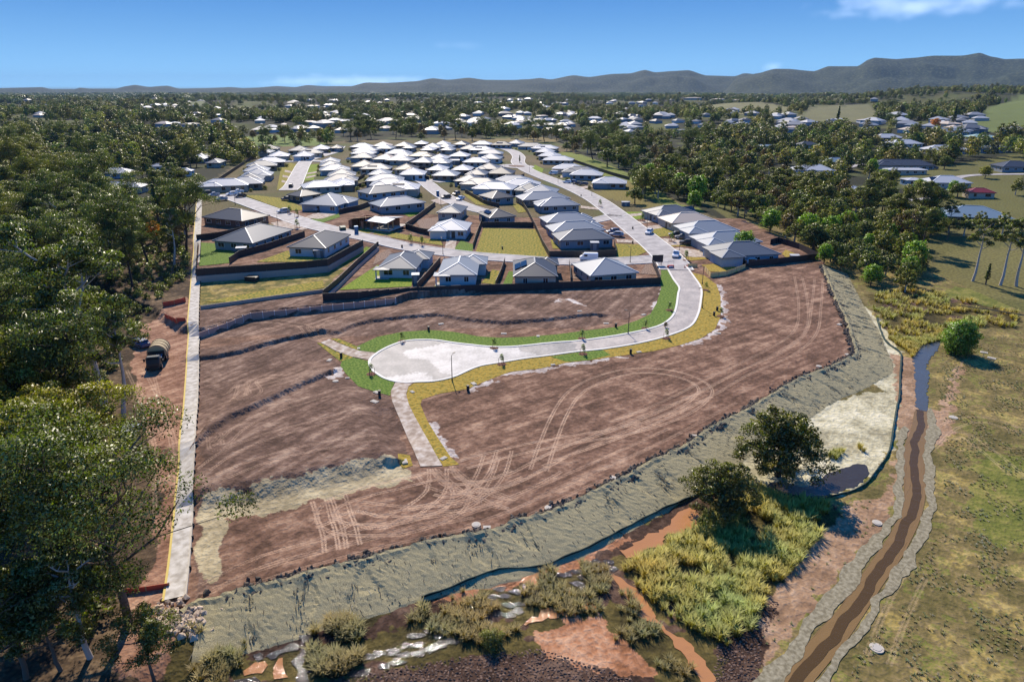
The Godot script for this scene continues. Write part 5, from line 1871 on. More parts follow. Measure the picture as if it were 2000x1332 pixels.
func walls_and_fences() -> void:
	fence("curving retaining wall of brown concrete panels between pale posts beside the bare lots", pts(POST_WALL, INF), 1.25, M.sleeper, "retaining wall", 2.4, M.steel_post, 0.0, "", "retaining_wall", 0.5, 0.12)
	fence("low pale grey wall along the lower edge of the vacant grass lot", pts([[392, 604], [450, 596], [540, 583], [632, 571]]), 0.75, M.wall_stone, "retaining wall", 2.4, M.wall_stone, 0.0, "", "retaining_wall", 0.5, 0.16)
	fence("long black fence behind the front row of houses above the bare lots", pts([[631, 588], [700, 584], [800, 576], [900, 571], [1000, 568], [1100, 564], [1200, 560], [1290, 555]]), 1.75, M.fence_black, "fence", 2.4, M.fence_rail)
	fence("short black fence end running back to the sign board at the road", pts([[1290, 555], [1284, 538], [1275, 519]]), 1.75, M.fence_black, "fence", 2.4, M.fence_rail)
	var th := hgt(at_h(500, 520, 3.0).x, at_h(500, 520, 3.0).z)
	var tw := pts([[383, 539], [420, 536], [520, 529], [600, 523], [640, 519], [709, 480]], th)
	var low := []
	for p in tw: low.append(p + Vector3(0, -1.65, 0.25))
	fence("stone coloured retaining wall below the black fence of the terraced lawns", low, 1.6, M.wall_stone, "retaining wall", 3.0, M.wall_stone, 0.0, "", "retaining_wall", 0.5, 0.3)
	fence("black fence on top of the stone terrace wall above the vacant lot", tw, 1.75, M.fence_black, "fence", 2.4, M.fence_rail)
	fence("black stepped fence between the two terraced lawns", pts([[448, 516], [468, 502], [520, 488], [595, 462]]), 1.75, M.fence_black, "fence", 2.4, M.fence_rail)
	fence("black fence between the brick house and the green terraced lawn", pts([[384, 470], [430, 464], [500, 448], [520, 440]]), 1.75, M.fence_black, "fence", 2.4, M.fence_rail)
	var lane := pts([[632, 586], [660, 562], [700, 522], [737, 488]])
	fence("black fence on a pale wall climbing beside the concrete lane", lane, 2.3, M.fence_black, "fence", 2.4, M.fence_rail)
	var low2 := []
	for p in lane: low2.append(p + Vector3(0.32, 0, 0))
	fence("pale wall under the black fence beside the concrete lane", low2, 0.9, M.wall_stone, "retaining wall", 2.4, M.wall_stone, 0.0, "", "retaining_wall", 0.5, 0.3)
	fence("black fence between the first and second front row houses", pts([[815, 566], [838, 540], [860, 514]]), 1.75, M.fence_black, "fence", 2.4, M.fence_rail)
	fence("black fence between the second and third front row houses", pts([[968, 562], [978, 540], [986, 515]]), 1.75, M.fence_black, "fence", 2.4, M.fence_rail)
	fence("short black fence beside the solar panelled front row house", pts([[1115, 555], [1114, 535], [1112, 520]]), 1.75, M.fence_black, "fence", 2.4, M.fence_rail)
	fence("black fence across the near side of the grey corner house", pts([[1073, 502], [1140, 502], [1204, 500], [1200, 478]]), 1.75, M.fence_black, "fence", 2.4, M.fence_rail)
	fence("black fence along the right side of the overgrown vacant lot", pts([[1073, 502], [1060, 480], [1046, 448], [1030, 416], [1018, 398]]), 1.75, M.fence_black, "fence", 2.4, M.fence_rail)
	fence("black fence at the back of the overgrown vacant lot", pts([[942, 444], [980, 443], [1042, 444]]), 1.75, M.fence_black, "fence", 2.4, M.fence_rail)
	fence("black fence along the left side of the overgrown vacant lot", pts([[924, 485], [930, 466], [940, 440], [938, 420]]), 1.75, M.fence_black, "fence", 2.4, M.fence_rail)
	fence("black fence in front of the white house with the car port", pts([[792, 446], [815, 454], [838, 459]]), 1.75, M.fence_black, "fence", 2.4, M.fence_rail)
	fence("black fence between the building site and the white house", pts([[792, 446], [812, 432], [850, 402]]), 1.75, M.fence_black, "fence", 2.4, M.fence_rail)
	fence("black fence beside the large pale house left of the building site", pts([[662, 418], [700, 410], [732, 398]]), 1.75, M.fence_black, "fence", 2.4, M.fence_rail)
	fence("dark curved fence beside the middle street bend", pts([[908, 376], [928, 388], [945, 398], [975, 405]]), 1.6, M.fence_black, "fence", 2.4, M.fence_rail)
	fence("black fence round the last house beside the bare pad", pts([[1462, 521], [1520, 516], [1598, 507], [1560, 486], [1520, 474], [1505, 478]]), 1.75, M.fence_black, "fence", 2.4, M.fence_rail)
	fence("short black side fence beside the white wagon at the last house", pts([[1458, 522], [1440, 512], [1432, 506]]), 1.75, M.fence_black, "fence", 2.4, M.fence_rail)
	fence("cream mesh fence at the end of the yellow lawn by the pad", pts([[1376, 528], [1388, 542], [1420, 538], [1456, 524]]), 1.2, M.cream_mesh, "mesh fence", 2.4, M.timber, 0.0, "", "mesh_fence", 0.0, 0.03)
	fence("short cream mesh fence piece beside the road closure", pts([[1344, 522], [1362, 522]]), 1.0, M.cream_mesh, "mesh fence", 2.0, M.timber, 0.0, "", "mesh_fence", 0.0, 0.03)
	fence("dark fence along the far left drain behind the white roofed column", pts([[392, 378], [430, 352], [470, 325], [500, 305]]), 1.7, M.fence_black, "fence", 3.0, M.fence_rail)
	fence("long dark fence behind the uphill row beside the grass strip", pts([[1230, 352], [1195, 342], [1165, 332], [1120, 316]]), 1.7, M.fence_black, "fence", 3.0, M.fence_rail)
	fence("tall orange mesh fence beside the drain above the parked truck", pts([[318, 600], [340, 596], [362, 590]]), 1.1, M.orange_mesh, "mesh fence", 2.0, M.timber, 0.0, "", "mesh_fence", 0.0, 0.03)
	fence("lower orange mesh fence beside the drain near the truck", pts([[322, 622], [345, 632], [362, 628]]), 1.0, M.orange_mesh, "mesh fence", 2.0, M.timber, 0.0, "", "mesh_fence", 0.0, 0.03)
	fence("orange mesh fence under the big gum tree at the drain", pts([[240, 1160], [285, 1155], [330, 1148]]), 0.55, M.orange_mesh, "mesh fence", 2.0, M.timber, 0.0, "", "mesh_fence", 0.0, 0.03)
	fence("thin wire fence across the paddock behind the pond", pts([[1870, 604], [1930, 612], [2010, 625]]), 0.25, M.timber, "wire fence", 3.5, M.timber, 0.8, "", "wire_fence", 0.0, 0.03)
	# the silt fence at the toe of the slope: cloth between stakes
	var t := thing("silt_fence", "long sagging dark green silt fence along the foot of the clay slope", "silt fence")
	var line := smooth_line(plane_poly(SILT_LINE, LOW + 0.1), 0.9)
	var m := MB.new()
	var s := MB.new()
	for i in line.size() - 1:
		var a := on(line[i], -0.1)
		var b := on(line[i + 1], -0.1)
		var ha := 0.44 + 0.07 * sin(i * 1.7) + 0.05 * sin(i * 0.43)
		var hb := 0.44 + 0.07 * sin((i + 1) * 1.7) + 0.05 * sin((i + 1) * 0.43)
		var t2 := (b - a).normalized()
		var side := Vector3(-t2.z, 0, t2.x) * 0.05
		var lean := Vector3(-t2.z, 0, t2.x) * 0.15
		m.quad(a + side, b + side, b + side + lean + Vector3(0, hb, 0), a + side + lean + Vector3(0, ha, 0))
		m.quad(b - side, a - side, a - side + lean + Vector3(0, ha, 0), b - side + lean + Vector3(0, hb, 0))
		m.quad(a + side + lean + Vector3(0, ha, 0), b + side + lean + Vector3(0, hb, 0), b - side + lean + Vector3(0, hb, 0), a - side + lean + Vector3(0, ha, 0))
		if i % 3 == 0: s.beam(a + lean * 0.9, a + lean * 1.1 + Vector3(0, ha + 0.12, 0), 0.06, 0.06)
	put("cloth", m.mesh(), M.silt_cloth, t)
	put("stakes", s.mesh(), M.timber, t).set_meta("kind", "stuff")

func front_houses() -> void:
	var g := {"detail": true, "group": "houses of the front rows", "eave": 2.4}
	house("brown brick house with long grey roof beside the concrete drain", [[397, 423], [472, 432], [527, 420]], "slate", "brick", g.merged({"street": 2}))
	house("grey hip roofed house with corner porch on the bright green terraced lawn", [[425, 472], [493, 475], [572, 448]], "grey", "grey", g.merged({"street": 2, "d": 13.0, "pitch": 0.42}))
	house("dark slate roofed house with clothes hoist on the second terraced lawn", [[561, 485], [636, 485], [685, 458]], "slate", "white", g.merged({"street": 2, "d": 11.0}))
	house("blue grey roofed house at the left end of the front row", [[740, 500], [735, 524], [813, 525]], "grey", "white", g.merged({"d": 15.0, "wings": [[3.0, -6.5, 7.0, 8.0]], "porch": [[-3.6, 7.0, 3.4, 3.0], [[-5.0, 8.0]]]}))
	house("pale grey roofed house second along the front row", [[860, 505], [853, 537], [932, 537]], "pale", "white", g.merged({"d": 16.0, "wings": [[3.0, -6.5, 7.5, 8.0]], "porch": [[-3.6, 7.0, 3.4, 3.0], [[-5.0, 8.0]]]}))
	house("charcoal roofed house with a bank of solar panels in the front row", [[1006, 515], [1002, 540], [1090, 540]], "slate", "cream", g.merged({"d": 16.0, "wings": [[3.4, -6.5, 6.0, 7.0]], "solar": [[-3.4, 0.6, 0.45, 5, 2, -PI / 2]]}))
	house("light grey roofed house with bare yard at the right end of the front row", [[1128, 513], [1152, 539], [1249, 532]], "pale", "cream", g.merged({"d": 13.0}))
	house("grey long roofed house on the street corner beside the overgrown lot", [[1082, 457], [1093, 470], [1201, 466]], "grey", "grey", g.merged({"d": 11.0, "street": 1}))
	house("white roofed house directly behind the grey corner house", [[1073, 442], [1080, 453], [1184, 449]], "pale", "grey", g.merged({"d": 11.0, "street": 1, "wings": [[7.0, -3.5, 6.0, 6.0]]}))
	house("white roofed house at the side street second behind the corner house", [[1060, 425], [1068, 435], [1164, 431]], "pale", "cream", g.merged({"d": 11.0, "street": 1, "wings": [[6.5, -3.0, 6.0, 6.0]]}))
	house("pale roofed house with two rows of solar panels by the curved street", [[1037, 395], [1056, 403], [1134, 400]], "pale", "grey", g.merged({"d": 12.0, "wings": [[-5.5, 2.0, 7.0, 7.0]], "solar": [[1.5, 2.6, 0.4, 8, 1, 0.0], [1.8, 1.0, 0.65, 5, 1, 0.0]]}))
	house("pale grey roofed house behind the one with two solar rows", [[1017, 384], [1021, 391], [1115, 387]], "pale", "tan", g.merged({"d": 12.0}))
	house("dark grey square roofed house at the end of the middle street", [[943, 375], [961, 388], [1006, 384]], "slate", "grey", g.merged({"d": 12.0}))
	house("slate roofed house with ridge of solar panels at the vacant lot", [[944, 413], [956, 426], [1009, 422]], "slate", "grey", g.merged({"d": 12.0, "solar": [[-3.2, -0.5, 0.5, 5, 1, -PI / 2]]}))
	house("two tone grey roofed house behind the white house with the car", [[842, 402], [852, 415], [900, 416]], "grey", "cream", g.merged({"d": 14.0}))
	house("white roofed house with dark stripes and silver car in its drive", [[846, 428], [840, 449], [912, 450]], "white", "white", g.merged({"d": 13.0, "street": 0, "wings": [[-3.2, 4.5, 6.0, 7.0]]}))
	house("long pale roofed house behind the building site", [[733, 395], [743, 404], [832, 395]], "pale", "grey", g.merged({"d": 11.0}))
	house("blue grey roofed house with pale blue walls and balcony rails", [[707, 375], [721, 379], [797, 371]], "grey", "blue", g.merged({"d": 11.0}))
	house("large pale roofed house with silver car beside the back street", [[590, 398], [657, 402], [702, 388]], "pale", "blue", g.merged({"street": 3, "d": 15.0, "wings": [[2.0, 4.0, 8.0, 9.0]]}))
	house("dark garage house with skylight strip behind the large pale roof", [[538, 372], [586, 384], [628, 378]], "slate", "charcoal", g.merged({"d": 9.0, "street": 0}))
	house("white roofed house beyond the skylight house on the left street", [[582, 364], [592, 367], [668, 363]], "white", "cream", g.merged({"d": 11.0, "street": 3}))
	var e := {"detail": true, "group": "houses along the east side of the main street"}
	house("blue grey roofed last house beside the bare pad with fenced yard", [[1392, 482], [1409, 501], [1527, 496]], "grey", "blue", e.merged({"d": 12.5, "street": 3, "wings": [[-6.0, 4.0, 7.0, 8.0]]}))
	house("white roofed house next to the last house on the east side", [[1360, 466], [1380, 477], [1491, 472]], "pale", "grey", e.merged({"d": 12.0, "street": 3, "wings": [[-6.0, 4.0, 7.0, 8.0]]}))
	house("light roofed house with two dark cars in its drive", [[1328, 443], [1344, 454], [1446, 450]], "pale", "grey", e.merged({"d": 12.0, "street": 3, "wings": [[-6.0, 4.0, 7.0, 8.0]]}))
	house("cream roofed house fourth from the pad on the east side", [[1294, 426], [1312, 436], [1404, 432]], "tan", "cream", e.merged({"d": 12.0, "street": 3}))
	house("grey roofed house full of solar panels at the top of the east row", [[1266, 411], [1283, 421], [1365, 416]], "grey", "grey", e.merged({"d": 12.0, "street": 3, "wings": [[-5.0, 3.0, 7.0, 8.0]], "solar": [[4.0, 2.8, 0.45, 9, 2, 0.0]]}))

func row_houses() -> void:
	var ord := ["first", "second", "third", "fourth", "fifth", "sixth", "seventh", "eighth", "ninth", "tenth", "eleventh", "twelfth"]
	var word := {"white": "white", "pale": "pale", "grey": "grey", "slate": "slate", "dark": "dark", "tan": "tan"}
	for row in [
		["from the parked cars in the left column beside the drain", 0.24, [[388, 481, 363, "white"], [442, 510, 359, "pale"], [458, 511, 352, "grey"], [471, 528, 343, "pale"], [474, 522, 334, "white"], [481, 539, 324, "pale"], [496, 554, 317, "white"], [522, 562, 305, "white"]]],
		["left to right at the head of the left street", 0.1, [[561, 600, 294, "pale"], [571, 606, 305, "white"], [580, 627, 299, "grey"], [606, 640, 291, "white"], [645, 665, 289, "slate"]]],
		["uphill along the right side of the left street", 0.2, [[648, 692, 361, "white"], [630, 697, 353, "grey"], [639, 694, 343, "grey"], [624, 683, 332, "white"], [624, 666, 324, "pale"], [625, 662, 317, "white"]]],
		["along the leafy old street left of the drain", 0.1, [[428, 490, 299, "white"], [432, 463, 285, "slate"], [497, 541, 291, "slate"], [506, 523, 298, "white"], [375, 400, 307, "white"], [405, 425, 318, "pale"]]],
		["uphill behind the blue walled house", 0.05, [[750, 817, 369, "white"], [721, 798, 362, "pale"], [713, 787, 353, "white"], [779, 829, 341, "white"], [717, 759, 341, "white"], [768, 813, 331, "dark"], [701, 762, 330, "pale"], [683, 734, 325, "slate"]]],
		["left to right in the upper left block", -0.04, [[682, 724, 287, "white"], [727, 763, 285, "tan"], [768, 802, 285, "grey"], [808, 834, 281, "white"], [686, 735, 294, "white"], [730, 765, 290, "pale"], [785, 807, 289, "white"], [683, 730, 300, "white"], [750, 799, 300, "white"], [682, 727, 308, "grey"], [768, 803, 304, "pale"]]],
		["left to right in the upper middle block", -0.1, [[725, 768, 311, "tan"], [750, 803, 313, "pale"], [800, 842, 317, "pale"], [795, 846, 305, "dark"], [834, 878, 318, "white"], [836, 872, 310, "white"], [831, 869, 332, "white"], [842, 892, 343, "pale"]]],
		["left to right in the top centre block", -0.1, [[824, 860, 288, "white"], [848, 876, 282, "white"], [820, 846, 293, "white"], [858, 885, 293, "pale"], [884, 912, 282, "slate"], [897, 934, 291, "pale"], [920, 959, 282, "white"], [914, 962, 293, "white"], [959, 999, 283, "slate"], [855, 883, 287, "pale"]]],
		["left to right below the roundabout", -0.14, [[875, 914, 305, "white"], [934, 977, 310, "white"], [932, 981, 300, "white"], [902, 953, 317, "white"], [881, 920, 332, "white"], [928, 975, 330, "pale"], [907, 949, 341, "grey"], [950, 1001, 339, "slate"]]],
		["uphill between the middle street and main street", -0.16, [[1003, 1058, 372, "grey"], [919, 1002, 369, "white"], [981, 1054, 362, "white"], [895, 972, 360, "pale"], [884, 937, 354, "grey"], [962, 1038, 355, "pale"], [1022, 1085, 377, "pale"]]],
		["uphill along the east side beyond the vacant slope", -0.2, [[1156, 1224, 358, "white"], [1112, 1176, 342, "white"], [1096, 1166, 336, "pale"], [1077, 1140, 330, "white"], [1058, 1118, 313, "white"], [1050, 1092, 305, "white"], [1044, 1079, 297, "white"], [1036, 1088, 290, "white"], [1010, 1062, 286, "grey"], [990, 1020, 280, "pale"]]],
	]:
		for i in row[2].size():
			var h = row[2][i].duplicate()
			var k := int(h[0] * 3 + h[2])
			if h[3] == "white" and k % 4 == 0: h[3] = "pale"
			elif h[3] == "pale" and k % 3 == 0: h[3] = "grey"
			row_house("%s roofed house, %s %s" % [word[h[3]], ord[i], row[0]], h[0], h[1], h[2], h[3], row[1] + (fmod(h[0] * 0.37, 1.0) - 0.5) * 0.12, "packed houses of the estate")
	# the charcoal fences that box in their yards
	for f in [[[700, 300], [745, 299], [770, 309]], [[690, 336], [700, 322], [760, 322]], [[760, 345], [776, 330], [830, 332]], [[800, 322], [850, 320], [905, 322]], [[640, 348], [700, 352], [712, 345]], [[890, 345], [905, 334], [960, 334]], [[845, 346], [895, 348]], [[975, 343], [1012, 350], [1024, 345]], [[905, 312], [940, 314]], [[880, 300], [930, 298]], [[700, 366], [722, 360]], [[600, 308], [630, 306]], [[968, 372], [1005, 374], [1022, 380]], [[780, 358], [800, 346], [812, 344]], [[812, 345], [838, 352]]]:
		var line := pts(f)
		for i in line.size() - 1:
			fence("charcoal boundary fence boxing in yards among the packed estate houses", [line[i], line[i + 1]], 1.7, M.fence_black, "fence", 12.0, M.fence_rail, 0.0, "yard fences among the packed houses")

func country_house(label: String, xl: float, xr: float, ye: float, roof: String, wall: String, yaw: float, opt := {}) -> Node3D:
	var f := gp((xl + xr) * 0.5, ye, 2.7)
	var dep := -f.z * cp + (EYE - f.y) * sp
	var w := maxf(6.0, (xr - xl) * dep / FOC)
	var d: float = opt.get("d", clampf(w * 0.7, 6.0, 14.0))
	var b := Basis(Vector3.UP, yaw)
	var o := f - b.z * d * 0.5
	o.y = f.y - 2.7
	open_view(o, 22.0 if f.x > 0.0 else 20.0, w * 0.5)
	return build_house(label, Transform3D(b, o), w, d, roof, wall, opt.merged({"group": "older houses among the trees", "detail": w > 18.0}))

func country_houses() -> void:
	country_house("wide steel blue roofed house with solar rows beside the tall gums", 1850, 1975, 425, "blue", "charcoal", -0.3, {"d": 17.0, "pitch": 0.36, "solar": [[-4.5, 3.6, 0.5, 8, 2, 0.0]]})
	country_house("white roofed house with solar panels on both slopes among dark trees", 1556, 1632, 333, "white", "white", -0.1, {"solar": [[-3.0, 2.6, 0.4, 8, 2, 0.0]]})
	country_house("low brown roofed house half hidden by the tree belt", 1562, 1626, 347, "slate", "tan", -0.15)
	country_house("green grey hip roofed house uphill of the solar panelled white one", 1616, 1664, 316, "blue", "cream", 0.1)
	country_house("large grey roofed house with wings at the end of the country lane", 1712, 1826, 323, "slate", "grey", -0.1, {"wings": [[-9.0, 3.0, 12.0, 9.0]]})
	country_house("white flat looking house in front of the large grey roof", 1737, 1814, 332, "white", "cream", -0.05, {"d": 8.0, "pitch": 0.2})
	country_house("white house with dark solar patch beside the maroon roof", 1822, 1900, 357, "white", "cream", -0.1, {"solar": [[-4.0, 2.4, 0.5, 9, 2, 0.0]]})
	country_house("plain grey shed house between the belt and the white solar house", 1774, 1812, 352, "white", "blue", 0.0, {"d": 8.0, "pitch": 0.2})
	country_house("maroon roofed house on the right hillside", 1896, 1946, 376, "maroon", "cream", -0.2)
	country_house("grey roofed house cut by the right edge of the view", 1962, 2030, 326, "slate", "grey", -0.1)
	country_house("white roofed house with two solar patches on the right slope", 1816, 1897, 293, "white", "white", -0.1, {"solar": [[0.0, 2.5, 0.5, 6, 2, 0.0]]})
	country_house("white gabled house left of the two solar patches", 1744, 1808, 281, "white", "white", 0.1)
	country_house("long white roofed house below the orange tree", 1714, 1768, 269, "white", "tan", 0.0)
	country_house("brown walled house with pale roof on the hillside lane", 1632, 1668, 269, "tan", "brick", 0.05)
	country_house("dark roofed house screened by hedges above the green paddock", 1563, 1604, 283, "slate", "grey", 0.1)
	country_house("long green grey shed at the green paddock edge", 1481, 1530, 285, "blue", "grey", 0.0, {"d": 8.0, "pitch": 0.2})
	country_house("large teal shed under the hillside trees", 1900, 1952, 268, "teal", "grey", -0.1, {"pitch": 0.3})
	country_house("left shed of the two grey sheds on the right slope", 1918, 1950, 291, "grey", "grey", -0.2, {"pitch": 0.3, "eave": 3.2})
	country_house("right shed of the two grey sheds on the right slope", 1952, 1982, 290, "grey", "grey", -0.2, {"pitch": 0.3, "eave": 3.2})
	country_house("pale house behind the teal shed", 1840, 1900, 258, "pale", "white", 0.0)
	country_house("cream roofed house in the trees by the small concrete yard", 1660, 1690, 370, "white", "cream", 0.2)
	country_house("tan roofed house deep inside the tree belt", 1755, 1790, 402, "tan", "cream", 0.1)
	country_house("blue walled house with white roof inside the left forest", 191, 250, 338, "white", "blue", 0.2)
	country_house("long white roofed house inside the left forest", 186, 272, 366, "white", "cream", 0.1, {"d": 9.0})
	country_house("small white shed house by the left end of the back street", 344, 384, 361, "white", "charcoal", 0.1, {"d": 7.0, "pitch": 0.2})
	country_house("white roofed house between the forest and the left column", 362, 398, 310, "white", "grey", 0.1)
	country_house("pale roofed house above the forest clearing", 292, 320, 325, "pale", "white", 0.2)
	country_house("white roofed house beyond the forest, right of the clearing", 338, 372, 334, "white", "white", 0.1)
	country_house("long pale building across the forest edge", 290, 330, 283, "pale", "grey", 0.0)

func vehicles() -> void:
	water_truck(gp(307, 712), PI + 0.28)
	var c := [
		["hatch", "silver", "silver wagon driving along the back street", 553, 416, 2.25],
		["hatch", "silver", "silver car parked in the drive of the large pale house", 625, 412, 2.4],
		["hatch", "white", "white car parked before the white house with dark stripes", 883, 463, 0.15],
		["ute", "white", "white pickup driving on the main street near the red barrier", 1320, 502, 2.85],
		["hatch", "white", "white car parked on the verge of the main street", 1268, 457, 2.7],
		["van", "white", "white van parked behind the light grey front row roof", 1150, 509, 1.5],
		["hatch", "black", "black car nearest the last but two east house", 1342, 478, 1.2],
		["hatch", "grey", "grey sedan in the drive of the light roofed east house", 1333, 467, 1.4],
		["hatch", "black", "black car beside the porch of the light roofed east house", 1320, 462, 1.5],
		["hatch", "white", "white wagon in the fenced side yard of the last house", 1463, 516, 1.6],
		["hatch", "blue", "dark blue car in the drive behind the grey corner house", 1197, 456, 1.9],
		["hatch", "silver", "pale car by the garage of the grey corner house", 1204, 462, 1.3],
		["ute", "silver", "silver pickup nearest the drain in the left turning head", 432, 392, 2.2],
		["ute", "silver", "silver pickup in the middle of the three on the left verge", 417, 384, 2.2],
		["hatch", "black", "black car at the far end of the left verge", 402, 380, 2.2],
		["ute", "black", "black pickup in the group of cars on the left turning head", 469, 386, 2.25],
		["ute", "white", "white pickup behind the black pickup on the turning head", 464, 378, 2.25],
		["hatch", "white", "white car left of the black pickup on the turning head", 452, 382, 2.25],
		["van", "white", "white truck like van at the back of the turning head", 463, 372, 2.25],
		["ute", "white", "white pickup on the middle street kerb", 899, 391, 2.7],
		["hatch", "grey", "grey car behind the white pickup on the middle street", 891, 381, 2.7],
		["hatch", "black", "black car coming down the middle street bend", 871, 388, 2.3],
		["hatch", "white", "white car at the end of the paved court", 887, 347, 1.5],
		["van", "white", "white caravan in the drive of the uphill east house", 1081, 341, 1.2],
		["hatch", "white", "white car in the drive above the vacant slope", 1108, 358, 1.2],
		["hatch", "blue", "blue car beside the white car above the vacant slope", 1118, 358, 1.2],
		["hatch", "black", "black car nearest the house above the vacant slope", 1128, 361, 1.2],
		["hatch", "grey", "grey car last in line above the vacant slope", 1140, 362, 1.3],
		["hatch", "black", "black car at the kerb of the left street", 568, 366, 0.2],
		["hatch", "red", "dark red car at the end of the turning head", 437, 371, 1.5],
		["hatch", "grey", "grey car parked beside the dark garage house", 560, 392, 1.4],
		["hatch", "white", "white car outside the upper left block", 682, 313, 1.2],
		["hatch", "white", "white car by the low brown roofed country house", 1549, 349, 1.2],
		["hatch", "grey", "grey car by the large grey country house", 1825, 330, 1.0],
		["hatch", "blue", "blue car half under the forest edge trees by the truck", 272, 676, 1.0],
		["hatch", "silver", "pale car under the gum trees at the dirt track", 255, 850, 0.3],
	]
	for v in c:
		car(v[0], M["paint_" + v[1]], v[2], gp(v[3], v[4], 0.0) + Vector3(0, 0.16 if v[4] < 520 and v[3] < 1500 else 0.0, 0), v[5])

func furniture() -> void:
	for l in [[883, 744, 1.2, "street lamp on the yellow verge nearest the turning circle"], [1227, 652, 2.2, "street lamp on the green verge at the road bend"], [1372, 555, 3.6, "street lamp on the right verge near the cream mesh fence"], [1372, 602, 3.4, "street lamp on the yellow verge inside the bend"], [543, 447, 2.6, "street lamp on the back street above the terraced houses"], [459, 400, 2.6, "street lamp beside the group of parked pickups"], [865, 497, 2.0, "street lamp by the drive of the striped white house"], [1231, 513, 4.0, "street lamp at the corner by the last front row house"], [1327, 494, 3.4, "street lamp outside the last east house"], [1264, 445, 3.4, "street lamp outside the fourth east house"], [861, 402, 2.3, "street lamp at the middle street forecourt"], [420, 376, 0.4, "street lamp at the end of the left turning head"], [1090, 357, 3.6, "street lamp on the main street above the vacant slope"], [1156, 383, 3.6, "street lamp at the sign on the vacant slope"], [986, 331, 0.5, "street lamp left of the roundabout"], [1034, 337, 3.4, "street lamp right of the roundabout"]]:
		street_lamp(gp(l[0], l[1]), l[2], l[3])
	for s in [[965, 680, "staked sapling on the green verge at the top of the turning circle"], [980, 712, "staked sapling on the yellow verge below the bleached road end"], [1139, 692, "staked sapling on the small green patch of the lower verge"], [1137, 662, "staked sapling on the green verge halfway along the new road"], [1302, 661, "staked sapling on the yellow verge at the bend"], [1261, 642, "staked sapling beside the lamp on the green verge"], [1379, 567, "staked sapling beside the lamp on the yellow verge"], [785, 667, "staked sapling on mulch at the left of the turning circle"], [725, 731, "staked sapling on the round green lawn"], [1408, 618, "staked sapling at the outer edge of the yellow verge"], [1308, 606, "staked sapling on the green verge opposite the yellow bend"], [824, 480, "young street tree by the building site lot"], [802, 476, "thin young street tree at the back street kerb"], [580, 424, "young street tree beside the large pale house"], [566, 418, "young street tree before the silver wagon"], [580, 446, "young street tree above the dark roofed terrace house"], [1255, 432, "young street tree at the fourth east house"], [1340, 509, "young tree at the end of the main street lawn"], [1172, 404, "dark young tree at the side street corner"], [1312, 472, "young tree on the lawn of the light roofed east house"]]:
		sapling(gp(s[0], s[1]), s[2], 1.5 if s[1] < 520 else 1.0)
	for m in [[1072, 993, 1, 0.75, "round concrete manhole cover nearest the clay slope edge"], [930, 1026, 1, 0.75, "round concrete manhole cover left on the lower pad"], [951, 1031, 0, 0.6, "square pit cover beside the left round cover on the pad"], [1201, 935, 0, 0.8, "rectangular pit cover at the clay slope edge"], [1356, 854, 0, 0.9, "pale pit cover above the two big trees"], [655, 745, 1, 0.7, "round cover at the end of the diagonal earth bank"], [643, 704, 0, 0.8, "pale pit cover beside the round green lawn"], [678, 739, 0, 0.5, "small pit cover on the edge of the round green lawn"], [735, 767, 0, 0.8, "pit cover beside the service pillar below the round lawn"], [731, 785, 0, 0.9, "pale pit cover on the bare lot below the round lawn"], [805, 766, 0, 0.6, "pit cover on the yellow verge beside the concrete way"], [790, 902, 0, 0.8, "pit cover on the small yellow patch at the clay bank"], [866, 896, 0, 0.7, "pit cover at the end of the concrete way"], [925, 750, 0, 0.8, "pit cover on the yellow verge by the near lamp"], [1080, 713, 0, 0.6, "pit cover below the small green patch of verge"], [1248, 688, 0, 0.7, "pit cover at the lower edge of the yellow verge"], [1051, 657, 0, 0.7, "pit cover on the upper green verge"], [984, 652, 0, 0.8, "pit cover on the bare lot above the green verge"], [1184, 632, 0, 0.8, "pit cover on the upper lot near the lamp"], [1132, 608, 0, 0.7, "pit cover on the upper lot by the earth bank corner"], [1257, 615, 0, 0.8, "pale pit cover at the right end of the upper lots"], [861, 633, 0, 0.8, "pit cover on the upper lot above the turning circle"], [1402, 651, 0, 0.9, "pit cover on the white dust beyond the yellow verge"], [1600, 716, 1, 0.7, "round cover at the right corner of the pad"], [1658, 694, 0, 0.9, "pit cover at the far right corner of the pad"], [1640, 634, 0, 0.8, "pit cover on the right edge of the pad"], [1470, 791, 0, 0.8, "pit cover at the pad edge right of the big trees"], [1863, 816, 1, 0.9, "round pale manhole cover in the field beside the channel"], [1714, 1022, 1, 0.8, "round manhole cover on the pink bank left of the channel"], [1713, 1267, 1, 0.9, "round manhole cover in the grass right of the channel"], [1938, 700, 0, 1.0, "pale slab right of the round green bush"], [1923, 689, 0, 0.9, "smaller pale slab behind the round green bush"], [700, 681, 0, 0.6, "pit cover on the green strip at the west path"]]:
		lid(gp(m[0], m[1]), m[2] == 1, m[4], m[3] * 0.68)
	for p in [[741, 773, "dark service pillar below the round green lawn"], [666, 698, "dark service pillar by the west concrete path"], [837, 646, "dark service pillar on the green verge above the circle"], [914, 763, "dark service pillar at the yellow verge by the near lamp"], [1203, 640, "dark service pillar on the upper green verge"], [1232, 691, "dark service pillar at the lower edge of the yellow verge"], [1401, 607, "dark service pillar near the outer yellow verge"], [1395, 617, "dark service pillar beside the white dust"], [738, 478, "dark service pillar at the concrete lane head"], [785, 484, "dark service pillar behind the first front row house"], [981, 487, "dark post standing in the overgrown vacant lot"], [1135, 384, "dark service pillar at the main street kerb"], [1236, 448, "dark letter pillar beside the main street"], [1236, 476, "dark service pillar on the corner lawn"]]:
		pillar(gp(p[0], p[1]), p[2])
	toilet(gp(696, 456), "blue portable toilet beside the half built brick house")
	toilet(gp(855, 383), "blue portable toilet at the middle street")
	board_sign(gp(1284, 519), 0.1)
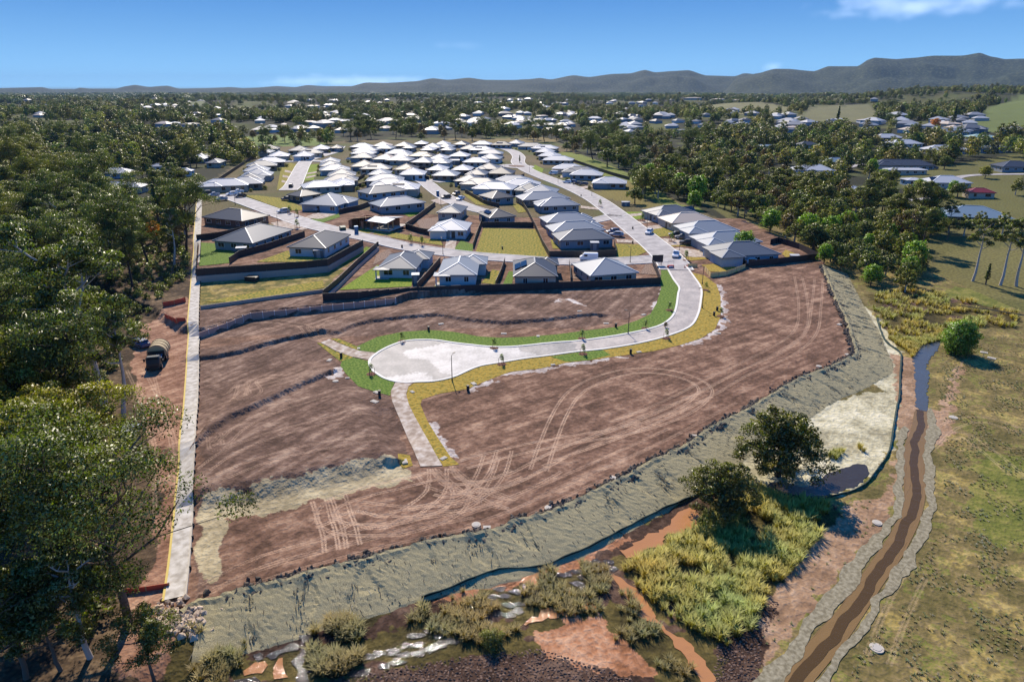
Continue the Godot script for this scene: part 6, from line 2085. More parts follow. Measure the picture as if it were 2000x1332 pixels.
	barrier(gp(1310, 524), 0.15)
	cone(gp(1338, 524), "orange cone right of the road barrier")
	cone(gp(1342, 521), "smaller looking orange cone behind the right cone")
	building_site()
	skip(gp(669, 449), 0.4, "green rubbish skip beside the half built house", M.skip_green)
	skip(gp(492, 549), 1.4, "black trailer bin standing on the vacant grass lot", M.black_steel)
	rotary_line(gp(601, 499))
	shed(gp(472, 497), 0.2, Vector3(2.6, 1.9, 1.6), "pale topped water tank box on the green terraced lawn")
	shed(gp(623, 503), 0.1, Vector3(2.4, 2.1, 1.6), "garden shed at the corner of the dark roofed terrace house")
	shed(gp(812, 553), 0.1, Vector3(1.7, 2.2, 1.7), "garden shed at the fence of the first front row house")
	shed(gp(1161, 488), 0.0, Vector3(2.4, 2.3, 1.8), "garden shed behind the fence of the grey corner house")
	shed(gp(1552, 508), -0.1, Vector3(2.4, 1.4, 1.6), "low table shed in the yard of the last house")
	shed(gp(1222, 402), 0.0, Vector3(3.2, 1.6, 1.8), "pale box trailer shed on the vacant slope")
	shed(gp(888, 321), 0.0, Vector3(6.0, 2.6, 5.0), "grey flat roofed shed among the packed houses")
	# boulders at the drain's outfall: a heap nobody would count
	var at := []
	var col := []
	for i in 260:
		var p := gp(350 + rng.randfn() * 22.0, 1210 + rng.randfn() * 16.0, 0.1)
		at.append(Transform3D(Basis.from_euler(Vector3(rng.randf() * 3, rng.randf() * 3, rng.randf() * 3)).scaled(Vector3.ONE * rng.randf_range(0.35, 0.9)), p))
		col.append(Color(0.6, 0.46, 0.32) * rng.randf_range(0.55, 1.15))
	var m := mat("boulder", Color.WHITE, 0.9)
	m.vertex_color_use_as_albedo = true
	tag(mass("outfall_rocks", lump(7), m, at, col), "heap of pale boulders at the lower end of the concrete drain", "rocks", "", "stuff")

const LOOKS := {"gum_a": "dark gum", "gum_b": "broad olive gum", "gum_c": "tall pale trunked gum", "gum_d": "middling gum", "gum_y": "yellow green gum", "thin_a": "slender gum", "round_a": "dark round tree", "round_b": "bright green round tree", "round_c": "olive round tree", "round_g": "grey green round tree", "brown": "brownish thin tree", "yellow": "golden green tree"}
func placed(key: String, p: Vector2, list: PackedVector2Array, where: String) -> String:   # which tree of a wood: its look and the part of the wood it stands in
	var lo := list[0]
	var hi := list[0]
	for q in list:
		lo = lo.min(q); hi = hi.max(q)
	var a := (p - lo) / (hi - lo)
	return "%s in the %s %s part of %s" % [LOOKS[key], "near" if a.y > 0.66 else ("middle" if a.y > 0.33 else "far"), "left" if a.x < 0.33 else ("inner" if a.x < 0.66 else "right"), where]

func make_kinds() -> void:
	var dark := Color(0.041, 0.051, 0.02)
	var olive := Color(0.05, 0.056, 0.02)
	tree_kind("gum_a", "gum_tree", gum(18.0, 6.4, 0.3, 13, 380, 0.15, dark, 101), M.bark_dark, M.leaf)
	tree_kind("gum_hero", "gum_tree", gum(19.0, 8.2, 0.22, 17, 520, 0.13, dark, 100), M.bark_brown, M.leaf)
	tree_kind("gum_b", "gum_tree", gum(17.0, 6.8, 0.36, 12, 400, 0.15, olive, 102), M.bark_brown, M.leaf_olive)
	tree_kind("gum_c", "gum_tree", gum(20.0, 5.4, 0.4, 13, 360, 0.16, dark, 103), M.bark_grey, M.leaf)
	tree_kind("gum_d", "gum_tree", gum(13.0, 5.2, 0.3, 11, 300, 0.17, olive, 104), M.bark_brown, M.leaf)
	tree_kind("gum_y", "gum_tree", gum(15.0, 6.0, 0.36, 13, 420, 0.14, olive, 105), M.bark_dark, M.leaf_yellow)
	tree_kind("thin_a", "slender_gum_tree", gum(17.0, 3.4, 0.5, 9, 170, 0.17, dark, 106), M.bark_grey, M.leaf_grey)
	tree_kind("round_a", "round_tree", lobed(10.0, 10.5, 0.8, 9, 9, 60, 0.24, dark, 107), M.bark_brown, M.leaf)
	tree_kind("round_b", "round_tree", dome(9.0, 8.0, 0.6, 36, 95, 0.3, Color(0.045, 0.066, 0.022), 108), M.bark_brown, M.leaf_bright)
	tree_kind("round_c", "round_tree", lobed(11.5, 9.5, 1.2, 10, 8, 58, 0.25, olive, 109), M.bark_grey, M.leaf_olive)
	tree_kind("round_g", "round_tree", lobed(9.5, 9.5, 0.9, 8, 9, 60, 0.24, dark, 110), M.bark_grey, M.leaf_grey)
	tree_kind("brown", "brown_tree", dome(9.0, 6.5, 1.5, 30, 60, 0.28, Color(0.05, 0.045, 0.03), 111), M.bark_grey, M.leaf_brown)
	tree_kind("orange", "autumn_tree", dome(6.0, 5.5, 0.8, 26, 60, 0.26, olive, 112), M.bark_brown, M.leaf_orange)
	tree_kind("yellow", "golden_tree", dome(7.0, 7.0, 0.8, 28, 80, 0.28, olive, 113), M.bark_brown, M.leaf_yellow)
	tree_kind("dark_cone", "cypress_tree", dome(12.0, 4.0, 0.5, 40, 60, 0.26, dark, 114, 1.0), M.bark_brown, M.leaf)
	tree_kind("oak_a", "swamp_oak", lobed(10.0, 10.5, 0.2, 13, 12, 130, 0.14, Color(0.042, 0.046, 0.019), 115), M.bark_dark, M.leaf)
	tree_kind("bush_ball", "round_bush", dome(5.6, 6.2, 0.1, 70, 150, 0.15, Color(0.05, 0.085, 0.02), 116), M.bark_brown, M.leaf)
	tree_kind("shrub", "shrub", dome(2.2, 2.8, 0.0, 26, 150, 0.07, olive, 117), M.bark_brown, M.leaf)

func near_trees() -> void:
	# trees that one can point to
	for t in [
		["oak_a", 1520, 930, 1.24, "broad dark swamp oak on the pale flat beside the silt fence"], ["oak_a", 1408, 1010, 0.95, "smaller dark swamp oak between the silt fence and the reeds"],
		["bush_ball", 1872, 690, 1.12, "single round bright green bush beside the pond"], ["gum_hero", 250, 1215, 1.0, "big multi stemmed gum leaning over the drain's lower end"],
		["gum_c", 205, 800, 1.35, "tallest grey trunked gum in the left forest left of the truck"], ["thin_a", 240, 815, 1.0, "slender gum with many thin stems beside the dirt track"],
		["gum_y", 75, 900, 1.0, "yellow green gum with layered crowns at the left edge"], ["gum_y", 165, 985, 0.95, "yellow green gum right of the layered one"], ["gum_b", 110, 1130, 1.05, "broad olive gum over the shaded hollow at lower left"],
		["thin_a", 1901, 549, 1.0, "left of the four bare trunked gums in the right paddock"], ["thin_a", 1955, 557, 1.05, "third of the bare trunked gums in the right paddock"], ["thin_a", 1986, 559, 1.05, "rightmost leaning gum in the right paddock"],
		["dark_cone", 1926, 556, 0.5, "small dark cypress between the bare trunked gums"], ["yellow", 1221, 330, 0.9, "golden topped round tree behind the uphill row"], ["round_a", 1186, 325, 1.35, "large dark fig like tree at the end of the grass strip"],
		["dark_cone", 418, 292, 1.5, "tall dark pine above the old left street"], ["orange", 300, 470, 0.95, "bright orange autumn shrub tree in the left forest clearing"], ["orange", 138, 316, 0.8, "orange tree on the left forest skyline"],
		["dark_cone", 310, 440, 1.2, "dark pointed tree behind the orange autumn tree"], ["round_b", 1452, 500, 0.8, "bright green round tree right of the last fenced yard"], ["round_b", 1480, 425, 0.9, "bright green rounded tree in the middle of the belt"],
		["round_b", 1355, 408, 0.8, "light green tree just behind the solar roofed east house"], ["round_a", 1240, 398, 0.85, "dark bush tree at the top of the vacant slope"], ["yellow", 1340, 330, 0.7, "yellow green tree in the upper belt"],
		["orange", 1618, 255, 1.2, "orange tree near the hillside lane"], ["orange", 1826, 252, 1.6, "large orange autumn tree by the grey roofs on the right slope"], ["yellow", 1925, 348, 0.9, "small golden tree by the curved country drive"], ["dark_cone", 1862, 245, 1.8, "tall dark pine on the right hillside"],
		["dark_cone", 1636, 240, 1.6, "tall palm like dark tree before the tan hillside field"], ["round_a", 1845, 330, 0.9, "dark round tree before the white solar house"], 
		["gum_d", 118, 1310, 0.62, "low leafy gum between the thin dark gum and the left edge"], ["gum_d", 300, 1328, 0.5, "low leafy gum at the bottom edge below the rocks"], ["thin_a", 175, 1285, 0.72, "thin dark gum below the big leaning gum at the bottom left"], ["gum_d", 50, 1325, 0.8, "gum cut by the bottom left corner"], ["shrub", 960, 1262, 0.8, "small bright shrub at the edge of the lower mud"], ["brown", 350, 470, 0.8, "bare brownish tree beside the drain fence"],
		["dark_cone", 1015, 318, 0.45, "small dark tree on the roundabout island"], ["brown", 1300, 640, 0.15, "dry twig sapling on the bend verge"],
	]:
		plant(t[0], gp(t[1], t[2]), t[3], t[1] * 0.7, t[4], "bush" if t[0] in ["bush_ball", "shrub"] else "tree", "", 0.94 if t[0] == "oak_a" else 1.0)
	# the left forest
	var r := RandomNumberGenerator.new()
	r.seed = 21
	var lf := [
		[[[0, 1130], [110, 1150], [160, 1080], [170, 960], [150, 860], [130, 780], [100, 720], [-60, 760], [-140, 1100]], 7.2, 12, ["gum_a", "gum_b", "gum_d", "gum_y", "gum_b"], "the lower left forest", 0.75, 1.05],
		[[[-120, 760], [100, 720], [165, 770], [205, 700], [235, 640], [300, 575], [355, 540], [366, 470], [290, 455], [100, 480], [-150, 560]], 7.6, 32, ["gum_a", "gum_c", "gum_d", "gum_b", "round_a", "round_c", "gum_a"], "the left forest by the truck", 0.75, 1.1],
		[[[-160, 560], [100, 480], [240, 440], [180, 400], [60, 390], [-200, 420]], 8.2, 36, ["gum_a", "gum_b", "gum_d", "round_a", "round_c", "gum_d"], "the left forest beyond the big gums", 0.8, 1.2],
		[[[330, 520], [362, 520], [374, 420], [350, 385], [290, 375], [300, 410], [330, 440]], 6.5, 16, ["gum_d", "brown", "round_c", "gum_d", "thin_a"], "the scrub beside the drain", 0.7, 1.0],
		[[[-250, 420], [60, 390], [180, 385], [190, 345], [160, 300], [-50, 290], [-350, 330]], 10.5, 56, ["gum_a", "gum_d", "round_a", "round_c", "round_g", "gum_b"], "the upper left forest", 0.9, 1.3],
		[[[255, 375], [345, 375], [380, 345], [390, 320], [350, 315], [280, 335]], 9.0, 16, ["gum_d", "round_a", "round_c", "gum_b"], "the gardens left of the drain", 0.8, 1.15],
	]
	for z in lf:
		for p in scatter(poly(z[0]), z[1], z[2], 33 + int(z[1] * 10)):
			if is_clear(p): continue
			var key: String = z[3][r.randi() % z[3].size()]
			plant(key, on(p), r.randf_range(z[5], z[6]), r.randf() * TAU, placed(key, p, poly(z[0]), z[4]), "tree", "trees of " + z[4], r.randf_range(0.9, 1.12))
	# undergrowth in the forest
	var um := dome(2.0, 2.6, 0.0, 10, 30, 0.2, Color(0.045, 0.052, 0.022), 118)
	var at := []
	var col := []
	for z in [[[0, 1290], [180, 1270], [230, 1000], [210, 760], [260, 640], [362, 540], [364, 430], [-100, 430], [-150, 1290]]]:
		for p in scatter(poly(z), 2.2, 1500, 44):
			at.append(Transform3D(Basis(Vector3.UP, r.randf() * TAU).scaled(Vector3.ONE * r.randf_range(0.4, 1.15)), on(p, -0.2)))
			col.append(Color.WHITE * r.randf_range(0.7, 1.6))
	tag(mass("undergrowth", um[1], M.leaf, at, col), "low dark undergrowth of shrubs beneath the left forest", "undergrowth", "", "stuff")

func belt_trees() -> void:
	var r := RandomNumberGenerator.new()
	r.seed = 22
	var mixed := ["round_a", "round_b", "round_c", "round_g", "gum_d", "round_a", "round_c", "brown", "gum_d"]
	for z in [
		[[[1600, 512], [1630, 530], [1700, 560], [1760, 575], [1800, 555], [1800, 500], [1760, 470], [1650, 440], [1590, 490]], 4.6, 46, "the near end of the belt", 0.55, 0.9, ["round_a", "round_b", "round_c", "round_g", "round_a"]],
		[[[1250, 388], [1300, 388], [1400, 404], [1500, 452], [1590, 490], [1650, 440], [1600, 400], [1500, 370], [1380, 350], [1240, 345]], 5.4, 120, "the belt behind the east row", 0.75, 1.2, mixed],
		[[[1500, 370], [1650, 430], [1800, 500], [1830, 450], [1760, 400], [1640, 370], [1540, 350]], 6.2, 64, "the belt below the country houses", 0.75, 1.15, mixed],
		[[[1090, 290], [1160, 315], [1240, 345], [1380, 350], [1540, 350], [1560, 320], [1480, 305], [1450, 285], [1100, 272]], 8.0, 110, "the woods beyond the uphill row", 0.8, 1.2, ["round_a", "gum_d", "brown", "round_g", "brown", "gum_a", "round_c"]],
		[[[1810, 450], [1840, 470], [1900, 470], [1990, 462], [2100, 470], [2100, 430], [1990, 440], [1900, 432], [1840, 430]], 6.0, 16, "the row above the paddock", 0.6, 0.95, ["gum_d", "round_c", "thin_a", "brown"]],
		[[[1690, 360], [1740, 360], [1800, 380], [1840, 395], [1990, 395], [1990, 380], [1900, 380], [1800, 362], [1700, 340]], 8.0, 20, "the right hillside gardens", 0.5, 0.9, ["round_a", "round_c", "round_b", "yellow"]],
		[[[420, 285], [600, 285], [660, 278], [1090, 276], [1090, 266], [640, 262], [560, 272], [430, 275]], 9.0, 56, "the row behind the estate", 0.8, 1.15, ["gum_d", "brown", "round_g", "gum_a", "brown", "round_c"]],
	]:
		for p in scatter(poly(z[0]), z[1], z[2], 61 + int(z[1] * 10) + int(z[2])):
			if is_clear(p): continue
			var key: String = z[6][r.randi() % z[6].size()]
			plant(key, on(p), r.randf_range(z[4], z[5]), r.randf() * TAU, placed(key, p, poly(z[0]), z[3]), "tree", "trees of " + z[3], r.randf_range(0.85, 1.15))

func wetland() -> void:
	var r := RandomNumberGenerator.new()
	r.seed = 23
	var low := func(l: Array) -> PackedVector2Array: return plane_poly(l, LOW)
	for w in [
		["muddy_pool", "muddy_water", [[1215, 1080], [1237, 1060], [1275, 1040], [1304, 1022], [1342, 992], [1365, 1005], [1349, 1033], [1301, 1050], [1284, 1070], [1250, 1080], [1226, 1092]]],
		["muddy_channel", "muddy_water", [[1192, 1121], [1213, 1131], [1243, 1151], [1267, 1179], [1284, 1209], [1311, 1236], [1342, 1253], [1369, 1284], [1400, 1330], [1370, 1330], [1338, 1284], [1315, 1257], [1284, 1219], [1250, 1206], [1233, 1179], [1209, 1145]]],
		["muddy_pool", "muddy_water", [[1030, 1219], [1064, 1189], [1108, 1182], [1111, 1151], [1121, 1172], [1118, 1199], [1077, 1209]]],
		["muddy_pool", "muddy_water", [[1148, 1151], [1162, 1172], [1159, 1192], [1131, 1192]]],
		["muddy_pool", "muddy_water", [[1005, 1138], [1050, 1124], [1085, 1120], [1080, 1130], [1030, 1142]]],
		["marsh_water", "dark_water", [[1500, 952], [1530, 940], [1570, 952], [1620, 925], [1680, 906], [1698, 920], [1672, 948], [1612, 968], [1560, 968]]],
		["muddy_pool", "muddy_water", [[474, 1312], [500, 1296], [520, 1300], [500, 1318]]], ["muddy_pool", "muddy_water", [[534, 1300], [552, 1290], [556, 1322], [538, 1326]]],
		["mud_puddle", "dark_water", [[462, 1330], [480, 1322], [520, 1330], [560, 1332], [570, 1345], [480, 1350]]],
		["mud_puddle", "dark_water", [[580, 1332], [574, 1300], [582, 1262], [596, 1234], [604, 1240], [596, 1280], [602, 1320], [598, 1340]]],
		["mud_puddle", "dark_water", [[520, 1284], [545, 1268], [572, 1256], [574, 1272], [548, 1282], [530, 1294]]],
		["mud_puddle", "dark_water", [[490, 1286], [508, 1276], [514, 1284], [498, 1292]]],
	]:
		var list := ragged(low.call(w[2]), 0.4)
		struct(w[0], drape(list, 0.06, 0.8).mesh(), M[w[1]])
	var pools := MB.new()
	for z in [[[850, 1262], [862, 1230], [890, 1190], [930, 1166], [1000, 1146], [1060, 1142], [1060, 1170], [1010, 1195], [950, 1218], [905, 1236], [880, 1262]], [[640, 1320], [700, 1290], [770, 1264], [830, 1232], [870, 1236], [850, 1268], [790, 1292], [720, 1316]], [[1080, 1120], [1190, 1090], [1200, 1120], [1140, 1150]]]:
		for p in scatter(low.call(z), 0.95, 90, 51):
			var ring := PackedVector2Array()
			for i in 9:
				var t := TAU * i / 9
				ring.append(p + Vector2(cos(t) * r.randf_range(0.35, 1.0), sin(t) * r.randf_range(0.2, 0.6)))
			drape(ring, 0.035 + 0.03 * r.randf(), 0.6, pools)
	struct("marsh_water", pools.mesh(), M.dark_water)
	var reed := mat("reed", Color.WHITE, 0.7)
	reed.vertex_color_use_as_albedo = true
	reed.backlight_enabled = true
	reed.backlight = Color(0.6, 0.6, 0.2)
	var big := tuft(42, 1.25, 0.9, 0.045, Color(0.4, 0.36, 0.07), 201)
	var dull := tuft(40, 1.0, 0.9, 0.045, Color(0.27, 0.21, 0.06), 202)
	var small := tuft(14, 0.2, 0.3, 0.028, Color(0.16, 0.18, 0.055), 203)
	var dry := tuft(12, 0.2, 0.3, 0.028, Color(0.32, 0.26, 0.14), 204)
	for z in [
		["reed_bed", "tall yellow green reeds in bands right of the muddy channel", big, [[1215, 1112], [1290, 1075], [1360, 1035], [1385, 1000], [1480, 965], [1560, 982], [1622, 985], [1600, 1050], [1540, 1120], [1500, 1160], [1460, 1240], [1420, 1262], [1370, 1240], [1300, 1200], [1250, 1150]], 0.5, 6500, 0.95, -0.3],
		["marsh_reeds", "dull reeds and sedges between the muddy pools and the silt fence", dull, [[828, 1180], [880, 1162], [960, 1150], [1060, 1118], [1190, 1090], [1210, 1130], [1250, 1190], [1230, 1215], [1150, 1195], [1040, 1215], [960, 1262], [880, 1282], [852, 1240], [800, 1215]], 0.55, 4200, 0.8, -0.05],
		["marsh_reeds", "ragged reeds in the lower right of the muddy channel", dull, [[1190, 1200], [1260, 1215], [1330, 1262], [1360, 1300], [1370, 1345], [1310, 1330], [1240, 1280], [1200, 1250]], 0.7, 900, 0.8, 0.1],
		["marsh_reeds", "brown sedges in the mud at the bottom left", dull, [[372, 1250], [440, 1255], [480, 1262], [460, 1345], [380, 1345]], 0.6, 700, 0.8, 0.0],
		["bank_reeds", "reeds on the bank above the pond beside the round bush", big, [[1700, 580], [1790, 562], [1900, 590], [1990, 615], [1980, 640], [1860, 640], [1800, 662], [1745, 662], [1715, 630]], 0.9, 1900, 0.9, -0.1],
		["rush_clump", "dense olive rush clump in the mud near the bottom edge", dull, [[604, 1290], [612, 1240], [650, 1212], [700, 1222], [712, 1262], [700, 1300], [660, 1322], [620, 1318]], 0.3, 700, 0.95, -0.12],
		["rush_clump", "yellowish rush clump at the bottom left of the mud", dull, [[410, 1300], [430, 1280], [462, 1284], [470, 1320], [440, 1340], [412, 1330]], 0.32, 300, 0.8, -0.12],
		["bank_reeds", "reeds round the head of the grey pond", big, [[1735, 660], [1790, 664], [1840, 650], [1850, 662], [1800, 676], [1782, 700], [1776, 690]], 0.4, 420, 0.7, -1.0],
		["bank_reeds", "reeds fringing the dark water under the larger swamp oak", big, [[1470, 960], [1490, 915], [1530, 905], [1560, 920], [1520, 975]], 0.5, 300, 0.8, -0.1],
		["bank_reeds", "reeds on the wet flat behind the larger swamp oak", big, [[1620, 890], [1640, 880], [1680, 872], [1690, 884], [1650, 915], [1620, 925]], 0.5, 260, 0.7, 0.0],
		["field_grass", "short tufts of green grass in the field right of the channel", small, [[1830, 720], [2050, 700], [2100, 1340], [1640, 1345], [1740, 1180], [1840, 1040], [1850, 860]], 0.5, 5200, 1.0, 0.05],
		["dry_grass", "dry straw coloured grass tufts across the right field", dry, [[1840, 680], [2050, 640], [2100, 1340], [1640, 1345], [1740, 1180], [1840, 1040], [1850, 860]], 0.55, 4200, 1.0, 0.0],
		["bank_grass", "sparse grass on the pink bank left of the channel", small, [[1625, 990], [1700, 960], [1740, 985], [1690, 1060], [1600, 1160], [1500, 1280], [1490, 1240], [1560, 1110]], 0.8, 700, 0.9, 0.1],
	]:
		var at := []
		var col := []
		for p in scatter(low.call(z[3]), z[4], z[5], 71 + z[5]):
			var w := n_mid.get_noise_2d(p.x * 3.0 + 9.0, p.y * 3.0)
			if w < z[7]: continue
			at.append(Transform3D(Basis(Vector3.UP, r.randf() * TAU).scaled(Vector3.ONE * z[6] * r.randf_range(0.6, 1.25)), on(p, -0.02)))
			var k := r.randf_range(0.75, 1.25)
			var g := n_mid.get_noise_2d(p.x * 2.0, p.y * 2.0 + 40.0)
			col.append(Color(k * (1.0 + g * 0.35), k, k * (1.0 - g * 0.3)))
		tag(mass(z[0], z[2], reed, at, col), z[1], "grass" if "grass" in z[0] else "reeds", "", "stuff")
	# clods of turned earth along the bottom
	var clod := lump(9)
	var at2 := []
	var col2 := []
	for z in [[[700, 1320], [900, 1285], [1060, 1268], [1150, 1300], [1290, 1345], [640, 1345]], [[1405, 1250], [1500, 1165], [1525, 1180], [1488, 1250], [1480, 1345], [1390, 1345]]]:
		for p in scatter(low.call(z), 0.26, 2600, 91):
			at2.append(Transform3D(Basis.from_euler(Vector3(r.randf() * 3, r.randf() * 3, r.randf() * 3)).scaled(Vector3(r.randf_range(0.1, 0.42), r.randf_range(0.08, 0.25), r.randf_range(0.1, 0.4))), on(p)))
			col2.append(Color(0.125, 0.075, 0.05) * r.randf_range(0.6, 1.5))
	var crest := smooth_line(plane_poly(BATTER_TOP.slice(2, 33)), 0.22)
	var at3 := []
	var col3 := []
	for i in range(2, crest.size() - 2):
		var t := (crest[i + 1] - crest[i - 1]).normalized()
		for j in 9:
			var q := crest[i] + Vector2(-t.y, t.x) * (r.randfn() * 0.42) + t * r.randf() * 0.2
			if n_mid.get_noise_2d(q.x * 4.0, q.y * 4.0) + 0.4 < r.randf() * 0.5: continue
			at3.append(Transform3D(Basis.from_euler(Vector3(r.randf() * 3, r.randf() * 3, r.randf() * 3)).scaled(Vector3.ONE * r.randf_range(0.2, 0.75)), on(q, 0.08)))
			col3.append(Color(0.09, 0.07, 0.05) * r.randf_range(0.6, 1.6))  # dark soil clods whose tone also paints the crest's shade
	var at4 := []
	var col4 := []
	for i in 7000:
		var k := r.randi_range(2, crest.size() - 3)
		var t := (crest[k + 1] - crest[k - 1]).normalized()
		var s := Vector2(t.y, -t.x)
		if out_d(crest[k] + s * 2.0) < 0: s = -s
		var v := r.randf()
		var q := crest[k] + s * (0.6 + 5.6 * v) + t * r.randf()
		if n_mid.get_noise_2d(q.x * 5.0, q.y * 5.0) < r.randf_range(-0.25, 0.2): continue
		var big_one := r.randf() < 0.3
		var sc := Vector3(r.randf_range(0.05, 0.2), r.randf_range(0.05, 0.14), r.randf_range(0.05, 0.2)) if not big_one else Vector3(0.1, 0.1, r.randf_range(0.4, 1.5))
		at4.append(Transform3D(Basis(Vector3.UP, atan2(s.x, s.y) + r.randfn() * 0.15).scaled_local(sc), on(q, 0.06 + 0.2 * (1.0 - v * v))))
		col4.append((Color(0.1, 0.09, 0.06) if r.randf() < 0.7 else Color(0.3, 0.27, 0.18)) * r.randf_range(0.6, 1.4))
	tag(mass("slope_litter", clod, M.boulder, at4, col4), "dark clods and washouts littering the clay slope", "earth", "", "stuff")
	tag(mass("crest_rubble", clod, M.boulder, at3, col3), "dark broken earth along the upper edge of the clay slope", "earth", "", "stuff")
	tag(mass("turned_earth", clod, M.boulder, at2, col2), "dark clods of turned earth along the lower edge", "earth", "", "stuff")

func distance() -> void:
	var r := RandomNumberGenerator.new()
	r.seed = 24
	# houses of the far suburb
	var free := {}
	var protos := []
	for k in 5:
		var rm := MB.new()
		var wm := MB.new()
		var w: float = [15.0, 18.0, 13.0, 22.0, 16.0][k]
		hip(rm, MB.new(), 0, 0, w, 11.0, 2.6, 0.4 if k != 3 else 0.2)
		if k == 1: hip(rm, MB.new(), 5, 4, 8, 9, 2.61)
		wall_box(wm, 0, 0, w, 11.0, 2.6)
		var a := rm.mesh()
		var b := wm.mesh()
		var m := ArrayMesh.new()
		m.add_surface_from_arrays(Mesh.PRIMITIVE_TRIANGLES, a.surface_get_arrays(0))
		m.add_surface_from_arrays(Mesh.PRIMITIVE_TRIANGLES, b.surface_get_arrays(0))
		protos.append(m)
	var roofs := ["white", "grey", "pale", "white", "grey", "tan", "pale", "slate"]
	var n := 0
	for z in [
		[0, 330, 214, 232, 12, "roofed suburb house on the left plain beyond the forest"], [0, 420, 196, 210, 40, "roofed tiny house of the far left suburb under the low hills"], [300, 560, 222, 262, 26, "roofed suburb house among trees left of the estate's head"],
		[560, 900, 200, 226, 44, "roofed far house in the middle distance under the hills"], [560, 1000, 228, 262, 22, "roofed suburb house in trees just beyond the estate"], [900, 1300, 196, 228, 56, "roofed far house right of centre under the peaked hill"],
		[1000, 1240, 228, 262, 26, "roofed house on the wooded slope right of centre"], [1240, 1560, 226, 262, 22, "roofed house between the tan field and the belt woods"], [1300, 1700, 178, 200, 30, "roofed long shed of the industrial strip below the mountain"], [1500, 1900, 238, 262, 20, "roofed hillside house below the tan fields"],
	]:
		for i in z[4]:
			var qx := r.randf()
			var qy := r.randf()
			var p := gp(lerpf(z[0], z[1], qx), lerpf(z[2], z[3], qy))
			var roof: String = roofs[r.randi() % 8]
			var o := MeshInstance3D.new()
			o.name = numbered("suburb_house")
			o.mesh = protos[(r.randi() % 5) if z[2] > 180 else 3]
			o.set_surface_override_material(0, M["roof_" + roof])
			o.set_surface_override_material(1, M[["wall_white", "wall_cream", "wall_grey"][r.randi() % 3]])
			add_child(o, true)
			o.position = p
			o.rotation.y = r.randf() * TAU
			if z[2] < 180: o.scale = Vector3(2.2, 1.6, 1.6)
			tag(o, "%s %s, %s %s there" % [roof, z[5], "nearer" if qy > 0.5 else "farther", ["leftmost", "left", "middle", "right", "rightmost"][mini(4, int(qx * 5.0))]], "house", "houses like the " + z[5])
			var to_eye := Vector2(-p.x, -p.z).normalized()
			for q in 8:
				for w2 in [-8.0, 0.0, 8.0]:
					var c2: Vector2 = Vector2(p.x, p.z) + to_eye * (q * 9.0 - 9.0) + Vector2(-to_eye.y, to_eye.x) * w2
					free[Vector2i(int(floor(c2.x / 10.0)), int(floor(c2.y / 10.0)))] = true
	var at0 := []
	var col0 := []
	for z in [[0, 420, 190, 214, 60], [560, 1300, 188, 214, 70], [1000, 1560, 200, 250, 40], [420, 1000, 214, 262, 24], [1300, 2000, 178, 200, 60], [1500, 1990, 225, 262, 24]]:
		for i in z[4]:
			var p := gp(r.randf_range(z[0], z[1]), r.randf_range(z[2], z[3]))
			at0.append(Transform3D(Basis(Vector3.UP, r.randf() * TAU).scaled(Vector3.ONE * r.randf_range(0.9, 1.5)), p))
			col0.append(Color.WHITE * r.randf_range(0.2, 0.9))
			var e2 := Vector2(-p.x, -p.z).normalized()
			for q in 7:
				for w2 in [-6.0, 6.0]:
					var c3: Vector2 = Vector2(p.x, p.z) + e2 * (q * 9.0 - 9.0) + Vector2(-e2.y, e2.x) * w2
					free[Vector2i(int(floor(c3.x / 10.0)), int(floor(c3.y / 10.0)))] = true
	var rw := mat("far_roof", srgb(196, 197, 195), 0.5)
	rw.vertex_color_use_as_albedo = true
	tag(mass("distant_roofs", protos[0], rw, at0, col0), "hundreds of tiny pale roofs of the far suburbs below the hills", "houses", "", "stuff")
	# woods of the plain: far too many to count
	var far_a := dome(9.0, 9.0, 0.3, 16, 64, 0.42, Color(0.03, 0.041, 0.02), 301)
	var far_b := dome(11.0, 9.0, 0.5, 18, 60, 0.42, Color(0.042, 0.046, 0.024), 302)
	var far_c := dome(8.0, 9.5, 0.3, 16, 60, 0.42, Color(0.05, 0.052, 0.026), 303)
	var grove := dome(9.0, 34.0, 0.0, 46, 34, 1.1, Color(0.03, 0.04, 0.022), 304)
	var sets := [[], [], [], []]
	var cols := [[], [], [], []]
	var keep := []
	for f in [[[1345, 215], [1400, 207], [1520, 205], [1560, 212], [1530, 222], [1400, 224]], [[1560, 236], [1580, 209], [1700, 208], [1730, 222], [1700, 238]], [[1890, 246], [1925, 215], [2100, 195], [2100, 262], [1930, 258]], [[440, 282], [460, 268], [525, 262], [620, 270], [640, 285]], [[330, 205], [380, 202], [420, 204], [390, 211]], [[1480, 304], [1500, 290], [1640, 293], [1560, 304]], [[388, 600], [385, 395], [470, 320], [560, 292], [700, 280], [1085, 275], [1230, 350], [1300, 380], [1600, 515]], [[1650, 340], [1800, 330], [2000, 300], [2100, 420], [1830, 420]]]:
		keep.append(poly(f))
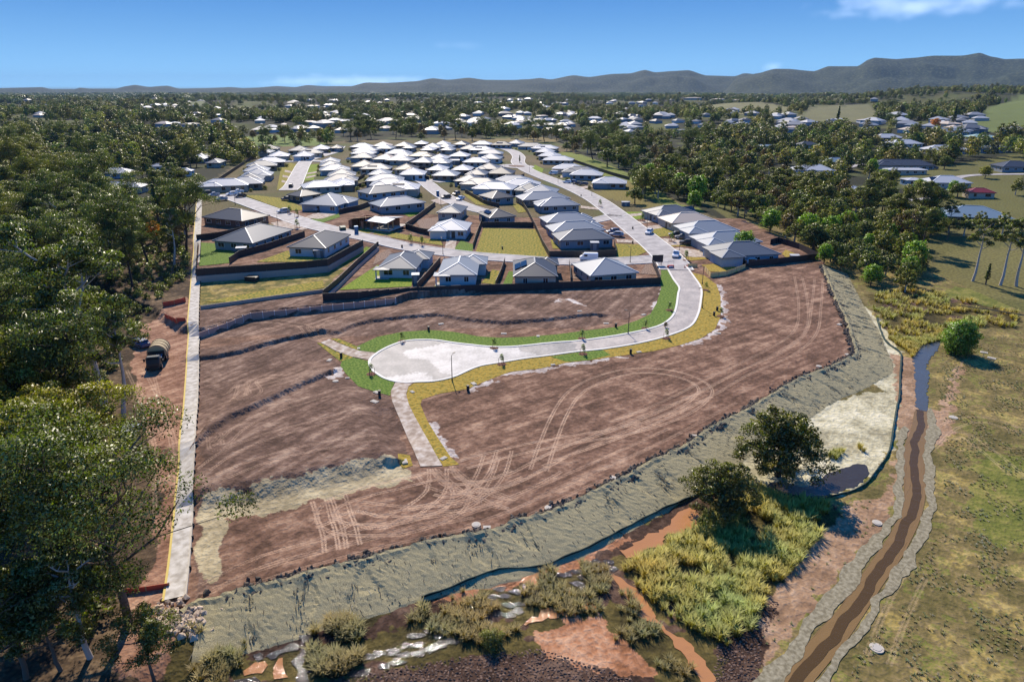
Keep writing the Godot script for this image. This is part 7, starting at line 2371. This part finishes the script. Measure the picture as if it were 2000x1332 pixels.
	for i in 30000:
		var t := deg_to_rad(r.randf_range(-46.0, 46.0))
		var d := sqrt(r.randf()) * 3000.0 if i % 3 else r.randf_range(420.0, 1500.0)
		if d < 430.0: continue
		var p := Vector2(sin(t) * d, -cos(t) * d)
		if absf(p.x) < d * 0.25 and d < 700.0: continue
		var w := n_hill.get_noise_2d(p.x * 3.0, p.y * 3.0) * 0.5 + 0.5
		if w > 0.55 and r.randf() < 0.85: continue
		var out := not free.has(Vector2i(int(floor(p.x / 10.0)), int(floor(p.y / 10.0)))) and not is_clear(p)
		for k in keep:
			if Geometry2D.is_point_in_polygon(p, k): out = false
		if not out: continue
		var s := r.randi() % 3
		sets[s].append(Transform3D(Basis(Vector3.UP, r.randf() * TAU).scaled(Vector3(1, r.randf_range(0.8, 1.25), 1) * r.randf_range(0.7, 1.25)), on(p, -0.3)))
		var c := r.randf_range(0.6, 1.7)
		var q := r.randf()
		cols[s].append(Color(c * 1.25, c * 1.05, c * 0.9) if q < 0.12 else (Color(c * 1.25, c * 1.3, c) if q < 0.3 else Color(c, c, c)))
	for i in 9000:
		var t := deg_to_rad(r.randf_range(-48.0, 48.0))
		var d := sqrt(r.randf_range(0.05, 1.0)) * 7000.0
		if d < 2300.0: continue
		var p := Vector2(sin(t) * d, -cos(t) * d)
		if n_hill.get_noise_2d(p.x * 1.5, p.y * 1.5) > 0.22: continue
		sets[3].append(Transform3D(Basis(Vector3.UP, r.randf() * TAU).scaled(Vector3(1.3, r.randf_range(0.7, 1.3), 1.3)), on(p, -0.5)))
		cols[3].append(Color.WHITE * r.randf_range(0.7, 1.3))
	var nm := ["distant_trees", "distant_trees", "distant_trees", "distant_woods"]
	var lb := ["dark rounded trees scattered over the plain beyond the estate", "taller trees scattered through the far suburbs", "paler olive trees scattered over the far plain", "unbroken dark woods at the foot of the hills"]
	for k in 4:
		tag(mass(nm[k], [far_a, far_b, far_c, grove][k][1], M.leaf, sets[k], cols[k]), lb[k], "trees", "", "stuff")
